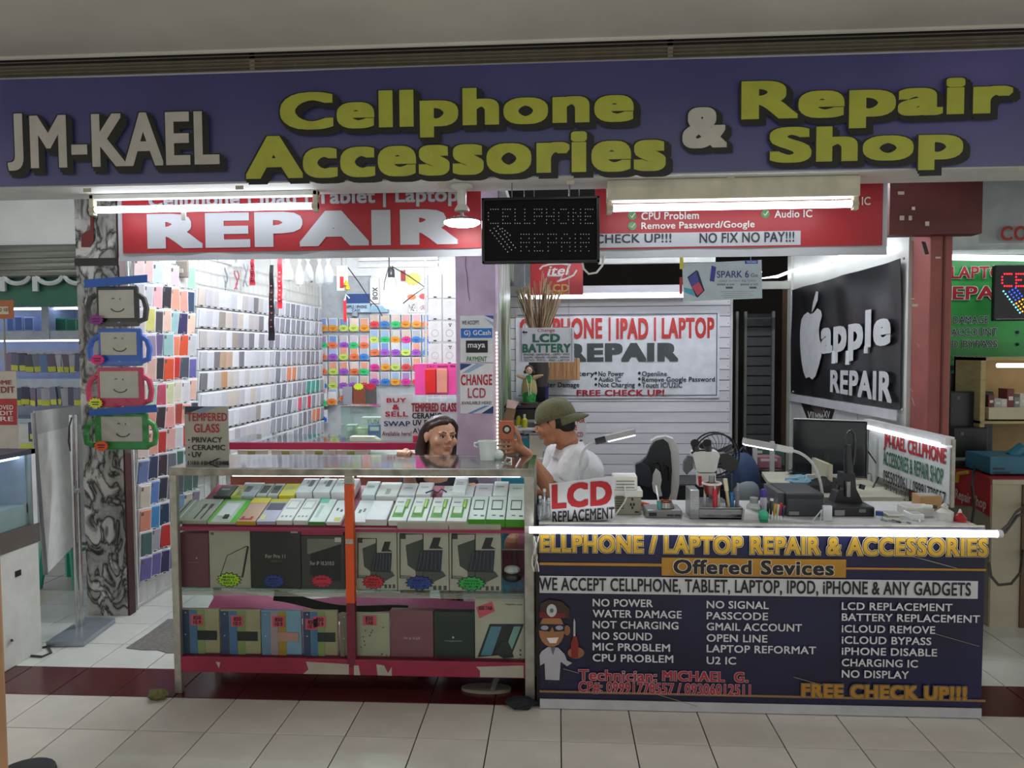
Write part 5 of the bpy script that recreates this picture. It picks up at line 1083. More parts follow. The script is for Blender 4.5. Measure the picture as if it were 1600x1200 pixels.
for i, (x0, x1) in enumerate(((613, 641), (642, 671), (672, 701), (702, 733))):
    t, a, L, g = lying('window_charger_box', 'white charger box with green window and cable slot, %s from the orange post' % ordn(i), x0, x1, 0.0, 0.225, 0.03, '#dfe3de', group='green-window charger boxes')
    flat(t, a, L, g, .15, .14, .75, .6, '#5f9e4c'); flat(t, a, L, g, .62, .5, .85, .9, '#5f9e4c'); flat(t, a, L, g, .26, .26, .66, .52, '#d9e3d2', 'charger', .010); flat(t, a, L, g, .68, .55, .78, .85, '#b4d84a', 'cable', .004); flat(t, a, L, g, .15, .75, .5, .8, '#8f9792')
for i, (x0, x1) in enumerate(((735, 761), (762, 791), (792, 821))):
    t, a, L, g = lying('cable_set_box', ['white box with tilted frame print and bright green base edge', 'white box with upright frame print and bright green base edge', 'shiny white box with green base edge at the end of the shelf'][i], x0, x1, 0.0, 0.22, 0.04, '#d9e2da', group='green-edged boxes'); window_front(t, a, L, g, '#46a01f')
    flat(t, a, L, g, .2, .4, .8, .45, '#4a544e'); flat(t, a, L, g, .2, .78, .8, .82, '#4a544e'); flat(t, a, L, g, .2, .4, .25, .82, '#4a544e'); flat(t, a, L, g, .75, .4, .8, .82, '#4a544e'); flat(t, a, L, g, .3, .15, .5, .19, '#5a645e'); flat(t, a, L, g, .7, .12, .9, .18, '#5a645e')
back = [(316, 343, '#3a3d3c', .22, .34, .03, 'black and white pack at the back of the upper shelf'), (344, 361, '#c9cf6a', .22, .33, .03, 'lime card pack at the back of the upper shelf'), (350, 383, '#b4bcc0', .225, .37, .03, 'silver pack with diamond print at the back row'), (384, 401, '#c4c9c2', .23, .36, .03, 'charger box with dark window, first at the back row'), (402, 419, '#c0c5be', .23, .36, .03, 'charger box with dark window, second at the back row'), (420, 446, '#e2d83a', .23, .36, .03, 'bright yellow pack in the back row of the upper shelf'), (447, 474, '#e3e6e8', .24, .39, .045, 'tall white adapter box, first of three in the back row'), (475, 503, '#e3e6e8', .24, .39, .045, 'tall white adapter box, second of three in the back row'), (504, 541, '#e6e8ea', .24, .39, .045, 'tall white adapter box, third beside the orange post'), (554, 576, '#dbe6e6', .23, .38, .035, 'white bottle-shaped pack behind the orange post'), (577, 612, '#dfe2dc', .23, .38, .03, 'white box with small square phone print in the back row'), (613, 640, '#e0e2e2', .24, .37, .03, 'white back-row box behind the green windows, first'), (641, 666, '#e4e4e4', .24, .37, .035, 'white back-row box behind the green windows, second'), (700, 722, '#ececec', .24, .40, .05, 'small white box standing highest in the back row'), (684, 735, '#e4e6e6', .235, .345, .03, 'wide white back-row box under the highest one'), (736, 765, '#e6e6e8', .235, .37, .03, 'white back-row box behind the green edges, first'), (766, 790, '#ecefec', .235, .385, .035, 'white adapter box with cord in the back row'), (791, 822, '#e2e8e0', .235, .37, .03, 'white back-row box at the end of the shelf')]
for i, (x0, x1, h, v0, v1, hg, lab) in enumerate(back):
    if i == 13: hg = .05
    t, a, L, g = lying('back_row_box', lab, x0, x1, v0, v1, hg, h)
    if i in (3, 4): flat(t, a, L, g, .15, .2, .85, .8, '#3c4442')
    elif i in (6, 7, 8): flat(t, a, L, g, .55, .4, .8, .85, '#5d6468'); flat(t, a, L, g, .35, .6, .5, .8, '#8d9498')
    elif i == 2: flat(t, a, L, g, .3, .3, .6, .7, '#59626a')
    elif i == 10: flat(t, a, L, g, .4, .15, .6, .5, '#6d736c')
    else: flat(t, a, L, g, .2, .55, .7, .65, '#b4bab8')
cab = MB().tube([P(x, y, Y=3.62) for x, y in [(665, 770), (676, 766), (684, 770), (690, 764), (698, 769)]], 0.004, 6).build('dark_cable', M('#2d3033'), smooth=True); tag(cab, 'dark loose cable lying over the white back-row boxes', 'cord')
# ---- on the counter top
tg = thing('paper_sign', 'grey tempered glass sign standing on the counter top corner', 'sign', (P(323, 727, Y=3.48).x, 3.48, gz+0.005))
bl, br_, tl = fr(289, 635, 357, 729, 3.48)
MB().box((bl.x, 3.48, gz+0.006), (br_.x, 3.486, tl.z)).build('board', M('#aaa79c', 0.35), tg); SYG = 3.478
text('TEMPERED', fr(292, 645, 355, 658, SYG), M('#9c1a20'), tg, bold=0.03, outline=0.02, om=M('#d9d3ca')); text('GLASS', fr(303, 662, 343, 676, SYG), M('#9c1a20'), tg, bold=0.03, outline=0.02, om=M('#d9d3ca'))
for s, y, x1 in (('PRIVACY', 683, 347), ('CERAMIC', 695, 352), ('UV', 706, 315)): text(s, fr(300, y, x1, y+8.5, SYG), bk, tg, bold=0.02); MB().ball(P(295, y+4.5, Y=SYG), 0.004, 6, 4).build('bullet', bk, tg)
text('AVAILABLE HERE!', fr(292, 720, 353, 727, SYG), M('#26282c'), tg, bold=0.01)
for pts, h in (([(289, 635), (322, 635), (291, 647), (289, 647)], '#1e2f4e'), ([(322, 635), (340, 635), (314, 646), (303, 646)], '#7e95b4'), ([(357, 720), (357, 729), (320, 729)], '#22314e'), ([(340, 716), (345, 716), (318, 729), (311, 729)], '#1c1c20')): corner(tg, pts, h, SYG-0.0006)
MB().box((bl.x+0.02, 3.486, gz+0.006), (br_.x-0.02, 3.53, gz+0.010)).build('foot', M('#9b998f'), tg)
# white plastic cup with handle
cu = thing('plastic_jug', 'white translucent plastic jug on the counter top near the woman', 'jug', (P(762, 722, Y=3.62).x, 3.62, gz+0.005))
c = cu.location; jh = P(762, 689, Y=3.62).z-c.z
MB().lathe([(0.0001, 0.0), (0.036, 0.0), (0.042, jh*0.5), (0.047, jh*0.97), (0.049, jh), (0.044, jh), (0.038, jh*0.4), (0.033, 0.008)], c, 20).build('body', M('#dfe6e2', 0.25), cu, smooth=True)
MB().tube([c+Vector((-0.045, 0, jh*0.92)), c+Vector((-0.065, 0, jh*0.88)), c+Vector((-0.066, 0, jh*0.72)), c+Vector((-0.05, 0, jh*0.66))], 0.005, 6).build('handle', M('#dfe6e2', 0.25), cu, smooth=True)
MB().ball(c+Vector((0.05, 0.01, 0.022)), (0.03, 0.03, 0.026), 10, 6).build('lid', M('#e3e9e6', 0.2), cu)
wc2 = MB().tube([P(x, y, Y=3.50+0.02*k) for k, (x, y) in enumerate([(785, 722), (790, 725), (799, 722), (799, 716), (792, 715), (784, 727)])], 0.004, 6).build('white_cable', M('#e6e6e6'), smooth=True); tag(wc2, 'white cable coiled on the glass counter top', 'cord')
pen = MB().tube([P(806, 731, Y=3.38)+Vector((0, 0, 0.004)), P(813, 717, Y=3.62)], 0.004, 6).build('stylus', M('#ececec')); tag(pen, 'white stylus lying at the counter top end', 'pen')
# ---- behind the counter: stool, slippers, seated customer's legs are not shown
sp = thing('slipper', 'worn grey slipper on the dark floor beneath the counter', 'slipper', tuple(P(775, 1078, Z=0)))
c = P(760, 1078, Z=0.0)
MB().prism([c+Vector((0.12*math.cos(a*math.pi/10)*(1.0), 0.045*math.sin(a*math.pi/10), 0.0)) for a in range(20)], (0, 0, 0.014)).build('sole', M('#8d8578'), sp); MB().tube([c+Vector((0.03, -0.04, 0.012)), c+Vector((0.05, 0, 0.055)), c+Vector((0.03, 0.04, 0.012))], 0.012, 6).build('strap', M('#6d6a66'), sp)
# ================================================================== the repair workbench with printed front
CYF, CYB = 3.28, 3.84
rx0, rx1 = P(843, 960, Y=CYF).x, P(1535, 960, Y=CYF).x; cz = P(1200, 822, Y=CYF).z
wb = thing('workbench', 'repair workbench with white top behind the navy printed front', 'workbench', ((rx0+rx1)/2, 3.6, 0))
MB().rbox((rx0, CYF+0.01, cz-0.03), (rx1, CYB, cz), 0.004).build('top', M('#c6c8c8', 0.4), wb)
MB().box((rx0, CYF+0.005, 0.0), (rx0+0.03, CYB, cz-0.03)).build('side_panel', M('#2b2422'), wb); MB().box((rx1-0.03, CYF+0.005, 0.0), (rx1, CYB, cz-0.03)).build('side_panel', M('#b9b4a2'), wb)
MB().box((rx0, CYF+0.004, 0.02), (rx1, CYF+0.014, cz-0.03)).build('front_board', M('#4a4640'), wb)
MB().tube([(rx0, CYF+0.0, cz+0.006), (rx1, CYF+0.0, cz+0.006)], 0.006, 6).build('alu_edge', alu, wb)
# printed banner on the front
fs = thing('services_banner', 'navy printed banner listing repair services on the workbench front', 'banner', ((rx0+rx1)/2, CYF, 0.0))
navy = mat('banner_print_navy', '#16173c', 0.4, var=0.25, scale=1.6)
MB().sheet(lambda u, v: Vector((rx0+(rx1-rx0)*u, CYF-0.006+0.003*math.sin(u*9+v*3), 0.05+(cz-0.05)*v)), 40, 12, (0, 0.003, 0)).build('vinyl_sheet', navy, fs, smooth=True)
MB().box((rx0, CYF-0.011, 0.004), (rx1, CYF-0.006, P(1190, 1098, Y=CYF).z)).build('white_hem', M('#b4b4bb', 0.4), fs)
BYF = CYF-0.012
gold = M('#b8922e', 0.4); goldd = M('#a87a2a', 0.4); wht = M('#cfd0d5', 0.45); cream = M('#cfc7a8')
text('ELLPHONE / LAPTOP REPAIR & ACCESSORIES', fr(844, 838, 1543, 866, BYF), gold, fs, bold=0.04, layer=3, outline=[(0.05, cream, (0, 0)), (0.028, M('#17172a'), (0, 0))])
panel('gold_rule', 843, 880, 1034, 884, BYF, goldd, fs, 0.002); panel('gold_rule', 1322, 888, 1541, 891, BYF, goldd, fs, 0.002)
panel('gold_plate', 1034, 873, 1322, 901, BYF, goldd, fs, 0.003); text('Offered Sevices', fr(1052, 875, 1303, 898, BYF-0.002), M('#14141e'), fs, bold=0.036, outline=0.03, om=M('#d2c9b4'))
bl, br_, tl = fr(842, 900, 1528, 932, BYF)
panel('white_strip', 843, 904, 1528, 931, BYF, M('#c2c4c8'), fs, 0.002); text('WE ACCEPT CELLPHONE, TABLET, LAPTOP, IPOD, iPHONE & ANY GADGETS', fr(842, 906, 1517, 930, BYF-0.002), M('#14141a'), fs, bold=0.022)
colA = ['NO POWER', 'WATER DAMAGE', 'NOT CHARGING', 'NO SOUND', 'MIC PROBLEM', 'CPU PROBLEM']; wA = [1020, 1065, 1060, 1019, 1047, 1052]
colB = ['NO SIGNAL', 'PASSCODE', 'GMAIL ACCOUNT', 'OPEN LINE', 'LAPTOP REFORMAT', 'U2 IC']; wB = [1201, 1200, 1253, 1199, 1275, 1150]
colC = ['LCD REPLACEMENT', 'BATTERY REPLACEMENT', 'iCLOUD REMOVE', 'iCLOUD BYPASS', 'iPHONE DISABLE', 'CHARGING IC', 'NO DISPLAY']; wC = [1488, 1531, 1461, 1455, 1464, 1434, 1420]
for i, s in enumerate(colA): text(s, fr(926, 936+17.3*i, wA[i], 948+17.3*i, BYF), wht, fs, bold=0.02)
for i, s in enumerate(colB): text(s, fr(1104, 939+17.4*i, wB[i], 951+17.4*i, BYF), wht, fs, bold=0.02)
for i, s in enumerate(colC): text(s, fr(1315, 942+17.6*i, wC[i], 954+17.6*i, BYF), wht, fs, bold=0.02)
wr_ = M('#a02a3c', 0.5); pale = M('#c6bcc0')
text('Technician:', fr(904, 1047, 1026, 1064, BYF), wr_, fs, bold=0.03, outline=0.025, om=pale); text('MICHAEL  G.', fr(1035, 1049, 1169, 1065, BYF), wr_, fs, bold=0.04, outline=0.025, om=pale)
text('CP#: 09991778557 / 09306012511', fr(904, 1067, 1173, 1086, BYF), wr_, fs, bold=0.03, outline=0.025, om=pale)
text('FREE CHECK UP!!!', fr(1252, 1070, 1510, 1092, BYF), goldd, fs, bold=0.055, layer=3, outline=[(0.045, M('#8d7f6a'), (0, 0)), (0.02, M('#1a1420'), (0, 0))])
panel('gold_rule', 843, 1086, 1540, 1089.5, BYF, M('#8a6a4a'), fs, 0.001)
for a, b in (((1460, 990), (1530, 1010)), ((1240, 1058), (1290, 1072)), ((1020, 1083), (1090, 1104)), ((880, 1045), (905, 1052)), ((1420, 868), (1495, 888))):
    MB().tube([P(*a, Y=BYF), P(*b, Y=BYF)], 0.0013, 4).build('tear', M('#8d8472'), fs)
# printed technician figure: plain man in a white coat holding a screwdriver
fp = lambda x, y, o=0.0: P(x, y, Y=BYF-o)
def shape(nm, pts, h, o): MB().prism([fp(x, y, o) for x, y in pts], (0, 0.001, 0)).build(nm, M(h), fs)
def oval(nm, x, y, rx, ry, h, o): shape(nm, [(x+rx*math.cos(a*math.pi/9), y+ry*math.sin(a*math.pi/9)) for a in range(18)], h, o)
shape('figure_coat', [(846, 1018), (856, 1011), (872, 1012), (882, 1022), (886, 1032), (894, 1036), (886, 1041), (876, 1034), (874, 1063), (852, 1062), (851, 1036), (844, 1040), (843, 1024)], '#a9a8b2', .0015)
shape('figure_trousers', [(856, 1063), (872, 1063), (871, 1070), (864, 1066), (857, 1070)], '#23263c', .002); shape('figure_shirt', [(860, 1011), (868, 1011), (864, 1024)], '#6a5a78', .003)
oval('figure_head', 862, 985, 20, 26, '#9c6a48', .002); shape('figure_hair', [(843, 962), (845, 943), (858, 937), (878, 940), (890, 952), (889, 966), (882, 966), (843, 966)], '#3a241a', .003); shape('figure_band', [(843, 957), (884, 958), (883, 966), (843, 965)], '#6d1f1f', .004)
oval('figure_lamp', 862, 954, 8, 10, '#b9bcc0', .005); oval('figure_lamp_centre', 862, 954, 3, 3.5, '#5a6470', .006); oval('figure_ear', 886, 985, 5, 8, '#8d5c3e', .003)
shape('figure_glasses', [(842, 975), (883, 976), (882, 986), (866, 987), (863, 979), (859, 987), (842, 985)], '#17181c', .004); oval('figure_lens', 851, 981, 6, 3.5, '#9a9cb8', .005); oval('figure_lens', 874, 981, 6, 3.5, '#9a9cb8', .005); shape('figure_mouth', [(854, 997), (873, 996), (869, 1005), (859, 1005)], '#e3d9d2', .004)
oval('figure_hand', 900, 1020, 13, 9, '#8d5a40', .002); shape('figure_tool_grip', [(893, 1028), (892, 1005), (896, 994), (901, 994), (904, 1006), (903, 1028)], '#7d241c', .003); shape('figure_tool_blade', [(896, 994), (896, 972), (897, 966), (899, 972), (899, 994)], '#b0b2b6', .003)
# ---- long LED tube along the front edge
lt = thing('led_batten', 'long glowing LED tube along the workbench front edge', 'lamp', (P(1190, 831, Y=3.235).x, 3.235, 0.8))
a, b = P(823, 829, Y=3.235), P(1562, 833, Y=3.235); zz = (a.z+b.z)/2
MB().tube([(a.x, 3.235, zz), (b.x, 3.235, zz)], 0.0155, 12).build('tube', glow('bench_led', '#f4f7ff', 5.5), lt, smooth=True)
for x in (a.x-0.008, b.x-0.012): MB().tube([(x, 3.235, zz), (x+0.02, 3.235, zz)], 0.017, 12).build('end_cap', M('#d6d8da'), lt)
for x in (a.x+0.05, (a.x+b.x)/2, b.x-0.09): MB().box((x, 3.24, zz-0.006), (x+0.03, CYF+0.004, zz+0.006)).build('bracket', M('#cfcfcf'), lt)
# cables and clips in the gap between the two counters
kb = thing('cable_bundle', 'tangle of pale cables tied in the gap between the counters', 'cord', tuple(P(838, 880, Y=3.27)))
for i in range(5):
    pts = [P(834+3*math.sin(i*2+j*1.3)+2*i*0.6, 838+11*j, Y=3.262) for j in range(6)]; MB().tube(pts, 0.0035, 5).build('cable', M(['#d6d6d2', '#8d8d8a', '#b9b4a6', '#3a3a3a', '#c9c9c9'][i]), kb, smooth=True)
MB().box((P(838, 900, Y=3.30).x, 3.295, 0.0), (rx0, 3.31, cz-0.01)).build('strut', M('#1c1715'), kb)
# ================================================================== things on the workbench
def at(x, Y, z=None): return Vector((P(x, 800, Y=Y).x, Y, cz if z is None else z))
def zat(y, Y, x=1100): return P(x, y, Y=Y).z
# LCD sign
ls = thing('lcd_sign', 'white acrylic sign with red and black lettering leaning on the bench front edge', 'sign', (P(910, 820, Y=3.34).x, 3.34, cz))
LY = 3.33
cr4 = [P(862, 822, Y=LY), P(961, 812, Y=LY), P(959, 744, Y=LY), P(858, 756, Y=LY)]; cr4[0].z = max(cr4[0].z, cz)
MB().prism(cr4, (0, 0.005, 0)).build('board', M('#c9cbd0', 0.25), ls)
def skew(x0, y0, x1, y1, dy): return (P(x0, y1, Y=LY-0.001), P(x1, y1+dy, Y=LY-0.001), P(x0, y0, Y=LY-0.001))
text('LCD', skew(862, 757, 956, 796, -7), M('#a8161f'), ls, bold=0.055); text('REPLACEMENT', skew(863, 799, 960, 817, -7), M('#18181c'), ls, bold=0.03)
MB().prism([P(870, 815, Y=LY+0.01), P(950, 808, Y=LY+0.01), P(950, 812, Y=LY+0.09)], (0, 0, 0.004)).build('prop', M('#b9bbc0'), ls)
t = thing('clear_bottle', 'cluster of clear empty vials beside the red-lettered bench sign', 'vial', (P(851, 818, Y=3.36).x, 3.36, cz))
for i, (dx, h) in enumerate(((-0.02, 0.10), (0.0, 0.13), (0.02, 0.09), (0.008, 0.07))):
    MB().lathe([(0.011, 0.0), (0.012, h*0.7), (0.006, h*0.8), (0.006, h)], t.location+Vector((dx, 0.012*(i % 2), 0)), 10).build('vial', clear('vial_glass', '#e9eef0', 0.25, 0.08), t, smooth=True); MB().lathe([(0.007, h), (0.007, h+0.012)], t.location+Vector((dx, 0.012*(i % 2), 0)), 8).build('cap', M('#d0d0cc'), t)
# power supply with router on top
psu = thing('power_supply', 'beige metal voltage regulator with sockets on the workbench', 'appliance', at(980, 3.5)); pz = zat(778, 3.5)
bl, br_, tl = fr(958, 778, 1002, 820, 3.48)
MB().rbox((bl.x, 3.48, cz), (br_.x, 3.62, tl.z), 0.005).build('case', M('#9a9684', 0.45), psu)
for i in range(6): MB().box((bl.x+0.012, 3.477, cz+0.03+0.011*i), (bl.x+0.05, 3.48, cz+0.035+0.011*i)).build('vent_slot', M('#55523f'), psu)
for dx, dz in ((.09, .075), (.083, .05), (.097, .05), (.09, .035)): MB().box((bl.x+dx-.004, 3.477, cz+dz-.006), (bl.x+dx+.004, 3.48, cz+dz+.006)).build('socket_hole', M('#1a1a18'), psu)
MB().box((br_.x-0.03, 3.476, cz+0.012), (br_.x-0.012, 3.48, cz+0.018)).build('switch', M('#222222'), psu)
ro = thing('white_adapter', 'white plug-in adapter strip stacked on the beige regulator', 'appliance', (bl.x+0.06, 3.5, tl.z))
MB().rbox((bl.x-0.002, 3.485, tl.z), (bl.x+0.14, 3.6, tl.z+0.035), 0.006).build('lower_body', M('#dcdcd8', 0.35), ro); MB().rbox((bl.x, 3.49, tl.z+0.035), (bl.x+0.115, 3.59, zat(744, 3.49, 975)), 0.006).build('upper_body', M('#e2e2de', 0.35), ro)
for dz in (0.045, 0.06, 0.075): MB().box((bl.x+0.015, 3.487, tl.z+dz), (bl.x+0.1, 3.49, tl.z+dz+0.005)).build('slot', M('#8a8a86'), ro)
MB().tube([(bl.x+0.055, 3.48, tl.z+0.06), (bl.x+0.06, 3.47, tl.z), (bl.x+0.05, 3.47, cz+0.06), (bl.x+0.01, 3.46, cz+0.005)], 0.004, 6).build('cord', M('#e2e2de'), ro, smooth=True)
# grey soldering station with copper wool
ss = thing('soldering_station', 'grey soldering iron station with copper wool dish', 'tool', at(1037, 3.45)); bl, br_, tl = fr(1009, 797, 1066, 820, 3.42)
MB().rbox((bl.x, 3.42, cz), (br_.x, 3.56, tl.z), 0.008).build('body', M('#7d7f80', 0.4), ss); MB().rbox((bl.x+0.015, 3.417, cz+0.01), (bl.x+0.05, 3.42, tl.z-0.012), 0.002).build('dark_window', M('#1b1c1e'), ss); MB().rbox((br_.x-0.07, 3.417, cz+0.01), (br_.x-0.04, 3.42, tl.z-0.02), 0.002).build('dark_window', M('#2b2c2e'), ss); MB().rbox((br_.x-0.035, 3.417, cz+0.01), (br_.x-0.008, 3.42, tl.z-0.02), 0.002).build('dark_window', M('#2b2c2e'), ss)
c = Vector((P(1040, 790, Y=3.47).x, 3.47, tl.z))
MB().lathe([(0.036, 0.0), (0.04, 0.006), (0.034, 0.02), (0.03, 0.028)], c, 18).build('dish', M('#9b9d9e', 0.3, metal=0.5), ss, smooth=True)
random.seed(9)
for i in range(5): MB().tube([c+Vector((0.026*math.cos(a*0.7+i), 0.026*math.sin(a*0.7+i), 0.03+0.004*math.sin(a*2.1+i))) for a in range(10)], 0.0025, 5).build('copper_wool', M('#a8583a', 0.3, metal=0.7), ss)
MB().tube([P(1025, 758, Y=3.44), P(1029, 782, Y=3.44)], 0.004, 6).build('tip_rod', M('#c9cbd0', 0.2, metal=0.8), ss); MB().tube([P(1029, 782, Y=3.44), P(1031, 800, Y=3.44)], 0.009, 8).build('grip', M('#4aa39a'), ss)
ora = thing('orange_tool', 'small orange-handled tool lying behind the soldering station', 'tool', at(1008, 3.58)); MB().tube([at(1002, 3.60)+Vector((0, 0, 0.03)), at(1014, 3.60)+Vector((0, 0, 0.022))], 0.012, 8).build('grip', M('#d8622a'), ora); MB().tube([at(1014, 3.6)+Vector((0, 0, 0.022)), at(1022, 3.6)+Vector((0, 0, 0.01))], 0.004, 6).build('tip', M('#8d8d8d'), ora); MB().box(tuple(at(1001, 3.59)), tuple(at(1012, 3.61)+Vector((0, 0, 0.018)))).build('rest', M('#d9d9d6'), ora)
# metal tray rack holding tools
tr = thing('tool_tray', 'steel two-tier tool tray with upright end bracket', 'tool tray', at(1118, 3.42)); stl = mat('brushed_steel', '#9a9c9e', 0.3, metal=0.7, var=0.1, scale=30, stretch=(1, 1, 8))
bl, br_, tl = fr(1078, 766, 1161, 821, 3.40)
MB().rbox((bl.x, 3.40, cz), (bl.x+0.042, 3.52, tl.z), 0.003).build('end_bracket', stl, tr); MB().rbox((bl.x+0.042, 3.40, zat(813, 3.4)), (br_.x, 3.52, zat(808, 3.4)), 0.002).build('lower_tier', stl, tr); MB().rbox((bl.x+0.042, 3.40, cz), (br_.x, 3.404, zat(808, 3.4)), 0.001).build('lower_front', stl, tr); MB().rbox((bl.x+0.042, 3.40, zat(804, 3.4)), (br_.x, 3.404, zat(793, 3.4)), 0.001).build('upper_front', stl, tr); MB().rbox((bl.x+0.042, 3.40, zat(796, 3.4)), (br_.x, 3.52, zat(794, 3.4)), 0.001).build('upper_tier', stl, tr); MB().rbox((br_.x-0.006, 3.40, cz), (br_.x, 3.52, zat(793, 3.4)), 0.001).build('end_plate', stl, tr)
ut = zat(793, 3.45)
def tool(nm, lab, x0, y0, x1, Y, parts):
    t = thing(nm, lab, 'tool', (P(x1, 790, Y=Y).x, Y, ut)); a = P(x0, y0, Y=Y); b = Vector((P(x1, 790, Y=Y).x, Y, ut)); n = len(parts)
    for i, (f0, f1, r, h, pn) in enumerate(parts): MB().tube([b.lerp(a, f0), b.lerp(a, f1)], r, 7).build(pn, M(h, 0.35), t)
    return t
tool('screwdriver', 'red-handled screwdriver standing in the steel tray', 1117, 755, 1117, 3.42, [(0, .75, .011, '#b0222e', 'handle'), (.75, 1, .004, '#b9bbbd', 'shaft')])
tool('screwdriver', 'blue-handled screwdriver standing in the steel tray', 1143, 740, 1143, 3.45, [(0, .45, .011, '#1f6fae', 'handle'), (.45, 1, .005, '#2a2c30', 'shaft')])
tool('screwdriver', 'slim grey steel screwdriver at the tray end', 1153, 755, 1151, 3.44, [(0, .7, .009, '#6d7074', 'handle'), (.7, 1, .006, '#8a8d90', 'cap')])
tool('brush', 'cream wooden brush leaning in the steel tray', 1133, 748, 1139, 3.43, [(0, .6, .007, '#b9a67e', 'handle'), (.6, 1, .010, '#c9bfa0', 'bristles')])
tool('tweezers', 'black pointed tweezers standing in the steel tray', 1131, 742, 1136, 3.47, [(0, .6, .006, '#1c1d20', 'grip'), (.6, 1, .003, '#1c1d20', 'points')])
# cup of copper wire and rings on a stand in front of the microscope
cp = thing('wire_cup', 'small white cup holding copper wire above the steel tray', 'cup', (P(1112, 770, Y=3.46).x, 3.46, ut)); c = cp.location
cz1, cz2 = zat(772, 3.46), zat(755, 3.46)
MB().lathe([(0.03, cz1-c.z), (0.04, cz2-c.z), (0.042, cz2-c.z), (0.032, cz1-c.z+0.002)], c, 18).build('cup', M('#7a2a22', 0.3), cp, smooth=True); MB().tube([c+Vector((0.042*math.cos(a*math.pi/9), 0.042*math.sin(a*math.pi/9), cz2-c.z)) for a in range(18)], 0.005, 6, closed=True).build('rim', M('#d9d6d0'), cp)
for i in range(4): MB().tube([c+Vector(((0.034-0.004*i)*math.cos(a*math.pi/6), (0.034-0.004*i)*math.sin(a*math.pi/6), cz2-c.z-0.004+0.002*i)) for a in range(12)], 0.0025, 5, closed=True).build('copper_wire', M('#b57a2e', 0.3, metal=0.6), cp)
for dx in (-0.034, 0.034): MB().tube([c+Vector((dx, 0, 0)), c+Vector((dx*0.9, 0, cz1-c.z+0.02))], 0.006, 6).build('cup_leg', M('#d9d6d0'), cp)
MB().lathe([(0.014, cz2-c.z-0.03), (0.014, cz2-c.z+0.035)], c, 12).build('metal_barrel', M('#8d8f92', 0.3, metal=0.7), cp)
# stereo microscope
ms = thing('microscope', 'white stereo microscope with twin black eyepieces on the workbench', 'microscope', at(1112, 3.68)); wm = M('#d4d6d4', 0.3); kk = M('#1b1c20', 0.3)
MY = 3.66
MB().rbox((P(1085, 800, Y=MY).x, MY-0.02, cz), (P(1140, 800, Y=MY).x, MY+0.16, cz+0.02), 0.006).build('base', M('#3c3d40'), ms); MB().tube([at(1112, MY+0.13)+Vector((0, 0, 0.02)), Vector((at(1112, MY).x, MY+0.13, zat(700, MY)))], 0.014, 10).build('column', M('#9a9c9e', 0.2, metal=0.8), ms)
pts = [(1083, 712), (1086, 706), (1122, 706), (1125, 712), (1122, 722), (1120, 735), (1116, 738), (1092, 738), (1088, 735), (1086, 724)]
MB().prism([P(x, y, Y=MY-0.03) for x, y in pts], (0, 0.10, 0)).build('head', wm, ms)
bl, br_, tl = fr(1090, 738, 1118, 760, MY); MB().rbox((bl.x, MY-0.02, bl.z), (br_.x, MY+0.05, tl.z), 0.01).build('objective', wm, ms)
for x0, x1, y0, y1 in ((1086, 1094, 694, 706), (1105, 1112, 694, 706)):
    MB().tube([P(x0+2, y1, Y=MY), P(x0, y0, Y=MY-0.05)], [0.016, 0.019], 12).build('eyepiece', kk, ms); MB().tube([P(x0, y0, Y=MY-0.05), P(x0-0.3, y0-2, Y=MY-0.06)], [0.021, 0.021], 12).build('eyecup', kk, ms)
MB().tube([P(1080, 708, Y=MY), P(1090, 704, Y=MY), P(1112, 704, Y=MY)], 0.006, 6).build('eyepiece_bridge', kk, ms)
MB().prism([P(x, y, Y=MY-0.01) for x, y in [(1069, 722), (1076, 712), (1083, 714), (1083, 732), (1073, 742), (1068, 736)]], (0, 0.03, 0)).build('side_guard', M('#55585c', 0.3), ms); MB().tube([P(1120, 728, Y=MY), P(1128, 728, Y=MY)], 0.012, 8).build('focus_knob', kk, ms)
MB().prism([P(x, y, Y=MY-0.03) for x, y in [(1091, 744), (1096, 744), (1097, 758), (1092, 760)]], (0, 0.006, 0)).build('red_tag', M('#b0202c'), ms)
MB().prism([P(x, y, Y=MY+0.01) for x, y in [(1122, 710), (1134, 708), (1148, 714), (1154, 722), (1150, 734), (1138, 736), (1126, 732)]], (0, 0.06, 0)).build('camera_head', M('#101114', 0.2), ms)
# stand fan behind
fn = thing('stand_fan', 'black wire-cage fan standing behind the microscope', 'fan', (P(1118, 760, Y=4.9).x, 4.9, 0)); c = P(1120, 712, Y=4.9); R_ = P(1158, 712, Y=4.9).x-c.x; R_ *= 0.92
for dy in (0.0, 0.09): MB().tube([c+Vector((R_*math.cos(a*math.pi/16), dy, R_*math.sin(a*math.pi/16))) for a in range(32)], 0.006, 6, closed=True).build('cage_ring', kk, fn)
for a in range(28):
    an = a*math.pi/14; MB().tube([c+Vector((0.03*math.cos(an), -0.02, 0.03*math.sin(an))), c+Vector((R_*0.7*math.cos(an+.15), -0.03, R_*0.7*math.sin(an+.15))), c+Vector((R_*math.cos(an+.25), 0, R_*math.sin(an+.25)))], 0.0018, 4).build('cage_wire', kk, fn)
for a in range(3):
    an = a*2.094+0.3; MB().prism([c+Vector((0.02*math.cos(an), 0.04, 0.02*math.sin(an))), c+Vector((R_*.85*math.cos(an-.25), 0.03, R_*.85*math.sin(an-.25))), c+Vector((R_*.88*math.cos(an+.3), 0.05, R_*.88*math.sin(an+.3))), c+Vector((0.03*math.cos(an+1), 0.045, 0.03*math.sin(an+1)))], (0, 0.004, 0)).build('blade', M('#33373a'), fn)
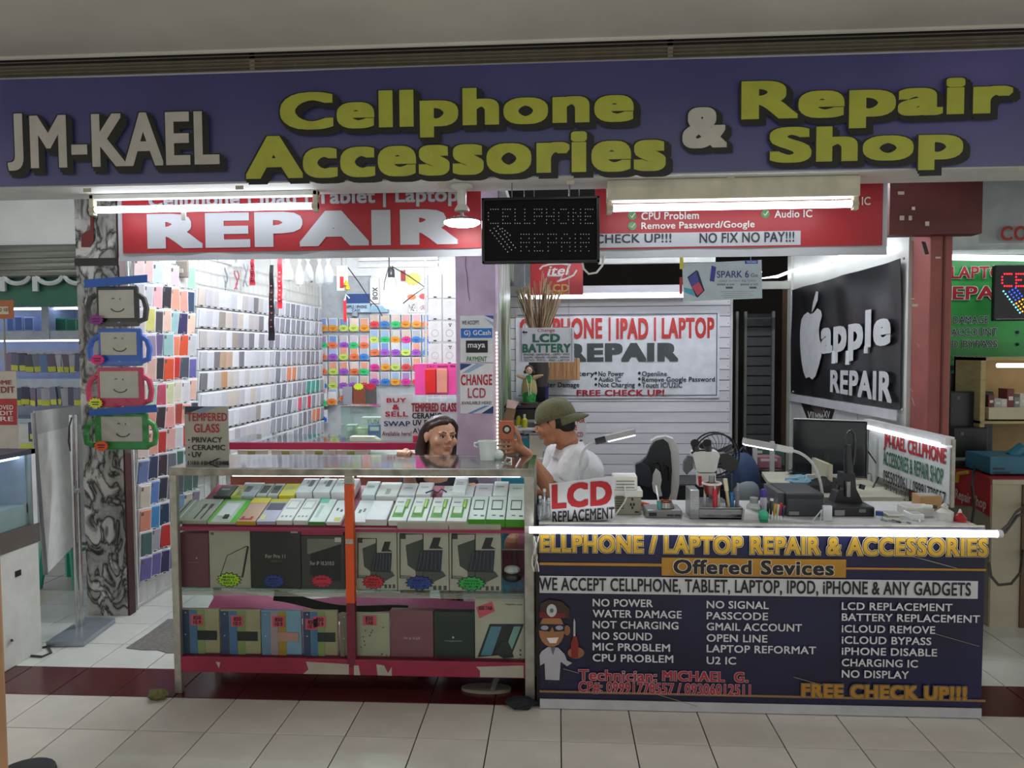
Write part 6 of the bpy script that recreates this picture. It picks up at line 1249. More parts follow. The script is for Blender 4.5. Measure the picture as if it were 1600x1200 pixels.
MB().tube([c+Vector((0, -0.02, 0)), c+Vector((0, 0.14, 0))], 0.04, 14).build('motor', kk, fn); MB().tube([c+Vector((0, 0.1, -0.02)), (c.x, 5.0, 0.04)], 0.014, 8).build('pole', kk, fn); MB().lathe([(0.18, 0.0), (0.18, 0.02), (0.03, 0.05)], (c.x, 5.0, 0), 24).build('base', kk, fn)
# clear jar, bottles and pens
def bottle(nm, lab, x, Y, prof, h, capprof, caph, glassy=False):
    t = thing(nm, lab, 'bottle', at(x, Y)); MB().lathe(prof, t.location, 14).build('bottle', clear('bottle_glass', '#e6ebe8', 0.2, 0.06) if glassy else M(h, 0.3), t, smooth=True); MB().lathe(capprof, t.location, 12).build('cap', M(caph, 0.35), t, smooth=True); return t
H_ = lambda y, Y: zat(y, Y)-cz
t = bottle('glass_bottle', 'square clear dispenser bottle with metal cap on the workbench', 1178, 3.45, [(0.032, 0.0), (0.034, 0.01), (0.034, H_(790, 3.45)), (0.018, H_(784, 3.45))], '#ddd', [(0.02, H_(785, 3.45)), (0.02, H_(777, 3.45)), (0.012, H_(776, 3.45))], '#8d8f92', True); MB().lathe([(0.03, 0.004), (0.03, 0.04)], t.location, 14).build('liquid', M('#d9dcd6', 0.2), t)
t = bottle('spray_bottle', 'clear bottle with violet cap beside the dispenser bottle', 1193, 3.50, [(0.017, 0.0), (0.018, H_(782, 3.5)), (0.014, H_(776, 3.5))], '#c6c8d8', [(0.015, H_(776, 3.5)), (0.015, H_(767, 3.5)), (0.011, H_(764, 3.5)), (0.0001, H_(763, 3.5))], '#4a2f9c')
t = thing('green_ball', 'mint green blob-shaped holder on the bench edge', 'holder', at(1193, 3.36)); MB().ball(t.location+Vector((0, 0, 0.028)), (0.024, 0.022, 0.028), 12, 8).build('holder', M('#3fae86', 0.4), t, smooth=True); MB().lathe([(0.02, 0), (0.02, 0.01)], t.location, 12).build('foot', M('#2d8a68'), t)
t = thing('white_block', 'white wedge block beside the mint holder', 'holder', at(1176, 3.37)); MB().prism([at(1162, 3.36), at(1189, 3.36), at(1189, 3.36)+Vector((0, 0, 0.03)), at(1164, 3.36)+Vector((0, 0, 0.055))], (0, 0.06, 0)).build('wedge', M('#d3d3d6'), t); MB().box(tuple(at(1164, 3.355)+Vector((0, 0, 0.0))), tuple(at(1187, 3.36)+Vector((0, 0, 0.008)))).build('base', M('#b9b9bd'), t)
for i, (x, y, h, lab) in enumerate([(1201, 786, '#1b1c20', 'black precision driver in the bench rack'), (1206, 779, '#d9d9d4', 'white-tipped black driver in the bench rack'), (1211, 787, '#b9952e', 'gold precision driver in the bench rack'), (1216, 788, '#c9c2a6', 'cream precision driver in the bench rack'), (1220, 786, '#8d1f34', 'crimson precision driver in the bench rack'), (1225, 790, '#26305a', 'navy precision driver in the bench rack')]):
    t = thing('precision_driver', lab, 'tool', at(x-2, 3.40)); b = t.location; tp = P(x, y, Y=3.40)
    MB().tube([b, b.lerp(tp, .25)], 0.0025, 6).build('shaft', M('#d9dadc', 0.2, metal=0.6), t); MB().tube([b.lerp(tp, .25), b.lerp(tp, .9)], [0.005, 0.0075], 8).build('handle', M(h if i != 1 else '#222326', 0.3), t); MB().tube([b.lerp(tp, .9), tp], 0.0075, 8).build('end_cap', M('#a82230' if i >= 4 else h), t)
# black printer-like box
pb = thing('black_power_unit', 'dark grey boxy power unit on the workbench', 'appliance', at(1252, 3.55)); bl, br_, tl = fr(1219, 771, 1288, 821, 3.47)
MB().rbox((bl.x+0.03, 3.47, cz), (br_.x, 3.75, tl.z), 0.006).build('case', M('#3a3d42', 0.4), pb); MB().rbox((bl.x, 3.50, cz), (bl.x+0.03, 3.75, tl.z-0.004), 0.004).build('side', M('#4d5056', 0.4), pb); MB().rbox((bl.x+0.035, 3.466, tl.z-0.025), (br_.x-0.004, 3.47, tl.z-0.01), 0.002).build('slot', M('#1b1c1f'), pb); MB().box((bl.x+0.04, 3.467, cz+0.008), (bl.x+0.085, 3.47, cz+0.024)).build('label', M('#8d8f92'), pb)
# bench lamps
def bench_lamp(lab, base, mid, neck, h0, h1, Y, arm_c, hx):
    t = thing('bench_lamp', lab, 'lamp', at(base[0], Y)); b = at(base[0], Y)
    MB().lathe([(0.035, 0.0), (0.035, 0.015), (0.012, 0.025)], b, 16).build('clamp_base', M('#c9cbd0'), t)
    pts = [b+Vector((0, 0, 0.02))]+[P(x, y, Y=Y) for x, y in mid]+[P(*neck, Y=Y)]
    sm_ = []
    for i in range(len(pts)-1):
        for q in range(4): sm_.append(pts[i].lerp(pts[i+1], q/4))
    sm_.append(pts[-1]); 
    for _ in range(3): sm_ = [sm_[0]]+[(sm_[i-1]+sm_[i]*2+sm_[i+1])/4 for i in range(1, len(sm_)-1)]+[sm_[-1]]
    MB().tube(sm_, 0.007, 8).build('gooseneck', M(arm_c, 0.3), t, smooth=True)
    MB().tube([P(*neck, Y=Y), P(*h0, Y=Y)], 0.016, 10).build('collar', M(hx, 0.3), t)
    a, c = P(*h0, Y=Y), P(*h1, Y=Y); d = (c-a).normalized(); n = Vector((-d.z, 0, d.x)); n = n if n.z > 0 else -n
    MB().prism([a+n*0.014, c+n*0.014, c-n*0.012, a-n*0.012], (0, 0.05, 0)).build('head', M('#a9abac', 0.3), t); MB().prism([a-n*0.012+d*0.01, c-n*0.012-d*0.004, c-n*0.018-d*0.004, a-n*0.018+d*0.01], (0, 0.05, 0)).build('diffuser', glow('lamp_strip', '#ffffff', 3.0), t)
    return t
bench_lamp('gooseneck bench lamp with black collar in front of the man', (907, 0), [(905, 760), (905, 730), (910, 705), (922, 693)], (930, 690), (946, 686), (993, 675), 3.6, '#c2c6c8', '#1b1c1f')
bench_lamp('silver gooseneck bench lamp before the big monitor', (1285, 0), [(1286, 780), (1282, 750), (1270, 722), (1252, 708)], (1238, 704), (1213, 699), (1164, 690), 3.56, '#b4b9b8', '#c4c9c8')
t = thing('clear_stand', 'clear acrylic tripod stand near the silver bench lamp', 'stand', at(1289, 3.4)); MB().rbox(tuple(at(1287, 3.38)), tuple(at(1298, 3.40)+Vector((0, 0, 0.07))), 0.002).build('plate', M('#c9d2d6', 0.2), t)
for x in (1270, 1282): MB().tube([at(x, 3.39), at(1284, 3.39)+Vector((0, 0, 0.05))], 0.003, 5).build('leg', M('#c9d2d6'), t)
# black hot-air station with looped handle
ha = thing('hot_air_station', 'black rework station with looped handpiece before the monitor', 'tool', at(1327, 3.62)); HY = 3.60
bl, br_, tl = fr(1290, 792, 1367, 823, HY-0.12); MB().rbox((bl.x, HY-0.12, cz), (br_.x, HY+0.1, tl.z), 0.006).build('station_box', M('#212428', 0.35), ha); MB().box((bl.x+0.04, HY-0.123, cz+0.005), (bl.x+0.085, HY-0.12, cz+0.03)).build('badge', M('#8d8f90'), ha); MB().box((bl.x+0.15, HY-0.123, cz+0.02), (bl.x+0.18, HY-0.12, cz+0.035)).build('badge', M('#6d7072'), ha)
pts = [(1302, 790), (1309, 770), (1318, 764), (1318, 740), (1336, 740), (1338, 764), (1344, 776), (1350, 790)]
MB().prism([P(x, y, Y=HY-0.02) for x, y in pts], (0, 0.08, 0)).build('cradle', M('#15171a', 0.3), ha); MB().tube([P(1326, 740, Y=HY), P(1325, 715, Y=HY), P(1325, 695, Y=HY)], [0.022, 0.02, 0.017], 10).build('handpiece', M('#1b1d21', 0.25), ha, smooth=True)
MB().tube([P(x, y, Y=HY) for x, y in [(1321, 700), (1322, 684), (1326, 674), (1330, 672), (1334, 678), (1336, 694), (1335, 712), (1333, 726)]], 0.007, 8).build('hose_loop', M('#23262b', 0.25), ha, smooth=True)
MB().tube([P(1325, 752, Y=HY-0.03), P(1325, 776, Y=HY-0.03)], 0.012, 8).build('nozzle', M('#8d8f90', 0.2, metal=0.8), ha)
for x in (1307, 1346): MB().tube([P(x, 764, Y=HY), P(x+2, 757, Y=HY)], 0.014, 8).build('knob', kk, ha)
# far end clutter
t = bottle('white_bottle', 'white plastic bottle with nozzle near the bench end', 1476, 3.42, [(0.036, 0.0), (0.037, H_(797, 3.42)), (0.014, H_(792, 3.42))], '#d2d4cf', [(0.014, H_(792, 3.42)), (0.016, H_(788, 3.42)), (0.005, H_(784, 3.42))], '#b9bbb6')
t = bottle('red_bottle', 'small red bottle with white tip at the bench end', 1500, 3.40, [(0.026, 0.0), (0.027, H_(806, 3.4)), (0.008, H_(798, 3.4))], '#a8242a', [(0.008, H_(798, 3.4)), (0.004, H_(793, 3.4))], '#d9d4d0')
t = bottle('blue_cap_bottle', 'small clear bottle with blue cap beside the rework station', 1374, 3.45, [(0.016, 0.0), (0.016, H_(806, 3.45)), (0.012, H_(803, 3.45))], '#d5dadf', [(0.016, H_(803, 3.45)), (0.016, H_(797, 3.45)), (0.0001, H_(796, 3.45))], '#2f4f8a')
for i, (x0, x1, Y, h, lab, hh) in enumerate([(1415, 1460, 3.48, '#d9d9d2', 'white open parts tray on the bench end', .045), (1438, 1472, 3.62, '#b08a5a', 'brown cardboard lid behind the white tray', .07), (1425, 1445, 3.40, '#e0e4e6', 'pale plastic box in front of the white tray', .03), (1384, 1410, 3.40, '#c9d0c2', 'pile of green wrapped films, lower one', .012), (1388, 1414, 3.42, '#d6d9cf', 'pile of green wrapped films, upper one', .024)]):
    a, b = at(x0, Y), at(x1, Y); t = thing(['tray', 'cardboard_cover', 'plastic_box', 'film_pack', 'film_pack'][i], lab, 'box', ((a.x+b.x)/2, Y, cz))
    MB().rbox((a.x, Y, cz+(0.013 if i == 4 else 0)), (b.x, Y+0.09, cz+hh), 0.004).build('body', M(h), t); MB().box((a.x+0.008, Y+0.008, cz+hh), (b.x-0.008, Y+0.08, cz+hh+0.001)).build('inside', M('#9fa39c' if i else '#b9bbb6'), t)
t = thing('flux_tube', 'white tube with dark green cap lying on the bench end', 'tube', at(1452, 3.44)); MB().tube([at(1440, 3.445)+Vector((0, 0, 0.058)), at(1456, 3.445)+Vector((0, 0, 0.056))], 0.009, 10).build('tube', M('#e6e8e4'), t); MB().tube([at(1456, 3.445)+Vector((0, 0, 0.056)), at(1463, 3.445)+Vector((0, 0, 0.054))], 0.008, 10).build('cap', M('#1f4a3a'), t)
for i in range(9):
    random.seed(40+i); x = random.uniform(1385, 1445); Y = random.uniform(3.34, 3.39); a = at(x, Y)+Vector((0, 0, 0.004)); b = a+Vector((random.uniform(-.04, .04), random.uniform(-.01, .03), 0.004))
    tag(MB().tube([a, b], 0.0035, 6).build('small_screw_tool', M(random.choice(['#8d9092', '#d9dad6', '#2b2c30', '#5a7a6a']))), '%s thin bit lying among bench-end clutter, %s one' % (['steel', 'slim', 'short'][i % 3], ordn(i)), 'tool', 'loose bits at the bench end')
# angled side board with its own tube
sbd = thing('side_board', 'white side board with red and green shop lettering at the bench end', 'sign', (1.90, 3.9, cz)); SX = 1.915
yn, yf = P(1487, 720, X=SX).y, P(1356, 700, X=SX).y
zt1, zt2 = P(1486, 692, X=SX).z, P(1356, 652, X=SX).z; ztt = (zt1+zt2)/2; zbb = cz+0.01
MB().box((SX, yn, zbb), (SX+0.006, yf, ztt)).build('board', M('#cdd1d2', 0.35), sbd)
MB().box((SX-0.03, yn, ztt-0.03), (SX+0.012, yf, ztt+0.01)).build('lamp_channel', M('#d9dbdb'), sbd); MB().tube([(SX-0.028, yn+0.05, ztt-0.035), (SX-0.028, yf-0.03, ztt-0.035)], 0.012, 10).build('tube', glow('side_tube', '#f6f9ff', 4.0), sbd)
MB().box((SX-0.004, yn-0.01, cz), (SX+0.012, yn+0.008, ztt)).build('post', alu, sbd); MB().box((SX, yf-0.01, cz), (SX+0.02, yf+0.01, ztt)).build('post', alu, sbd)
def side(x0, y0a, y1a, x1, y0b, y1b):
    a, b = P(x0, y1a, X=SX-0.002), P(x1, y1b, X=SX-0.002); c = P(x0, y0a, X=SX-0.002); return (a, b, Vector((a.x, a.y, c.z)))
def sline(s, x0, x1, ya, hh, m, **k):
    a = P(x0, ya, X=SX-0.003); b = P(x1, ya, X=SX-0.003); text(s, (Vector((a.x, a.y, a.z)), Vector((b.x, b.y, a.z)), Vector((a.x, a.y, a.z+hh))), m, sbd, **k)
sline('JM-KAEL CELLPHONE', 1381, 1478, 703, 0.10, M('#b02a32'), bold=0.02, outline=0.02, om=M('#8d5a5a')); sline('ACCESSORIES & REPAIR SHOP', 1380, 1474, 726, 0.085, M('#2d6a50'), bold=0.02)
sline('0955032061 / 09991778557', 1380, 1478, 752, 0.07, bk, bold=0.008); sline('GRD FLOOR LOTUS CENTRAL MALL, IMUS CAVITE', 1382, 1478, 771, 0.06, bk, bold=0.005); sline('CITY BUCANDALA', 1400, 1440, 797, 0.05, bk, bold=0.005)
# ================================================================== back of the repair half
PWY = RBY-0.012
ps = thing('plank_wall_banner', 'white vinyl banner with red and grey lettering on the plank wall', 'banner', (P(965, 625, Y=PWY).x, PWY, P(965, 625, Y=PWY).z))
bl, br_, tl = fr(806, 487, 1124, 622, PWY)
MB().sheet(lambda u, v: Vector((bl.x+(br_.x-bl.x)*u, PWY-0.004+0.003*math.sin(u*11+v), bl.z+(tl.z-bl.z)*v)), 30, 8, (0, 0.003, 0)).build('vinyl_sheet', M('#e3e6ee', 0.4), ps, smooth=True)
for a, b in (((bl.x+.02, bl.z+.02), (br_.x-.02, bl.z+.028)), ((bl.x+.02, tl.z-.028), (br_.x-.02, tl.z-.02)), ((br_.x-.028, bl.z+.02), (br_.x-.02, tl.z-.02))): MB().box((a[0], PWY-0.011, a[1]), (b[0], PWY-0.008, b[1])).build('border_line', M('#6d7280'), ps)
TY = PWY-0.012; rr = M('#c2322f', 0.45); dg = M('#40474a', 0.45); db = M('#20263c', 0.45)
for s, x0, x1, m, y0, y1, b in (('CELLPHONE', 812, 941, rr, 497, 530, .042), ('|', 951, 954, rr, 496, 533, .0), ('IPAD', 963, 1013, rr, 497, 530, .042), ('|', 1022, 1025, rr, 496, 533, .0), ('LAPTOP', 1034, 1116, rr, 496, 529, .042), ('REPAIR', 884, 1060, dg, 536, 565, .07), ('Battery', 884, 929, db, 580, 590, .02), ('No Power', 935, 975, db, 580, 588, .02), ('Audio IC', 935, 970, db, 588.8, 596.6, .02), ('Not Charging', 935, 992, db, 597.5, 607.5, .02), ('Water Damage', 840, 905, db, 597.5, 607.5, .02), ('Openline', 1003, 1042, db, 580, 590, .02), ('Remove Google Password', 1003, 1117, db, 588.8, 599, .02), ('Touch IC/U2IC', 1003, 1066, db, 597.5, 605.8, .02), ('FREE CHECK UP!', 901, 1038, M('#a81c2a'), 609, 619, .04)):
    text(s, fr(x0, y0, x1, y1, TY), m, ps, bold=b)
for x in (931, 999):
    for y in (583, 592, 601): p = P(x, y, Y=TY); MB().prism([p+Vector((.014, 0, 0)), p+Vector((0, 0, .016)), p+Vector((-.014, 0, 0)), p+Vector((0, 0, -.016))], (0, .002, 0)).build('diamond', db, ps)
# LED tube at the head of the plank wall
hl = thing('led_batten', 'bright LED tube fixed along the head of the plank wall', 'lamp', (P(990, 462, Y=6.2).x, 6.2, P(990, 462, Y=6.2).z))
a, b = P(815, 464, Y=6.22), P(1070, 462, Y=6.22); MB().tube([(a.x, 6.22, a.z), (b.x, 6.22, a.z)], 0.017, 10).build('tube', glow('plank_tube', '#f4f8ff', 7.0), hl)
MB().rbox((a.x-.03, 6.235, a.z-.02), (b.x+.03, 6.36, a.z+.03), .004).build('housing', M('#d9dbdb'), hl)
# red brand poster
ip = thing('red_poster', 'red poster with white script and gold block letters near the LED board', 'poster', (P(870, 462, Y=6.0).x, 6.0, P(870, 462, Y=6.0).z))
panel('sheet', 829, 405, 911, 461, 6.0, M('#b0252c', 0.4), ip, .004); text('itel', fr(855, 415, 891, 430, 5.998), M('#e3dcda'), ip, bold=.02, shear=.25)
def curve(t, pts, r, h, Y, nm='swoosh'): MB().tube([P(x, y, Y=Y) for x, y in pts], r, 5).build(nm, M(h), t, smooth=True)
curve(ip, [(843, 421), (848, 416), (860, 413), (878, 412), (892, 414)], .008, '#e3dcda', 5.996); curve(ip, [(855, 431), (868, 431), (879, 431), (876, 436), (870, 440), (884, 436), (896, 430), (901, 422)], .008, '#e3dcda', 5.996)
text('LCD', fr(855, 444, 889, 456, 5.998), M('#c9a24a'), ip, bold=.03); text('REPLACEMENT', fr(855, 457, 888, 460, 5.998), M('#c9a24a'), ip)
for x in (835, 905): MB().tube([P(x, 406, Y=6.003), Vector((P(x, 400, Y=6.003).x, 6.003, 2.99))], .003, 4).build('string', M('#888888'), ip)
# printed curtain on the partition and LED string at the column edge
cux = cx1-0.05
def curtain_mat():
    m = bpy.data.materials.new('printed_curtain'); m.use_nodes = True; nt = m.node_tree; b = nt.nodes['Principled BSDF']
    tc = nt.nodes.new('ShaderNodeTexCoord'); mp = nt.nodes.new('ShaderNodeMapping'); mp.inputs['Scale'].default_value = (1, 6, 0.9)
    n = nt.nodes.new('ShaderNodeTexNoise'); n.inputs['Scale'].default_value = 2.2; n.inputs['Detail'].default_value = 3; r = nt.nodes.new('ShaderNodeValToRGB'); e = r.color_ramp.elements
    e[0].position = .38; e[0].color = rgb('#dfe3e2'); e[1].position = .62; e[1].color = rgb('#5f7a4e'); k = e.new(.48); k.color = rgb('#b4beb6'); k = e.new(.55); k.color = rgb('#8fae74'); k = e.new(.7); k.color = rgb('#7c837e')
    nt.links.new(tc.outputs['Object'], mp.inputs[0]); nt.links.new(mp.outputs[0], n.inputs[0]); nt.links.new(n.outputs[0], r.inputs[0]); nt.links.new(r.outputs[0], b.inputs['Base Color']); b.inputs['Roughness'].default_value = .4
    return m
cu_ = MB().sheet(lambda u, v: Vector((cux+0.03+0.02*math.sin(u*22+v*1.5), 4.88+1.9*u, 0.5+2.2*v)), 60, 10, (0.003, 0, 0)).build('printed_curtain', curtain_mat(), smooth=True); tag(cu_, 'white curtain with green leaf print hanging behind the lilac column', 'curtain')
ld = thing('led_string', 'vertical string of tiny lit LEDs down the lilac column edge', 'lamp', (cx1+0.01, 4.6, 0.9)); xl = cx1+0.006
MB().box((cx1, 4.60, P(778, 740, Y=4.6).z), (cx1+0.010, 4.612, P(778, 490, Y=4.6).z)).build('tape', M('#d9d6d0'), ld)
zb_, zt_2 = P(778, 738, Y=4.6).z, P(778, 520, Y=4.6).z
k = MB()
for i in range(40): k.ball((xl, 4.597, zb_+(zt_2-zb_)*i/39), 0.005, 6, 4)
o = k.build('led_beads', glow('warm_led', '#fff2dc', 6.0), ld); o['kind'] = 'stuff'
# shelf unit against the partition: boards, statue, bottles
su_x0, su_x1 = cux+0.07, 0.10
su = thing('shelf_unit', 'dark shelf unit beside the curtain holding the statue and bottles', 'shelf', ((su_x0+su_x1)/2, 5.2, 0)); SHY = 5.0
z1_, z2_, z3_ = P(830, 633, Y=SHY).z, P(830, 668, Y=SHY).z, P(830, 715, Y=SHY).z
for z, h in ((z1_, '#2a2522'), (z2_, '#d6d6d2'), (z3_, '#d6d6d2')): MB().rbox((su_x0, SHY-.02, z-.02), (su_x1, SHY+.3, z), .003).build('board', M(h), su)
for x in (su_x0, su_x1-.02): MB().box((x, SHY+.26, 0), (x+.02, SHY+.3, z1_)).build('upright', M('#2f2b28'), su)
MB().box((su_x0, SHY+.02, z1_-.10), (su_x1-.08, SHY+.2, z1_-.03)).build('black_drawer', M('#151517', .3), su)
# statue of a child with outstretched arms in a green robe
fg = thing('figurine', 'small statue in a green robe with outstretched arms', 'statue', (P(827, 632, Y=SHY+.05).x, SHY+.05, z1_)); c = fg.location; s_ = (P(827, 571, Y=SHY+.05).z-z1_)/0.30
V = lambda x, y, z: c+Vector((x, y, z))*s_
MB().lathe([(.062, 0), (.062, .012), (.05, .018)], c, 20).build('plinth', M('#3a2a22'), fg)
MB().lathe([(.048*s_, .02*s_), (.052*s_, .07*s_), (.046*s_, .12*s_), (.04*s_, .17*s_), (.036*s_, .20*s_), (.018*s_, .225*s_)], c, 18, sy=.75).build('robe', mat('green_satin', '#1f8a3c', .25, var=.25, scale=40), fg, smooth=True)
MB().lathe([(.056*s_, .075*s_), (.062*s_, .10*s_), (.056*s_, .16*s_), (.044*s_, .21*s_)], c+Vector((0, .012, 0)), 18, sy=.8).build('cape', M('#a39a68', .4), fg, smooth=True)
for sx in (-1, 1):
    MB().tube([V(sx*.035, 0, .205), V(sx*.065, -.005, .215), V(sx*.088, -.012, .222)], [.018*s_, .014*s_, .011*s_], 8).build('sleeve', M('#c6a888', .4), fg, smooth=True); MB().ball(V(sx*.098, -.014, .225), (.012*s_, .008*s_, .007*s_), 8, 6).build('hand', M('#d6b496'), fg); MB().tube([V(sx*.02, -.01, .0), V(sx*.02, -.03, .012)], .014, 8).build('shoe', M('#b89a6a'), fg)
MB().ball(V(0, -.004, .262), (.026*s_, .026*s_, .032*s_), 14, 10).build('head', M('#e0bd9f', .35), fg, smooth=True); MB().ball(V(0, .007, .272), (.033*s_, .029*s_, .033*s_), 14, 10).build('hair', M('#4a2f22'), fg, smooth=True)
for sx in (-1, 1): MB().ball(V(sx*.010, -.029, .266), (.004*s_, .003*s_, .003*s_), 6, 4).build('eye', M('#222222'), fg); MB().ball(V(sx*.03, .004, .25), .014*s_, 8, 6).build('curl', M('#4a2f22'), fg)
MB().tube([V(-.02, -.034, .20), V(-.005, -.042, .13), V(.0, -.044, .07)], .003, 5).build('cord', M('#d9d6b0'), fg); MB().tube([V(.02, -.034, .20), V(.012, -.042, .13), V(.012, -.044, .08)], .003, 5).build('cord', M('#d9d6b0'), fg)
# white battery sign hung before the shelf
bs = thing('battery_sign', 'white hanging sign with green screen and battery lettering', 'sign', (P(855, 566, Y=4.85).x, 4.85, P(855, 566, Y=4.85).z)); QY = 4.85
panel('board', 811, 512, 897, 566, QY, M('#c9ced6', .3), bs, .006); panel('edge_line', 814, 513, 815, 565, QY-.002, M('#7c828c'), bs, .002); panel('edge_line', 893, 513, 894, 565, QY-.002, M('#7c828c'), bs, .002)
gt = M('#1f5f50'); text('Change', fr(840, 513.5, 867, 520, QY-.002), M('#a3262f'), bs, bold=.01); text('LCD', fr(832, 521.5, 875, 535, QY-.002), gt, bs, bold=.06); text('BATTERY', fr(816, 537, 892, 551, QY-.002), gt, bs, bold=.055)
for i, s in enumerate(('IPHONE - SAMSUNG - OPPO - VIVO', 'XIAOMI - REALME - HUAWEI - INFINIX', 'TECNO - POCO - IPAD - LAPTOP')): text(s, fr(818, 552.3+4.5*i, 890, 555.6+4.5*i, QY-.002), M('#2c3236'), bs)
MB().prism([P(x, y, Y=QY-.003) for x, y in [(815.5, 519), (819, 516), (819, 518), (824, 518), (824, 520.5), (819, 520.5), (819, 522)]], (0, .001, 0)).build('arrow', M('#1b1d20'), bs)
for x in (820, 889): MB().tube([P(x, 513, Y=QY+.003), Vector((P(x, 500, Y=QY+.003).x, QY+.003, 2.99))], .002, 4).build('string', M('#9a9a9a'), bs)
# wood-grain shelf box and violet frame behind
wdm = mat('wood_laminate', '#a97c56', .45, var=.22, scale=14, stretch=(9, 1, .3)); WDY = 5.55
wd = thing('wood_box', 'wood-grain box shelf fixed behind the battery sign', 'shelf', (P(868, 595, Y=WDY).x, WDY, P(868, 595, Y=WDY).z)); pbox('front', 826, 560, 902, 594, WDY, .02, wdm, wd, .002); pbox('end_block', 902, 560, 906, 594, WDY, .18, M('#c9a078'), wd, .002); bl, br_, tl = fr(826, 560, 906, 594, WDY); MB().box((bl.x, WDY+.02, bl.z), (br_.x-.03, WDY+.8, bl.z+.02)).build('bottom_board', wdm, wd)
vf = thing('violet_frame', 'dark picture with violet frame under the wood-grain shelf', 'frame', (P(845, 640, Y=5.7).x, 5.7, P(845, 640, Y=5.7).z)); pbox('frame', 828, 597, 857, 640, 5.7, .02, M('#4a3fa0'), vf); pbox('picture', 828, 602, 852, 640, 5.695, .004, M('#23242c', .2), vf); MB().box((vf.location.x-.02, 5.72, z1_-.02), (vf.location.x+.02, 6.3, vf.location.z+.05)).build('bracket', M('#333333'), vf)
# dried grass bundle
dg_ = thing('dried_grass', 'bundle of tall dry brown grass behind the battery sign', 'dried plant', (P(843, 512, Y=5.2).x, 5.2, P(843, 512, Y=5.2).z)); random.seed(21)
dgm = [M('#8d7357', .7), M('#a58a68', .7), M('#6d563f', .7), M('#b9a284', .7)]; b0 = P(842, 575, Y=5.2)
for i in range(110):
    a = random.uniform(-1, 1); t0 = b0+Vector((a*.07, random.uniform(-.03, .03), 0)); top = P(843+a*34+random.uniform(-5, 5), 470-random.uniform(0, 55)*(1-abs(a)*.7), Y=5.2+random.uniform(-.1, .1)); midp = t0.lerp(top, .5)+Vector((-a*.06+random.uniform(-.02, .02), 0, 0))
    MB().tube([t0, midp, top], [.005, .005, .002], 4).build('stem', dgm[i % 4], dg_)
MB().lathe([(.06, 0), (.075, .12), (.07, .2)], b0+Vector((0, 0, -.13)), 14).build('vase', M('#3a3532'), dg_, smooth=True)
# small goods on the lower shelves
for i, (x0, y0, x1, y1, Y, h, lab, kind) in enumerate([(806, 642, 815, 659, SHY+.03, '#c2c32e', 'yellow bottle on the white shelf box beside the statue', 'bottle'), (815, 647, 824, 666, SHY, '#b5b52a', 'yellow-green bottle with white cap below the statue', 'bottle')]):
    bl, br_, tl = fr(x0, y0, x1, y1, Y); t = thing('lotion_bottle', lab, 'bottle', ((bl.x+br_.x)/2, Y, z2_ if i else z2_)); r = (br_.x-bl.x)/2; hh = tl.z-z2_
    MB().lathe([(r, 0), (r, hh*.6), (r*.45, hh*.75)], t.location, 12).build('bottle', M(h, .25), t, smooth=True); MB().lathe([(r*.5, hh*.75), (r*.5, hh)], t.location, 10).build('cap', M('#e0dcd6'), t)
for i, (x0, y0, x1, y1, Y, zb, h, lab) in enumerate([(800, 644, 812, 668, SHY+.08, z2_, '#dcdcd8', 'white carton behind the yellow bottles'), (807, 665, 817, 677, SHY-.0, None, '#c9d0c8', 'small pale carton under the yellow bottles'), (818, 668, 831, 678, SHY, None, '#b9bed0', 'blue-printed carton under the yellow bottles'), (810, 680, 826, 716, SHY-.01, z3_, '#1f7f8e', 'teal carton on the lower shelf behind the hands'), (827, 676, 848, 716, SHY-.0, z3_, '#d3cdb8', 'tall cream carton on the lower shelf before the face')]):
    bl, br_, tl = fr(x0, y0, x1, y1, Y); zz = zb if zb is not None else bl.z
    t = thing('shelf_carton', lab, 'box', ((bl.x+br_.x)/2, Y, zz)); MB().rbox((bl.x, Y, zz), (br_.x, Y+.1, tl.z), .003).build('carton', M(h), t); MB().box((bl.x+.008, Y-.001, tl.z-.02), (br_.x-.008, Y, tl.z-.008)).build('print', M('#8d9096'), t)
    if zb is None: MB().box((bl.x, Y+.02, z3_), (bl.x+.02, Y+.08, zz)).build('riser', M('#b9b9b4'), t)
cbx = thing('cardboard_flap', 'brown cardboard sheet leaning by the LED string with a pale paper', 'cardboard', (P(792, 690, Y=4.75).x, 4.75, P(792, 690, Y=4.75).z)); MB().prism([P(x, y, Y=4.75) for x, y in [(781, 666), (796, 626), (806, 640), (800, 668)]], (0, .008, 0)).build('sheet', M('#8d7455', .8), cbx); MB().prism([P(x, y, Y=4.74) for x, y in [(793, 624), (811, 628), (805, 639), (791, 637)]], (0, .003, 0)).build('paper', M('#e0c9bb'), cbx); MB().tube([P(790, 660, Y=4.755), Vector((cx1+.01, 4.84, P(790, 700, Y=4.8).z-.4))], .008, 6).build('prop', M('#8d7455'), cbx); cbx.location.z = cbx.location.z
# notice behind the man
nt_ = thing('repair_notice', 'white sheet with red lettering standing behind the cap wearer', 'notice', (P(903, 702, Y=4.75).x, 4.75, 0)); pbox('sheet', 868, 650, 916, 702, 4.75, .006, M('#dcdde2'), nt_, .001)
for i, (s, x0, x1) in enumerate((('CPU REPAIR', 870, 914), ('OPENLINE', 870, 902), ('CHANGE LCD', 868, 911), ('BAT/CHARGER', 868, 904))): text(s, fr(x0, 653+11*i, x1, 661+11*i, 4.748), M('#b0262e'), nt_, bold=.02)
MB().ball(P(908, 689, Y=4.75), .01, 8, 6).build('dot', M('#1b1b1e'), nt_); MB().box((P(880, 700, Y=4.76).x, 4.757, 0.0), (P(890, 700, Y=4.76).x, 4.775, P(890, 690, Y=4.76).z)).build('stake', M('#9a9a9a'), nt_)
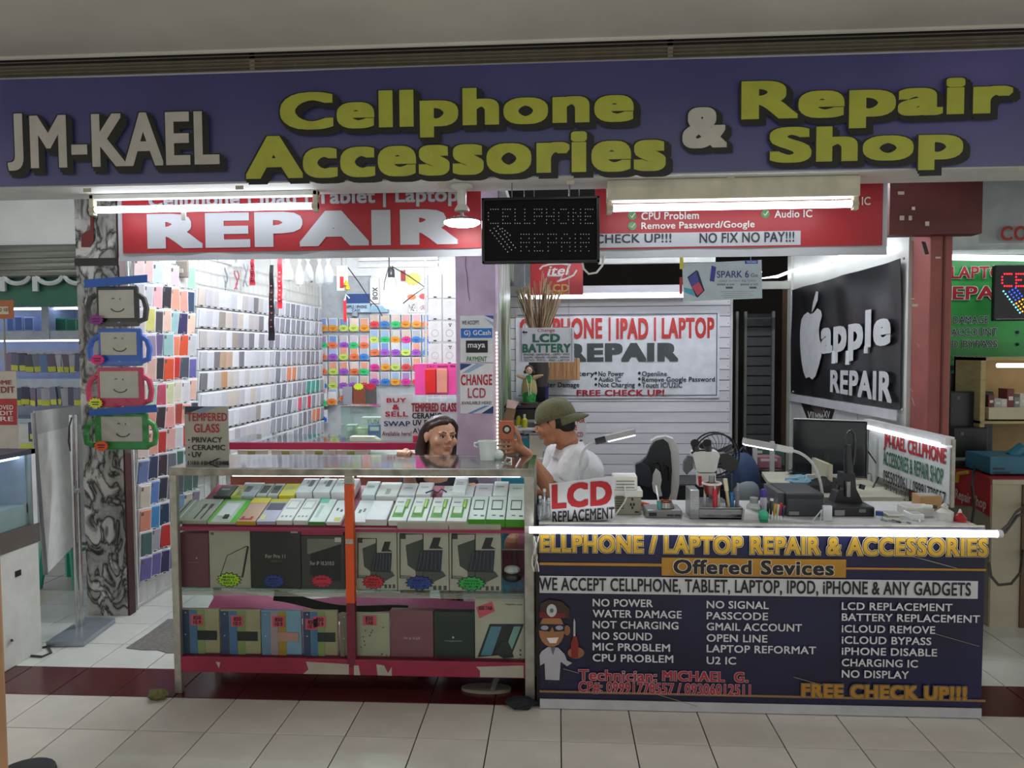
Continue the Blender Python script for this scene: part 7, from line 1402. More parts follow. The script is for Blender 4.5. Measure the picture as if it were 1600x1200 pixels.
# hanging phone poster
SPY = 4.55
sp_ = thing('phone_poster', 'pale blue poster printed with a smartphone hanging over the workbench', 'poster', (P(1130, 468, Y=SPY).x, SPY, P(1130, 470, Y=SPY).z))
q = [P(1068, 471, Y=SPY), P(1191, 466, Y=SPY), P(1190, 406, Y=SPY), P(1066, 412, Y=SPY)]; MB().prism(q, (0, .004, 0)).build('sheet', M('#c3d0d2', .35), sp_)
text('SPARK 6', fr(1120, 423, 1170, 434, SPY-.002), M('#34407c'), sp_, bold=.012); text('Go', fr(1173, 427, 1184, 433, SPY-.002), M('#6d7486'), sp_); text('Clear Screen, Big Color', fr(1124, 437, 1182, 441, SPY-.002), M('#8d98a0'), sp_)
for i, (x0, x1) in enumerate(((1120, 1147), (1157, 1184))): text('SPARK 6 GO', fr(x0, 443, x1, 446, SPY-.002), M('#55606c'), sp_); panel('price_plate', x0+14, 448, x0+25, 451, SPY-.002, M('#55606c'), sp_, .001)
for i in range(4): panel('print_line', 1125+6*(i % 2), 455+3*i, 1178-5*(i % 2), 455.8+3*i, SPY-.002, M('#9aa6ac'), sp_, .001)
panel('blue_badge', 1164, 406.5, 1184, 412, SPY-.003, M('#2d55a6'), sp_, .002); text('TECNO', fr(1166, 407.6, 1182, 411, SPY-.005), M('#dfe6f0'), sp_)
MB().prism([P(x, y, Y=SPY-.002) for x, y in [(1074, 433), (1088, 422), (1091, 424), (1101, 454), (1090, 465), (1087, 463)]], (0, .002, 0)).build('print_phone', M('#20263c'), sp_); MB().prism([P(x, y, Y=SPY-.004) for x, y in [(1076, 434), (1088, 425), (1092, 440), (1081, 448)]], (0, .001, 0)).build('print_screen', M('#4a4a96'), sp_); MB().prism([P(x, y, Y=SPY-.004) for x, y in [(1081, 448), (1092, 440), (1099, 454), (1090, 462)]], (0, .001, 0)).build('print_screen', M('#c0485a'), sp_); MB().prism([P(x, y, Y=SPY-.001) for x, y in [(1068, 449), (1082, 452), (1086, 463), (1070, 457)]], (0, .001, 0)).build('print_shadow', M('#4fa6bf'), sp_); MB().prism([P(x, y, Y=SPY-.002) for x, y in [(1112, 415), (1119, 417), (1116, 440), (1109, 439)]], (0, .001, 0)).build('print_side', M('#34348a'), sp_); panel('red_edge', 1062, 433, 1066, 460, SPY, M('#b52a2e'), sp_, .003)
MB().tube([P(1065, 402, Y=SPY), P(1065, 420, Y=SPY)], .012, 6).build('yellow_tie', M('#c9c23a'), sp_)
for x in (1065, 1173): MB().tube([P(x, 409, Y=SPY+.002), Vector((P(x, 400, Y=SPY).x, SPY+.002, 2.99))], .002, 4).build('string', M('#9a9a9a'), sp_)
# white beam rail behind the service banner
rl_ = struct(MB().box((P(935, 407, Y=5.6).x, 5.6, P(1000, 411, Y=5.6).z), (P(1118, 407, Y=5.6).x, 5.66, P(1000, 402, Y=5.6).z)).build('trim_rail', M('#a9aca8')))
# ---- black banner on the side wall
AX = RWX-0.012
def S(x, y, o=0.0): return P(x, y, X=AX-o)
ab_ = thing('black_banner', 'black vinyl banner with white fruit emblem and drip lettering on the side wall', 'banner', (AX, S(1330, 620).y, S(1330, 640).z))
yN, yF = S(1410, 500).y, S(1238, 530).y
zTn, zTf, zBn, zBf = S(1411, 404).z, S(1244, 452).z, S(1409, 640).z, S(1237, 614).z
def ban(u, v): # u 0 far .. 1 near
    y = yF+(yN-yF)*u; zt = zTf+(zTn-zTf)*u; zb = zBf+(zBn-zBf)*u
    return Vector((AX-0.008-0.008*math.sin(u*14+v*6)*v*v-.004*math.sin(u*30+v*3), y, zb+(zt-zb)*v))
MB().sheet(ban, 40, 16, (0.003, 0, 0)).build('vinyl_sheet', mat('black_vinyl', '#232327', .3, var=.2, scale=3), ab_, smooth=True)
MB().sheet(lambda u, v: Vector((AX-.022, yF+(yN-yF)*u, zBf+(zBn-zBf)*u-.005+.06*(v-1)*1.0)), 10, 1, (.003, 0, 0)).build('white_hem', M('#c9cad0'), ab_)
wv = M('#cfd2d6', .4)
def ap(pts, nm): MB().prism([S(x, y, .026) for x, y in pts], (.002, 0, 0)).build(nm, wv, ab_)
ap([(1252, 500), (1256, 492), (1262, 488), (1266, 491), (1271, 489), (1277, 482), (1282, 485), (1284, 494), (1281, 504), (1279, 516), (1280, 530), (1284, 541), (1283, 556), (1279, 572), (1274, 588), (1269, 593), (1264, 589), (1259, 591), (1255, 580), (1252, 562), (1250, 540), (1250, 518)], 'emblem_fruit'); ap([(1268, 488), (1270, 474), (1275, 455), (1278, 456), (1277, 470), (1272, 482)], 'emblem_leaf')
def stext(s, x0, x1, y0a, y1a, y0b, y1b, bold=.03, nm='lettering', drip=0.0):
    a, b = S(x0, y1a, .026), S(x1, y1b, .026); h0, h1 = S(x0, y0a, .026).z-a.z, S(x1, y0b, .026).z-b.z
    vs, fs = _textmesh(s, bold, 0.0); X0, X1 = min(p[0] for p in vs), max(p[0] for p in vs); Y0, Y1_ = min(p[1] for p in vs), max(p[1] for p in vs); out = []
    for p in vs:
        u, v = (p[0]-X0)/(X1-X0), (p[1]-Y0)/(Y1_-Y0); base = a.lerp(b, u); out.append(Vector((base.x-.0012*p[2], base.y, base.z+(h0+(h1-h0)*u)*v)))
    MB().add(out, fs).build(nm, wv, ab_)
stext('apple', 1282, 1391, 497, 570, 478, 556, .05); stext('REPAIR', 1297, 1393, 578, 612, 580, 630, .04)
for x, y0, y1 in ((1303, 548, 568), (1325, 548, 570), (1354, 540, 552)): MB().tube([S(x, y0, .027), S(x, y1, .027)], [.014, .018], 6).build('drip', wv, ab_)
for x, y in ((1236, 452), (1410, 404), (1237, 612), (1408, 640)): MB().ball(S(x+2, y, .02), .008, 6, 4).build('pin', M('#b9b9b9'), ab_)
# clock poster peeping out below it
cp_ = thing('clock_poster', 'white sheet with dark roman-numeral ring under the black banner', 'poster', (AX, S(1290, 650).y, S(1290, 665).z)); MB().prism([S(1236, 620, -.008), S(1340, 640, -.008), S(1338, 690, -.008), S(1236, 670, -.008)], (-.002, 0, 0)).build('sheet', M('#d2d4d6'), cp_)
MB().prism([S(1249, 622, -.004), S(1306, 634, -.004), S(1298, 660, -.004), S(1262, 656, -.004)], (-.002, 0, 0)).build('ring', M('#1d171b'), cp_); MB().prism([S(1264, 626, -.001), S(1296, 632, -.001), S(1284, 648, -.001), S(1274, 646, -.001)], (-.002, 0, 0)).build('ring_centre', M('#5a4a52'), cp_)
stext_ = [('VII', 1262, 1272, 642, 654), ('MM', 1274, 1286, 645, 657), ('XV', 1287, 1297, 641, 652)]
for s, x0, x1, y0, y1 in stext_:
    a, b, c = S(x0, y1, .004), S(x1, y1+2, .004), S(x0, y0, .004); text(s, (a, b, c), M('#d9d9d6'), cp_, bold=.01)
# wavy LED rope along the top of the side wall
lr = thing('led_rope', 'wavy glowing LED rope along the top of the side wall', 'lamp', tuple(P(1300, 425, X=RWX-.05))); pts = [P(x, y, X=RWX-.05) for x, y in [(1178, 441), (1190, 437), (1215, 432), (1238, 423), (1262, 420), (1290, 410), (1310, 402), (1340, 397), (1362, 394), (1392, 388)]]; pts[0].x = 1.72; pts[0].y = 6.4; pts[1].x = 1.8
MB().tube(pts, .012, 8).build('rope', glow('rope_led', '#f6f9ff', 7.0), lr, smooth=True)
for i in (3, 5, 7): MB().tube([pts[i], Vector((RWX, pts[i].y, pts[i].z))], .006, 6).build('clip', M('#c9c9c9'), lr)
# ---- desk with monitor
dz = P(1192, 738, Y=5.0).z; dk_ = thing('desk', 'cream computer desk behind the workbench end', 'desk', (1.6, 4.7, 0))
dpts = [P(1190, 737, Z=dz), P(1200, 752, Z=dz), P(1256, 778, Z=dz), Vector((P(1256, 778, Z=dz).x+.1, 4.18, dz)), Vector((RWX-.03, 4.18, dz)), Vector((RWX-.03, P(1190, 737, Z=dz).y, dz))]
MB().prism(dpts, (0, 0, -.025)).build('top', M('#c9c8b4', .4), dk_); yb_ = dpts[0].y
for x, y in ((dpts[0].x+.05, yb_-.05), (RWX-.08, yb_-.05), (RWX-.08, 4.24), (dpts[3].x+.02, 4.24)): MB().box((x-.02, y-.02, 0), (x+.02, y+.02, dz-.025)).build('leg', M('#b9bab6'), dk_)
MB().box((RWX-.42, 4.3, dz), (RWX-.4, 4.75, dz+.16)).build('divider_panel', M('#c9c6ae'), dk_); MB().box((RWX-.40, 4.73, dz), (RWX-.03, 4.75, dz+.2)).build('back_panel', M('#c9c6ae'), dk_)
MNY = 4.55; mo = thing('monitor', 'wide black monitor standing on the cream desk', 'monitor', (P(1297, 750, Y=MNY).x, MNY, dz)); pts = [P(1240, 740, Y=MNY+.06), P(1353, 746, Y=MNY-.02), P(1354, 660, Y=MNY-.02), P(1241, 656, Y=MNY+.06)]
MB().prism(pts, (0, .025, 0)).build('panel', M('#23292d', .12), mo); MB().tube([pts[0], pts[1], pts[2], pts[3], pts[0]], .006, 6).build('bezel', M('#0d0e10', .3), mo); MB().tube([pts[3]+Vector((0, .01, .006)), pts[2]+Vector((0, .01, .006))], .006, 6).build('top_edge', M('#c9cdd0'), mo)
MB().box((mo.location.x-.03, MNY+.02, dz), (mo.location.x+.03, MNY+.06, dz+.2)).build('neck', M('#2b2d30'), mo); MB().box((mo.location.x-.12, MNY-.06, dz), (mo.location.x+.12, MNY+.1, dz+.012)).build('foot', M('#2b2d30'), mo); MB().box((P(1262, 750, Y=MNY-.04).x, MNY-.03, P(1262, 747, Y=MNY-.04).z), (P(1330, 750, Y=MNY-.04).x, MNY-.01, P(1262, 742, Y=MNY-.04).z)).build('white_bar', M('#d0d4d6'), mo)
MB().tube([P(1356, 705, Y=MNY), P(1370, 725, Y=MNY), P(1373, 745, Y=MNY), P(1362, 765, Y=MNY-.1), P(1350, 772, Y=MNY-.12)], .004, 6).build('cable', M('#2b2b2b'), mo, smooth=True)
# clutter on the desk
for i, (x, y, rx_, ry_, rz_, h, lab) in enumerate([(1252, 757, .09, .07, .035, '#7fa9bf', 'crumpled light blue plastic bag on the cream desk'), (1262, 741, .13, .06, .03, '#2b2d33', 'heap of black cables on the cream desk'), (1292, 768, .10, .06, .05, '#24262b', 'black pouch at the desk edge behind the power unit')]):
    p = P(x, y, Z=dz); random.seed(60+i); k = MB().ball((0, 0, 0), (rx_, ry_, rz_), 16, 10); k.v = [Vector((p.x, p.y, dz))+Vector((a.x*random.uniform(.75, 1.15), a.y*random.uniform(.8, 1.1), max(0, rz_*.7+a.z*random.uniform(.6, 1.2)))) for a in k.v]
    t = tag(k.build(['crumpled_bag', 'cable_heap', 'black_pouch'][i], M(h, .35)), lab, ['bag', 'cord', 'pouch'][i])
# white rack with pink box behind
rk = thing('steel_rack', 'white steel rack with glass shelf beside the store room door', 'rack', (P(1195, 800, Y=5.3).x, 5.3, 0))
for x in (1180, 1207): MB().box((P(x-3, 750, Y=5.25).x, 5.25, 0), (P(x+3, 750, Y=5.25).x, 5.28, P(x, 701 if x == 1180 else 690, Y=5.25).z)).build('upright', M('#c6c9c6'), rk)
for y in (733, 765, 790): MB().box((P(1178, y, Y=5.26).x, 5.26, P(1190, y, Y=5.26).z-.01), (P(1222, y, Y=5.26).x, 5.5, P(1190, y, Y=5.26).z)).build('shelf', clear('rack_glass', '#dfe9e6', .15, .05), rk)
t = thing('pink_box', 'dusty pink box on the white steel rack', 'box', (P(1203, 733, Y=5.3).x, 5.3, P(1190, 733, Y=5.26).z)); bl, br_, tl = fr(1184, 714, 1221, 733, 5.3); MB().rbox((bl.x, 5.3, P(1190, 733, Y=5.26).z), (br_.x, 5.42, tl.z), .004).build('body', M('#a3707c'), t); MB().box((bl.x+.02, 5.298, tl.z-.03), (br_.x-.03, 5.3, tl.z-.012)).build('print', M('#e0d0d4'), t)
t = thing('green_folder', 'dark green folder behind the dusty pink box', 'folder', (P(1203, 733, Y=5.45).x, 5.45, P(1190, 733, Y=5.26).z)); bl, br_, tl = fr(1180, 702, 1226, 733, 5.44); MB().rbox((bl.x, 5.44, P(1190, 733, Y=5.26).z), (br_.x, 5.46, tl.z), .003).build('cover', M('#3f5f55'), t); MB().box((bl.x, 5.437, tl.z-.03), (bl.x+.05, 5.44, tl.z-.01)).build('tab', M('#b9c0b4'), t)
# ---- racing-style office chair
CHY = 4.45; ch = thing('office_chair', 'black and white racing-style office chair behind the workbench', 'chair', (P(1030, 800, Y=CHY).x, CHY, 0)); cw, ckk = M('#d0d2d0', .35), M('#2b2f33', .35)
out = [(1016, 690), (1026, 684), (1040, 682), (1052, 686), (1060, 700), (1062, 722), (1061, 760), (1054, 796), (1036, 800), (1048, 770), (1050, 735), (1047, 705), (1038, 690)]
MB().prism([P(x, y, Y=CHY) for x, y in out], (.01, .09, 0)).build('white_rim', cw, ch)
inn = [(1036, 686), (1044, 692), (1048, 706), (1050, 735), (1048, 770), (1038, 800), (1005, 800), (991, 775), (990, 748), (995, 738), (1000, 724), (1010, 715), (1016, 700), (1024, 689)]
MB().prism([P(x, y, Y=CHY-.015) for x, y in inn], (.01, .09, 0)).build('backrest', ckk, ch); 
MB().prism([P(x, y, Y=CHY-.05) for x, y in [(993, 726), (1002, 722), (1016, 732), (1020, 750), (1016, 762), (1000, 758), (994, 744)]], (0, .05, 0)).build('lumbar_pad', M('#343a44', .3), ch); MB().prism([P(x, y, Y=CHY-.06) for x, y in [(1026, 733), (1032, 738), (1034, 750), (1032, 762), (1035, 775), (1029, 776), (1021, 768), (1019, 756), (1021, 742)]], (0, .03, 0)).build('side_bolster', cw, ch)
MB().tube([P(x, y, Y=CHY-.02) for x, y in [(1016, 735), (1019, 724), (1027, 721), (1034, 726), (1035, 740)]], .011, 8).build('belt_slot', M('#15171a'), ch); MB().tube([P(x, y, Y=CHY-.02) for x, y in [(1036, 735), (1040, 726), (1046, 730), (1046, 750)]], .009, 8).build('belt_slot', M('#15171a'), ch)
MB().prism([P(x, y, Y=CHY-.03) for x, y in [(991, 722), (995, 726), (996, 742), (992, 738)]], (0, .05, 0)).build('wing', cw, ch); MB().rbox((P(998, 800, Y=CHY).x, CHY-.25, .44), (P(1064, 800, Y=CHY).x, CHY+.15, .52), .03).build('seat', ckk, ch); MB().tube([(ch.location.x, CHY-.05, .44), (ch.location.x, CHY-.05, .1)], .03, 10).build('gas_lift', M('#1b1b1d'), ch)
for i in range(5): a = i*1.2566; MB().tube([(ch.location.x, CHY-.05, .1), (ch.location.x+.27*math.cos(a), CHY-.05+.27*math.sin(a), .06)], [.025, .016], 6).build('foot', M('#1b1b1d'), ch); MB().ball((ch.location.x+.27*math.cos(a), CHY-.05+.27*math.sin(a), .03), .03, 8, 6).build('caster', M('#141416'), ch)
# dark low bench and blue backpack further in
lb_ = thing('low_cabinet', 'low black cabinet along the foot of the plank wall', 'cabinet', (P(1090, 800, Y=5.6).x, 5.6, 0)); MB().rbox((P(1050, 770, Y=5.5).x, 5.5, .05), (P(1150, 770, Y=5.5).x, 5.9, P(1090, 757, Y=5.5).z), .01).build('body', M('#1a1a1c', .4), lb_); MB().box((P(1055, 770, Y=5.49).x, 5.49, .1), (P(1145, 770, Y=5.49).x, 5.5, P(1090, 765, Y=5.5).z)).build('door', M('#232325', .3), lb_); MB().box((P(1052, 770, Y=5.5).x, 5.52, 0), (P(1148, 770, Y=5.5).x, 5.88, .05)).build('plinth', M('#0f0f10'), lb_)
bpk = thing('backpack', 'blue and grey backpack slumped beside the microscope', 'bag', (P(1160, 790, Y=4.9).x, 5.1, .0)); c = P(1160, 752, Y=5.1); MB().ball(c, (.12, .1, .2), 18, 12).build('body', M('#2f4468', .7), bpk, smooth=True); MB().ball(c+Vector((0.01, -.07, -.07)), (.09, .06, .10), 14, 10).build('pocket', M('#8d969c', .6), bpk, smooth=True); MB().tube([c+Vector((-.04, 0, .18)), c+Vector((0, 0, .23)), c+Vector((.04, 0, .18))], .01, 6).build('handle', M('#22304c'), bpk); MB().lathe([(.12, -.0), (.12, c.z-.15)], (c.x, c.y, 0), 16).build('stool_under', M('#3a3a3c'), bpk)
# ---- shop lamps hidden above the banners
def ceiling_tube(lab, x0, x1, Y, z, s, up):
    t = thing('ceiling_batten', lab, 'lamp', ((x0+x1)/2, Y, z)); MB().tube([(x0, Y, z), (x1, Y, z)], .016, 10).build('tube', glow('shop_tube_%d' % s, '#f4f8ff', float(s)), t, smooth=True); MB().rbox((x0-.03, Y-.03, z+.025), (x1+.03, Y+.03, up), .005).build('batten', M('#dcdcda'), t); return t
ceiling_tube('fluorescent ceiling tube of the accessories shop, near the banner', -2.2, -1.0, 4.7, 2.66, 190, 2.74); ceiling_tube('fluorescent ceiling tube deeper in the accessories shop', -2.0, -0.9, 6.4, 2.66, 180, 2.74)
ceiling_tube('fluorescent ceiling tube over the repair bench', 0.3, 1.5, 4.7, 2.70, 150, 3.0)
# ================================================================== people
def flesh(mb, name, m, parent, voxel, it=4, fac=0.5):
    me = mb.mesh('rough', m); o = bpy.data.objects.new('rough', me); COL.objects.link(o)
    r = o.modifiers.new('r', 'REMESH'); r.mode = 'VOXEL'; r.voxel_size = voxel; s = o.modifiers.new('s', 'SMOOTH'); s.factor = fac; s.iterations = it
    dg = bpy.context.evaluated_depsgraph_get(); dg.update(); me2 = bpy.data.meshes.new_from_object(o.evaluated_get(dg)); me2.name = name
    bpy.data.objects.remove(o); bpy.data.meshes.remove(me)
    if not me2.materials: me2.materials.append(m)
    else: me2.materials[0] = m
    iv = W(parent).inverted() if parent else Matrix.Identity(4); me2.transform(iv); me2.shade_smooth()
    return obj(name, me2, parent)
def chain(mb, pts, rs, n=10):
    pts = [Vector(p) for p in pts]
    for i in range(len(pts)-1): mb.tube([pts[i], pts[i+1]], [rs[i], rs[i+1]], n)
    for p, r in zip(pts, rs): mb.ball(p, r, n, 8)
def head_shapes(mb, F, neck=True, wide=1.0):
    b = lambda c, r: mb.ball(c, r, 18, 14, F)
    b((0, .012, .03), (.075*wide, .093, .088)); b((0, -.018, -.015), (.066*wide, .070, .088)); b((0, -.028, -.07), (.051*wide, .050, .042)); b((0, -.066, -.096), (.021, .019, .017))
    mb.tube([F @ Vector((0, -.082, .018)), F @ Vector((0, -.100, -.004)), F @ Vector((0, -.109, -.022))], [.008, .011, .0145], 10)
    for s in (-1, 1):
        b((s*.013, -.096, -.026), (.010, .010, .008)); b((s*.030, -.078, .026), (.027, .012, .009)); b((s*.042*wide, -.062, -.022), (.024, .020, .026)); b((s*.076*wide, .014, -.004), (.009, .019, .031)); b((s*.080*wide, .02, .004), (.006, .015, .02))
    b((0, -.088, -.054), (.023, .010, .007)); b((0, -.086, -.065), (.020, .010, .008))
    if neck: mb.tube([F @ Vector((0, .015, -.05)), F @ Vector((0, .03, -.13)), F @ Vector((0, .04, -.20))], [.055, .053, .062], 14)
def face_parts(F, parent, skin_l, brow_c, lip_c):
    for s in (-1, 1):
        eye = MB().ball((s*.031, -.0775, .004), (.0145, .008, .0062), 12, 8, F).build('eye', M('#d9d2cc', .3), parent, smooth=True); MB().ball((s*.031+.002, -.0835, .004), (.0060, .0035, .0058), 10, 6, F).build('iris', M('#1c120d', .2), eye)
        MB().tube([F @ Vector((s*.014, -.0865, .0105)), F @ Vector((s*.031, -.087, .0125)), F @ Vector((s*.047, -.079, .008))], [.002, .003, .002], 6).build('eyelid', M('#3a241c'), parent)
        MB().tube([F @ Vector((s*.012, -.090, .026)), F @ Vector((s*.030, -.090, .0315)), F @ Vector((s*.050, -.076, .026))], [.003, .0035, .002], 6).build('eyebrow', M(brow_c), parent)
    MB().ball((0, -.0955, -.0545), (.0195, .004, .0042), 12, 6, F).build('lip', M(lip_c, .4), parent, smooth=True); MB().ball((0, -.0935, -.0640), (.0175, .005, .0052), 12, 6, F).build('lip', M(lip_c, .4), parent, smooth=True)
skin_w = mat('skin_tan', '#d6a68c', .5, var=.05, scale=25); skin_m = mat('skin_brown', '#b98060', .5, var=.05, scale=25)
def wrinkle(m, sc=9.0, st=0.6):
    nt = m.node_tree; n = nt.nodes.new('ShaderNodeTexNoise'); n.inputs['Scale'].default_value = sc; n.inputs['Detail'].default_value = 2; n.inputs['Distortion'].default_value = 1.2; tc = nt.nodes.new('ShaderNodeTexCoord'); mp = nt.nodes.new('ShaderNodeMapping'); mp.inputs['Rotation'].default_value = (0.3, 0.6, 0.2); mp.inputs['Scale'].default_value = (1.6, 1.0, 0.5)
    b = nt.nodes.new('ShaderNodeBump'); b.inputs['Strength'].default_value = st; b.inputs['Distance'].default_value = 0.03
    nt.links.new(tc.outputs['Object'], mp.inputs[0]); nt.links.new(mp.outputs[0], n.inputs[0]); nt.links.new(n.outputs[0], b.inputs['Height']); nt.links.new(b.outputs[0], nt.nodes['Principled BSDF'].inputs['Normal']); return m
# ---- the woman behind the glass counter
wp = thing('person', 'woman with long dark hair in a navy top seated behind the glass counter', 'person', (P(690, 800, Y=4.2).x, 4.22, 0))
hc = P(689, 683, Y=4.2); FW = Matrix.Translation(hc) @ Matrix.Rotation(math.radians(36), 4, 'Z') @ Matrix.Rotation(math.radians(-3), 4, 'X') @ Matrix.Rotation(math.radians(5), 4, 'Y') @ Matrix.Diagonal((1.03, 1.0, 1.0, 1))
body = MB(); head_shapes(body, FW, wide=1.10); nb0 = FW @ Vector((0, .04, -.19)); hx = nb0.x
chest = Vector((hx+.0, 4.27, nb0.z-.10)); hip = Vector((hx, 4.30, .52))
body.tube([nb0+Vector((0, 0, .02)), chest, chest.lerp(hip, .5), hip], [.07, .125, .12, .14], 16); body.ball(chest+Vector((0, .0, .03)), (.175, .095, .07), 16, 10)
hd = P(632, 709, Y=3.80); hd.z = gz+.012
shl, shr = chest+Vector((-.165, 0, .04)), chest+Vector((.165, 0, .04)); elb = Vector((hd.x-.03, 4.08, .86)); wrs = Vector((hd.x, 3.87, gz-.03))
chain(body, [shl, elb, wrs], [.048, .038, .026]); chain(body, [wrs, hd+Vector((0, .035, -.004))], [.026, .024])
for i in range(4):
    x = hd.x-.030+.0195*i; L = (.0, .006, .008, .002)[i]
    chain(body, [(hd.x-.024+.016*i, 3.835, hd.z-.004), (x, 3.80-L, hd.z+.007), (x+.001, 3.775-L, hd.z+.003), (x+.001, 3.768-L, hd.z-.010)], [.010, .0092, .0085, .0075], 8)
chain(body, [(hd.x+.022, 3.85, hd.z-.012), (hd.x+.044, 3.825, hd.z-.004), (hd.x+.05, 3.80, hd.z-.004)], [.011, .010, .008], 8)
er = Vector((shr.x+.06, 4.12, .82)); wr2 = Vector((shr.x-.02, 3.92, .80)); chain(body, [shr, er, wr2], [.048, .038, .026]); chain(body, [wr2, wr2+Vector((-.05, -.02, -.01))], [.024, .02])
for i in range(4): chain(body, [wr2+Vector((-.05, -.035+.018*i, -.01)), wr2+Vector((-.09, -.035+.019*i, -.02)), wr2+Vector((-.105, -.034+.019*i, -.04))], [.010, .009, .007], 8)
for s in (-1, 1): chain(body, [hip+Vector((s*.09, -.02, 0)), Vector((hip.x+s*.11, 3.98, .50)), Vector((hip.x+s*.11, 4.0, .08))], [.085, .062, .042]); body.ball((hip.x+s*.11, 3.95, .045), (.045, .11, .04), 12, 8)
flesh(body, 'body', skin_w, wp, .0045, 6); face_parts(FW, wp, None, '#4a3026', '#b56a60')
hair = MB(); hm = mat('hair_dark_brown', '#34211a', .45, var=.2, scale=60, stretch=(1, 1, .15))
hair.ball((0, .026, .044), (.087, .093, .084), 20, 14, FW); hair.ball((0, .004, .088), (.066, .066, .040), 18, 12, FW)
chain(hair, [FW @ Vector(v) for v in ((-.040, -.030, .100), (-.074, .022, .070), (-.080, .058, .02), (-.086, .072, -.06), (-.094, .07, -.15), (-.095, .06, -.25))], [.018, .022, .030, .034, .034, .026], 10)
chain(hair, [FW @ Vector(v) for v in ((.042, -.045, .092), (.076, -.018, .060), (.086, .020, .0), (.090, .035, -.08), (.088, .04, -.16), (.080, .05, -.25))], [.018, .022, .027, .030, .032, .026], 10)
chain(hair, [FW @ Vector(v) for v in ((.0, -.060, .086), (-.035, -.052, .082), (-.066, -.020, .062), (-.076, .02, .035))], [.016, .017, .017, .015], 10)
chain(hair, [FW @ Vector(v) for v in ((0, .08, .03), (0, .085, -.06), (0, .08, -.16), (0, .08, -.26))], [.06, .065, .06, .045])
flesh(hair, 'hair', hm, wp, .006, 3)
top = MB(); top.tube([chest+Vector((0, 0, .055)), chest, chest.lerp(hip, .5), hip+Vector((0, 0, -.02))], [.11, .14, .135, .152], 18); top.ball(chest+Vector((0, 0, .025)), (.186, .106, .072), 18, 12); chain(top, [shl, shl.lerp(elb, .55)], [.062, .056]); chain(top, [shr, shr.lerp(er, .55)], [.062, .056]); flesh(top, 'navy_top', mat('navy_cotton', '#20293a', .8, var=.15, scale=60), wp, .008, 4)
pn = MB()
for s in (-1, 1): chain(pn, [hip+Vector((s*.08, 0, -.02)), Vector((hip.x+s*.11, 4.0, .50)), Vector((hip.x+s*.11, 4.01, .2))], [.105, .078, .06])
flesh(pn, 'trousers', M('#2b2b34', .8), wp, .01, 3)
ws = thing('plastic_stool', 'brown plastic stool under the woman behind the counter', 'stool', (hip.x, 4.32, 0)); MB().lathe([(.15, .40), (.16, .41), (.0001, .415)], ws.location, 18).build('seat', M('#5a3a2a'), ws)
for a in range(4): MB().tube([ws.location+Vector((.11*math.cos(a*1.571+.78), .11*math.sin(a*1.571+.78), .40)), ws.location+Vector((.16*math.cos(a*1.571+.78), .16*math.sin(a*1.571+.78), 0))], .018, 8).build('leg', M('#5a3a2a'), ws)
# ---- the man with the backward cap
mp_ = thing('person', 'man in white shirt and backward olive cap holding an orange box over the counter', 'person', (P(895, 800, Y=4.1).x, 4.12, 0))
hc = P(866, 660, Y=4.05); FM = Matrix.Translation(hc) @ Matrix.Rotation(math.radians(-108), 4, 'Z') @ Matrix.Rotation(math.radians(16), 4, 'X') @ Matrix.Diagonal((1.05, 1.06, 1.03, 1))
body = MB(); head_shapes(body, FM, neck=False); nb0 = P(886, 699, Y=4.09)
body.tube([FM @ Vector((0, .02, -.04)), FM @ Vector((0, .045, -.10)), nb0, nb0+Vector((.02, 0, -.05))], [.060, .058, .066, .08], 16)
chest = nb0+Vector((.03, .02, -.13)); hip = Vector((chest.x+.06, 4.17, .50))
body.tube([nb0+Vector((.01, 0, -.02)), chest, chest.lerp(hip, .55), hip], [.08, .135, .125, .14], 18)
shn = P(899, 716, Y=3.93); shf = P(870, 709, Y=4.28); eln = P(866, 772, Y=3.86); wrn = P(822, 708, Y=3.80); pal = P(808, 697, Y=3.785)
chain(body, [nb0+Vector((.02, -.03, -.05)), shn, eln, eln.lerp(wrn, .35), wrn], [.06, .056, .043, .046, .028], 12)
# near hand: back of the palm to the corridor, fingers pointing along the counter, thumb up
body.ball(pal, (.036, .017, .034), 12, 10); chain(body, [wrn, pal], [.027, .026])
def fp_(x, y, Y): return P(x, y, Y=Y)
for k_, (y0, y1, y2, L) in enumerate(((688, 687, 689, 0), (694.5, 694, 695.5, -2), (701, 701, 702.5, -1), (706.5, 708, 709.5, 4))):
    chain(body, [fp_(803, y0, 3.785), fp_(793, y1, 3.765), fp_(785+L, y1+.8, 3.765), fp_(780+L, y2, 3.785)], [.0095, .0080, .0074, .0066], 8)
chain(body, [fp_(812, 696, 3.785), fp_(811, 683, 3.765), fp_(807, 673, 3.76), fp_(804, 667, 3.762)], [.015, .0125, .0105, .0085], 8)
# far arm resting low
elf = P(852, 776, Y=4.16); wrf = P(832, 770, Y=3.99); chain(body, [nb0+Vector((0, .05, -.05)), shf, elf, wrf], [.06, .055, .042, .028], 12); chain(body, [wrf, wrf+Vector((-.05, -.02, .0))], [.026, .024])
for i in range(4): chain(body, [wrf+Vector((-.05, -.045+.02*i, 0)), wrf+Vector((-.085, -.05+.021*i, -.008)), wrf+Vector((-.10, -.05+.021*i, -.022))], [.0105, .0095, .008], 8)
chain(body, [wrf+Vector((-.02, -.03, .005)), wrf+Vector((-.05, -.06, .0)), wrf+Vector((-.07, -.065, -.006))], [.013, .011, .009], 8)
for s, kx in ((-1, P(806, 850, Y=3.98)), (1, P(812, 850, Y=4.2))): chain(body, [hip+Vector((-.02, s*.09, .02)), Vector((kx.x, kx.y, .56)), Vector((kx.x+.04, kx.y, .09))], [.10, .066, .045], 12); body.ball((kx.x-.01, kx.y, .05), (.12, .048, .045), 12, 8)
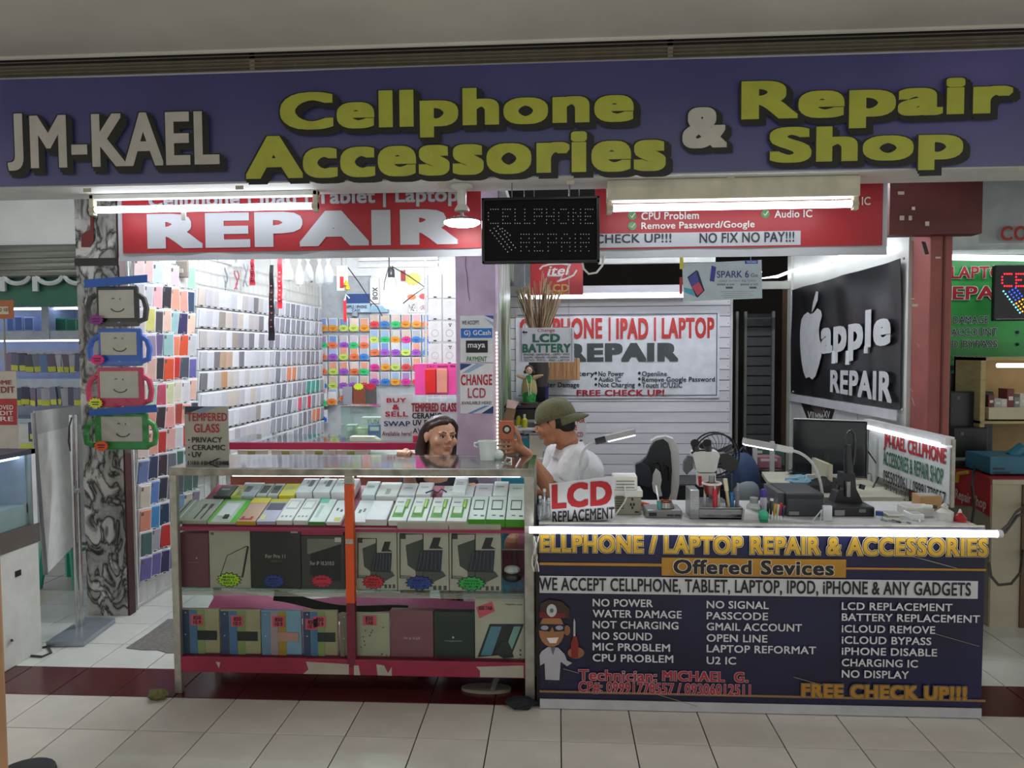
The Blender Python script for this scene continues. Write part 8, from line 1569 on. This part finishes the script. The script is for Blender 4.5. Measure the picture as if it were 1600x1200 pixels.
flesh(body, 'body', skin_m, mp_, .0043, 3); face_parts(FM, mp_, None, '#1d130e', '#8a5044')
# ear ridge is part of the body; short hair below the cap
hair = MB(); hair.ball((0, .042, .005), (.0775, .070, .062), 18, 12, FM); hair.ball((0, .06, -.035), (.060, .045, .04), 16, 10, FM)
for s in (-1, 1): chain(hair, [FM @ Vector((s*.068, -.008, .035)), FM @ Vector((s*.070, -.006, .008))], [.013, .008], 8)
flesh(hair, 'hair', mat('hair_black', '#15100e', .6, var=.2, scale=80), mp_, .005, 2)
# cap: panelled dome, band, brim turned to the back
cap = MB(); capm = mat('olive_twill', '#5f5d42', .8, var=.10, scale=90)
def dome(u, v):
    a = 2*math.pi*u; e = v*math.pi/2; k_ = 1+.012*abs(math.sin(3*a)); dent = 1+.03*math.sin(a*2+1)*v*(1-v)
    return FM @ Vector((.088*math.cos(e)**.8*math.cos(a)*k_, .014+.108*math.cos(e)**.8*math.sin(a)*k_, .028+.100*math.sin(e)*dent))
cap.sheet(dome, 48, 14); cap.build('cap_dome', capm, mp_, smooth=True, angle=1.2)
def band(u, v):
    a = 2*math.pi*u; return FM @ Vector((.0895*math.cos(a), .014+.1095*math.sin(a), .014+.020*v))
MB().sheet(band, 48, 2).build('cap_band', mat('olive_twill_band', '#57563d', .8, var=.1, scale=90), mp_, smooth=True)
def brim(u, v):
    a = math.radians(28)+math.radians(124)*u; r0x, r0y = .088, .108; k_ = 1+v*(.62*max(0.0, math.sin((a-math.radians(28))/math.radians(124)*math.pi))**.6)
    return FM @ Vector((r0x*math.cos(a)*(1+.08*v), .014+r0y*math.sin(a)*k_, .020-.018*v*v-.022*abs(math.cos(a))*v-.006*v))
MB().sheet(brim, 24, 8, (0, 0, -.004)).build('cap_brim', capm, mp_, smooth=True, angle=1.2)
MB().ball((0, .014, .128), (.008, .008, .004), 10, 6, FM).build('cap_button', capm, mp_)
for i in range(3): MB().box((.030+.012*i, -.093+.006*i, .020), (.036+.012*i, -.088+.006*i, .034), FM).build('strap_stud', M('#c9c6b0'), mp_)
# shirt
sh_ = MB(); sh_.tube([nb0+Vector((.012, 0, -.03)), chest+Vector((0, 0, .02)), chest.lerp(hip, .5), hip+Vector((0, 0, -.04))], [.088, .152, .145, .16], 20)
chain(sh_, [nb0+Vector((.03, -.04, -.06)), shn, shn.lerp(eln, .50)], [.085, .074, .066], 14); chain(sh_, [nb0+Vector((.0, .06, -.06)), shf, shf.lerp(elf, .5)], [.08, .072, .064], 14); sh_.ball(chest+Vector((.05, -.02, -.02)), (.13, .15, .14), 16, 12); sh_.tube([nb0+Vector((.015, 0, -.06)), nb0+Vector((.02, .0, .0)), nb0+Vector((.016, 0, .018))], [.11, .083, .076], 18)
flesh(sh_, 'white_shirt', wrinkle(mat('white_cotton', '#dcdde1', .85, var=.06, scale=14)), mp_, .007, 14)
for i, (a_, b_) in enumerate(((shn, eln), (shf, elf))):
    d = (b_-a_).normalized(); c0 = a_.lerp(b_, .50)+d*.06; MB().tube([c0-d*.022, c0], [.071, .0705], 18, cap=False).build('sleeve_hem', M('#cfd0d4', .85), mp_, smooth=True)
so = MB()
for s, kx in ((-1, P(806, 850, Y=3.98)), (1, P(812, 850, Y=4.2))): chain(so, [hip+Vector((-.02, s*.085, .0)), (hip+Vector((-.02, s*.085, .0))).lerp(Vector((kx.x, kx.y, .55)), .84)], [.13, .098], 14)
flesh(so, 'pink_shorts', M('#b5657c', .8), mp_, .009, 4)
cs = thing('plastic_stool', 'cyan plastic stool under the man between the two counters', 'stool', (hip.x-.02, 4.17, 0)); cym = mat('cyan_plastic', '#2f9ec0', .35); MB().lathe([(.16, .36), (.17, .37), (.165, .385), (.0001, .388)], cs.location, 20).build('seat', cym, cs)
for a in range(4): MB().tube([cs.location+Vector((.12*math.cos(a*1.571+.78), .12*math.sin(a*1.571+.78), .36)), cs.location+Vector((.18*math.cos(a*1.571+.78), .18*math.sin(a*1.571+.78), 0))], [.03, .02], 8).build('leg', cym, cs)
cpn = thing('cyan_crate', 'cyan plastic crate standing behind the counter end', 'crate', (P(800, 900, Y=4.6).x, 4.6, 0)); bl, br_, tl = fr(783, 745, 822, 880, 4.5); MB().rbox((bl.x, 4.5, 0), (br_.x, 4.58, tl.z), .01).build('body', cym, cpn); MB().box((bl.x+.06, 4.49, .1), (bl.x+.075, 4.5, tl.z-.05)).build('rib', M('#d9e6ea'), cpn)
tpn = thing('teal_tarp', 'teal plastic sheet hanging in the gap beside the counter', 'tarp', (P(850, 800, Y=4.02).x, 4.02, 0)); bl, br_, tl = fr(838, 779, 862, 830, 4.0); MB().sheet(lambda u, v: Vector((bl.x+(br_.x-bl.x)*u, 4.02+.006*math.sin(u*9), .02+(tl.z-.02)*v)), 8, 8, (0, .003, 0)).build('sheet', M('#1f6f8e', .5), tpn, smooth=True); MB().tube([(bl.x, 4.02, tl.z), (br_.x, 4.02, tl.z)], .006, 6).build('rod', M('#8d8f90'), tpn)
# ---- orange box in his hand
ob = thing('orange_box', 'orange package with black ring held in the man raised hand', 'package', tuple(P(792, 688, Y=3.76))); bl, br_, tl = fr(780, 658, 803, 687, 3.752); MB().rbox((bl.x, 3.752, bl.z), (br_.x, 3.775, tl.z), .003).build('carton', mat('orange_card', '#b5603c', .4, var=.06), ob); c = P(792, 671, Y=3.75)
ring = lambda r, y_, h, nm: MB().lathe([(.0001, 0), (r, 0), (r, .002)], (0, 0, 0), 24, Matrix.Translation((c.x, y_, c.z)) @ Matrix.Rotation(math.pi/2, 4, 'X')).build(nm, M(h), ob)
ring(.026, 3.7525, '#c98a5a', 'gold_ring'); ring(.0235, 3.751, '#241812', 'black_ring'); ring(.0125, 3.749, '#cfc9b4', 'ring_centre')

pkc = thing('pink_towel', 'pink towel hanging behind the end of the glass counter', 'towel', (P(802, 885, Y=3.84).x, 3.84, 0)); bl, br_, tl = fr(782, 860, 824, 915, 3.84); MB().sheet(lambda u, v: Vector((bl.x+(br_.x-bl.x)*u, 3.84+.008*math.sin(u*12), bl.z+(tl.z-bl.z)*v)), 12, 6, (0, .004, 0)).build('towel', M('#c06a86', .9), pkc, smooth=True); MB().tube([(bl.x, 3.845, tl.z), (br_.x, 3.845, tl.z)], .005, 6).build('rod', M('#999999'), pkc); MB().tube([((bl.x+br_.x)/2, 3.845, 0), ((bl.x+br_.x)/2, 3.845, tl.z)], .008, 6).build('post', M('#999999'), pkc)
# ================================================================== neighbouring repair shop beyond the red post
VY = 5.5
struct(MB().box((RWX+.06, VY+.05, 0), (5.5, VY+.1, 3.0)).build('wall_neighbour', mat('neighbour_grey', '#9fa39c', .6, var=.06)))
gb_ = thing('green_banner', 'green vinyl banner with red and navy lettering in the shop beyond the red post', 'banner', (P(1545, 582, Y=VY).x, VY, P(1545, 583, Y=VY).z)); bl, br_, tl = fr(1430, 405, 1720, 583, VY)
MB().sheet(lambda u, v: Vector((bl.x+(br_.x-bl.x)*u, VY+.004*math.sin(u*20+v*3), bl.z+(tl.z-bl.z)*v)), 30, 6, (0, .003, 0)).build('vinyl_sheet', mat('banner_print_green', '#3fa552', .35, var=.15, scale=3), gb_, smooth=True)
VT = VY-.008; wo = M('#e2e6e0')
for s, x0, x1, y0, y1, m, b in (('LAPTOP', 1486, 1582, 416, 435, M('#b0262c'), .03), ('REPAIR', 1464, 1590, 447, 468, M('#b0262c'), .03), ('WATER DAMAGE', 1437, 1544, 494, 506, M('#1b2a4a'), .01), ('GOOGLE ACCOUNT', 1423, 1558, 513, 525, M('#1b2a4a'), .01), ('APPLE ID BYPASS', 1431, 1558, 532, 543, M('#1b2a4a'), .01), ('308-123', 1489, 1536, 556, 567, M('#1b2a2a'), .01)): text(s, fr(x0, y0, x1, y1, VT), m, gb_, bold=b, outline=.03, om=wo, layer=2)
for y in (519, 538): MB().ball(P(1590, y, Y=VT), .012, 8, 6).build('bullet', M('#1b2a4a'), gb_)
panel('black_foot', 1450, 571, 1560, 578, VT, M('#1b1d1c'), gb_, .003)
ru = thing('led_rope', 'ribbed glowing LED rope over the green banner', 'lamp', tuple(P(1550, 403, Y=5.35))); a, b = P(1470, 402, Y=5.35), P(1720, 405, Y=5.35); MB().tube([a, b], .02, 10).build('rope', glow('rope_led_b', '#f2f7ff', 4.0), ru); MB().box((a.x, 5.37, a.z+.02), (b.x, 5.55, a.z+.05)).build('bracket', M('#9aa09a'), ru)
wbn = thing('white_banner', 'white vinyl banner with red lettering hanging beyond the red beam', 'banner', tuple(P(1570, 378, Y=4.3))); bl, br_, tl = fr(1532, 240, 1720, 379, 4.3); MB().sheet(lambda u, v: Vector((bl.x+(br_.x-bl.x)*u, 4.3+.012*math.sin(u*26+v*4)*(1-v)+.01*math.sin(u*9), bl.z+(tl.z-bl.z)*v)), 30, 8, (0, .003, 0)).build('vinyl_sheet', M('#aab4b6', .3), wbn, smooth=True); text('CO', fr(1563, 353, 1606, 376, 4.275), M('#a8262c'), wbn, bold=.03)
MB().prism([P(x, y, Y=4.28) for x, y in [(1511, 305), (1524, 297), (1533, 296), (1532, 318), (1518, 317)]], (0, .01, 0)).build('tape_flap', M('#b9bdbc'), wbn)
lb2 = thing('led_board', 'lit LED dot board with red letters before the green banner', 'sign', tuple(P(1600, 501, Y=5.1))); bl, br_, tl = fr(1554, 413, 1690, 501, 5.1); MB().rbox((bl.x, 5.1, bl.z), (br_.x, 5.14, tl.z), .006).build('board', M('#101216', .25), lb2)
MB().tube([(bl.x+.01, 5.098, bl.z+.01), (br_.x, 5.098, bl.z+.01)], .006, 5).build('frame', M('#2b2d30', .2), lb2)
k = MB()
def dw2(s, x0, x1, y0, y1):
    cols = sum(len(G5[c_][0])+1 for c_ in s)-1; qn = 0
    for c_ in s:
        g = G5[c_]
        for r_ in range(5):
            for j in range(len(g[0])):
                if g[r_][j] == '1': k.ball(P(x0+(x1-x0)*(qn+j)/(cols-1), y0+(y1-y0)*r_/4, Y=5.098), .006, 6, 4)
        qn += len(g[0])+1
dw2('CELL', 1566, 1628, 428, 447); k.build('red_dots', glow('led_red', '#ff2a3a', 2.5), lb2)['kind'] = 'stuff'
for col, h, x0, y0 in (('cyan', '#7fe8ff', 1568, 455), ('blue', '#3a5cff', 1577, 456), ('amber', '#ffae3a', 1588, 474)):
    k = MB()
    for i in range(3 if col != 'cyan' else 1):
        for j in range(4 if col != 'cyan' else 9): k.ball(P(x0+i*5+j*3.2, y0+j*4.2-i*3, Y=5.098), .006, 6, 4)
    k.build('%s_dots' % col, glow('led_'+col, h, 2.0), lb2)['kind'] = 'stuff'
MB().tube([(br_.x-.1, 5.12, tl.z), (br_.x-.1, 5.12, 2.99)], .004, 5).build('hanger', M('#777777'), lb2)
# bench with red cloth on its side
NX = 2.49; nz = P(1548, 748, Y=4.40).z; nb_ = thing('neighbour_bench', 'beige bench with brown side board beyond the red post', 'workbench', (2.9, 4.7, 0))
MB().rbox((NX, 4.37, nz-.03), (3.9, 5.2, nz), .004).build('top', M('#b9b39e'), nb_); MB().box((NX+.005, 4.375, .0), (P(1594, 900, Y=4.375).x, 4.39, nz-.03)).build('front_panel', mat('beige_panel', '#b3ac97', .5, var=.08, scale=2), nb_); MB().box((P(1594, 900, Y=4.37).x, 4.365, 0), (3.9, 4.385, nz-.03)).build('brown_panel', M('#5d4632'), nb_); MB().box((NX, 4.38, 0), (NX+.015, 5.2, nz-.03)).build('side_panel', M('#a39d8a'), nb_)
rc_ = thing('red_cloth', 'red printed cloth draped over the side of the neighbouring bench', 'cloth', (NX, 4.6, nz)); cxp = NX-.008
def cl(x, y): return P(x, y, X=cxp)
zb1, zb2 = cl(1558, 812).z, cl(1480, 772).z; yA, yB = 4.37, 5.0
MB().sheet(lambda u, v: Vector((cxp-.004*math.sin(u*15)*(1-v), yA+(yB-yA)*u, (zb1+(.02)*math.sin(u*6))+(nz+.004-zb1)*v)), 20, 6, (-.003, 0, 0)).build('side_drape', mat('red_print', '#b3242e', .45, var=.08), rc_, smooth=True); MB().box((cxp-.003, yA, nz), (NX+.25, yB, nz+.004)).build('top_drape', M('#a8202a'), rc_)
a, b = cl(1490, 786), cl(1552, 806); a.z = b.z; text('Repair Shop', (Vector((cxp-.012, 4.72, zb1+.02)), Vector((cxp-.012, 4.39, zb1+.02)), Vector((cxp-.012, 4.72, zb1+.10))), M('#dcc9c9'), rc_, bold=.02)
MB().tube([cl(1488, 752)+Vector((-.01, 0, 0)), cl(1498, 752)+Vector((-.01, 0, 0)), cl(1500, 740)+Vector((-.01, 0, 0)), cl(1515, 738)+Vector((-.01, 0, 0))], .012, 6).build('yellow_stripe', M('#c9a83a'), rc_)
# things on that bench
t = thing('blue_machine', 'blue metal bench machine on the neighbouring bench', 'appliance', (P(1575, 748, Y=4.5).x, 4.5, nz)); bl, br_, tl = fr(1547, 714, 1640, 748, 4.48); MB().rbox((bl.x, 4.48, nz+.012), (br_.x, 4.75, tl.z), .006).build('case', M('#2f6f8c', .4), t); panel('print_bar', 1552, 731, 1570, 734, 4.478, M('#1b3a4a'), t, .002); panel('print_bar', 1552, 737, 1578, 740, 4.478, M('#1b3a4a'), t, .002); MB().tube([P(1580, 715, Y=4.6), P(1600, 700, Y=4.6)], .04, 10).build('pipe', M('#2a7a94'), t)
for x in (bl.x+.02, br_.x-.03): MB().box((x, 4.5, nz), (x+.02, 4.7, nz+.012)).build('foot', M('#1b1b1b'), t)
t = thing('power_strip', 'black power strip with grey top on the neighbouring bench', 'power strip', (P(1512, 733, Y=4.75).x, 4.75, nz+.004)); bl, br_, tl = fr(1490, 722, 1530, 738, 4.75); MB().rbox((bl.x, 4.75, nz+.004), (br_.x, 4.85, nz+.05), .006).build('body', M('#18181a'), t); MB().rbox((bl.x+.01, 4.76, nz+.05), (br_.x-.02, 4.84, nz+.06), .003).build('top', M('#8d9092'), t)
for i, (x0, y0, x1, y1, Y, h, lab) in enumerate([(1484, 612, 1552, 745, 4.95, '#22292a', 'big dark cabinet side on the neighbouring bench'), (1484, 583, 1532, 618, 5.2, '#2a3032', 'dark grey box behind the dark cabinet'), (1490, 668, 1544, 745, 4.86, '#1a1d1e', 'black lower unit leaning before the dark cabinet')]):
    bl, br_, tl = fr(x0, y0, x1, y1, Y); t = thing('dark_unit', lab, 'appliance', ((bl.x+br_.x)/2, Y, nz)); MB().rbox((bl.x, Y, nz), (br_.x, Y+.08, tl.z), .008).build('shell', M(h, .35), t); MB().box((bl.x+.04, Y-.002, tl.z-.05), (bl.x+.06, Y, tl.z-.03)).build('lamp', M('#5d6668'), t)
wk = thing('plywood_cabinet', 'open plywood parts cabinet on the neighbouring bench', 'cabinet', (P(1570, 740, Y=4.9).x, 4.9, nz)); ply = mat('plywood', '#b9a878', .6, var=.1, scale=6, stretch=(1, 1, 5)); bl, br_, tl = fr(1531, 558, 1690, 745, 4.88)
MB().box((bl.x, 4.88, nz), (bl.x+.03, 5.2, tl.z)).build('side', ply, wk); MB().box((bl.x, 5.18, nz), (br_.x, 5.2, tl.z)).build('back', M('#a58a5f', .6), wk); MB().box((bl.x, 4.88, tl.z-.02), (br_.x, 5.2, tl.z)).build('top', ply, wk)
for y0, y1 in ((637, 655), (658, 662), (722, 726)): MB().box((bl.x+.05*(y0 == 637), 4.87, P(1560, y1, Y=4.88).z), (br_.x, 5.18, P(1560, y0, Y=4.88).z)).build('shelf', ply if y0 != 637 else M('#cfc8a8'), wk)
MB().tube([P(1558, 571, Y=5.0), P(1660, 571, Y=5.0)], .014, 8).build('tube', glow('cab_tube', '#fff8e8', 3.0), wk); zq = P(1560, 637, Y=4.95).z
random.seed(8)
for i in range(7):
    x = 1546+10*i; h = random.choice(['#d9d9d4', '#7a3a42', '#4a5260', '#b9bcc0', '#8d8f92']); t = thing('parts_box', '%s parts box on the plywood cabinet shelf, %s along' % (cword(h), ordn(i)), 'box', (P(x, 637, Y=4.95).x, 4.95, zq), group='parts boxes in the plywood cabinet'); ww = .018+.004*(i % 2); hh = random.uniform(.05, .14)
    MB().rbox((t.location.x-ww, 4.93, zq), (t.location.x+ww, 5.03, zq+hh), .003).build('box', M(h), t); MB().box((t.location.x-ww*.6, 4.928, zq+hh*.4), (t.location.x+ww*.6, 4.93, zq+hh*.6)).build('label', M('#e6e6e2'), t)
for i, pts in enumerate(([(1562, 832), (1575, 820), (1588, 800), (1602, 790)], [(1545, 880), (1548, 900), (1560, 914), (1580, 912), (1594, 895), (1598, 860)], [(1528, 728), (1520, 738), (1519, 760), (1523, 790), (1518, 820)], [(1560, 838), (1572, 830), (1590, 806), (1610, 798)])):
    Y0, Y1_ = [(3.25, 4.36), (3.34, 4.36), (4.76, 4.34), (3.26, 4.36)][i]; n_ = len(pts)-1; o = MB().tube([P(x, y, Y=(Y0+(Y1_-Y0)*j/n_ if i != 2 else (4.74, 4.50, 4.35, 4.345, 4.345)[j])) for j, (x, y) in enumerate(pts)], .007, 6).build('hanging_cable', M('#23211e'), smooth=True); tag(o, ['black cable sagging off the bench lamp end', 'black cable looping low beside the workbench end', 'black cable hanging over the red cloth', 'second black cable sagging off the bench lamp end'][i], 'cord')

nrt = thing('ceiling_batten', 'added tube brightening the shop beyond the red post, hidden by the fascia', 'lamp', (3.2, 4.75, 2.7)); MB().tube([(2.6, 4.75, 2.7), (3.8, 4.75, 2.7)], .016, 10).build('tube', glow('neighbour_tube', '#f2f8ff', 22.0), nrt, smooth=True); MB().rbox((2.57, 4.72, 2.73), (3.83, 4.78, 3.0), .005).build('batten', M('#dcdcda'), nrt)  # lamp added out of view to brighten the neighbouring bench and cloth
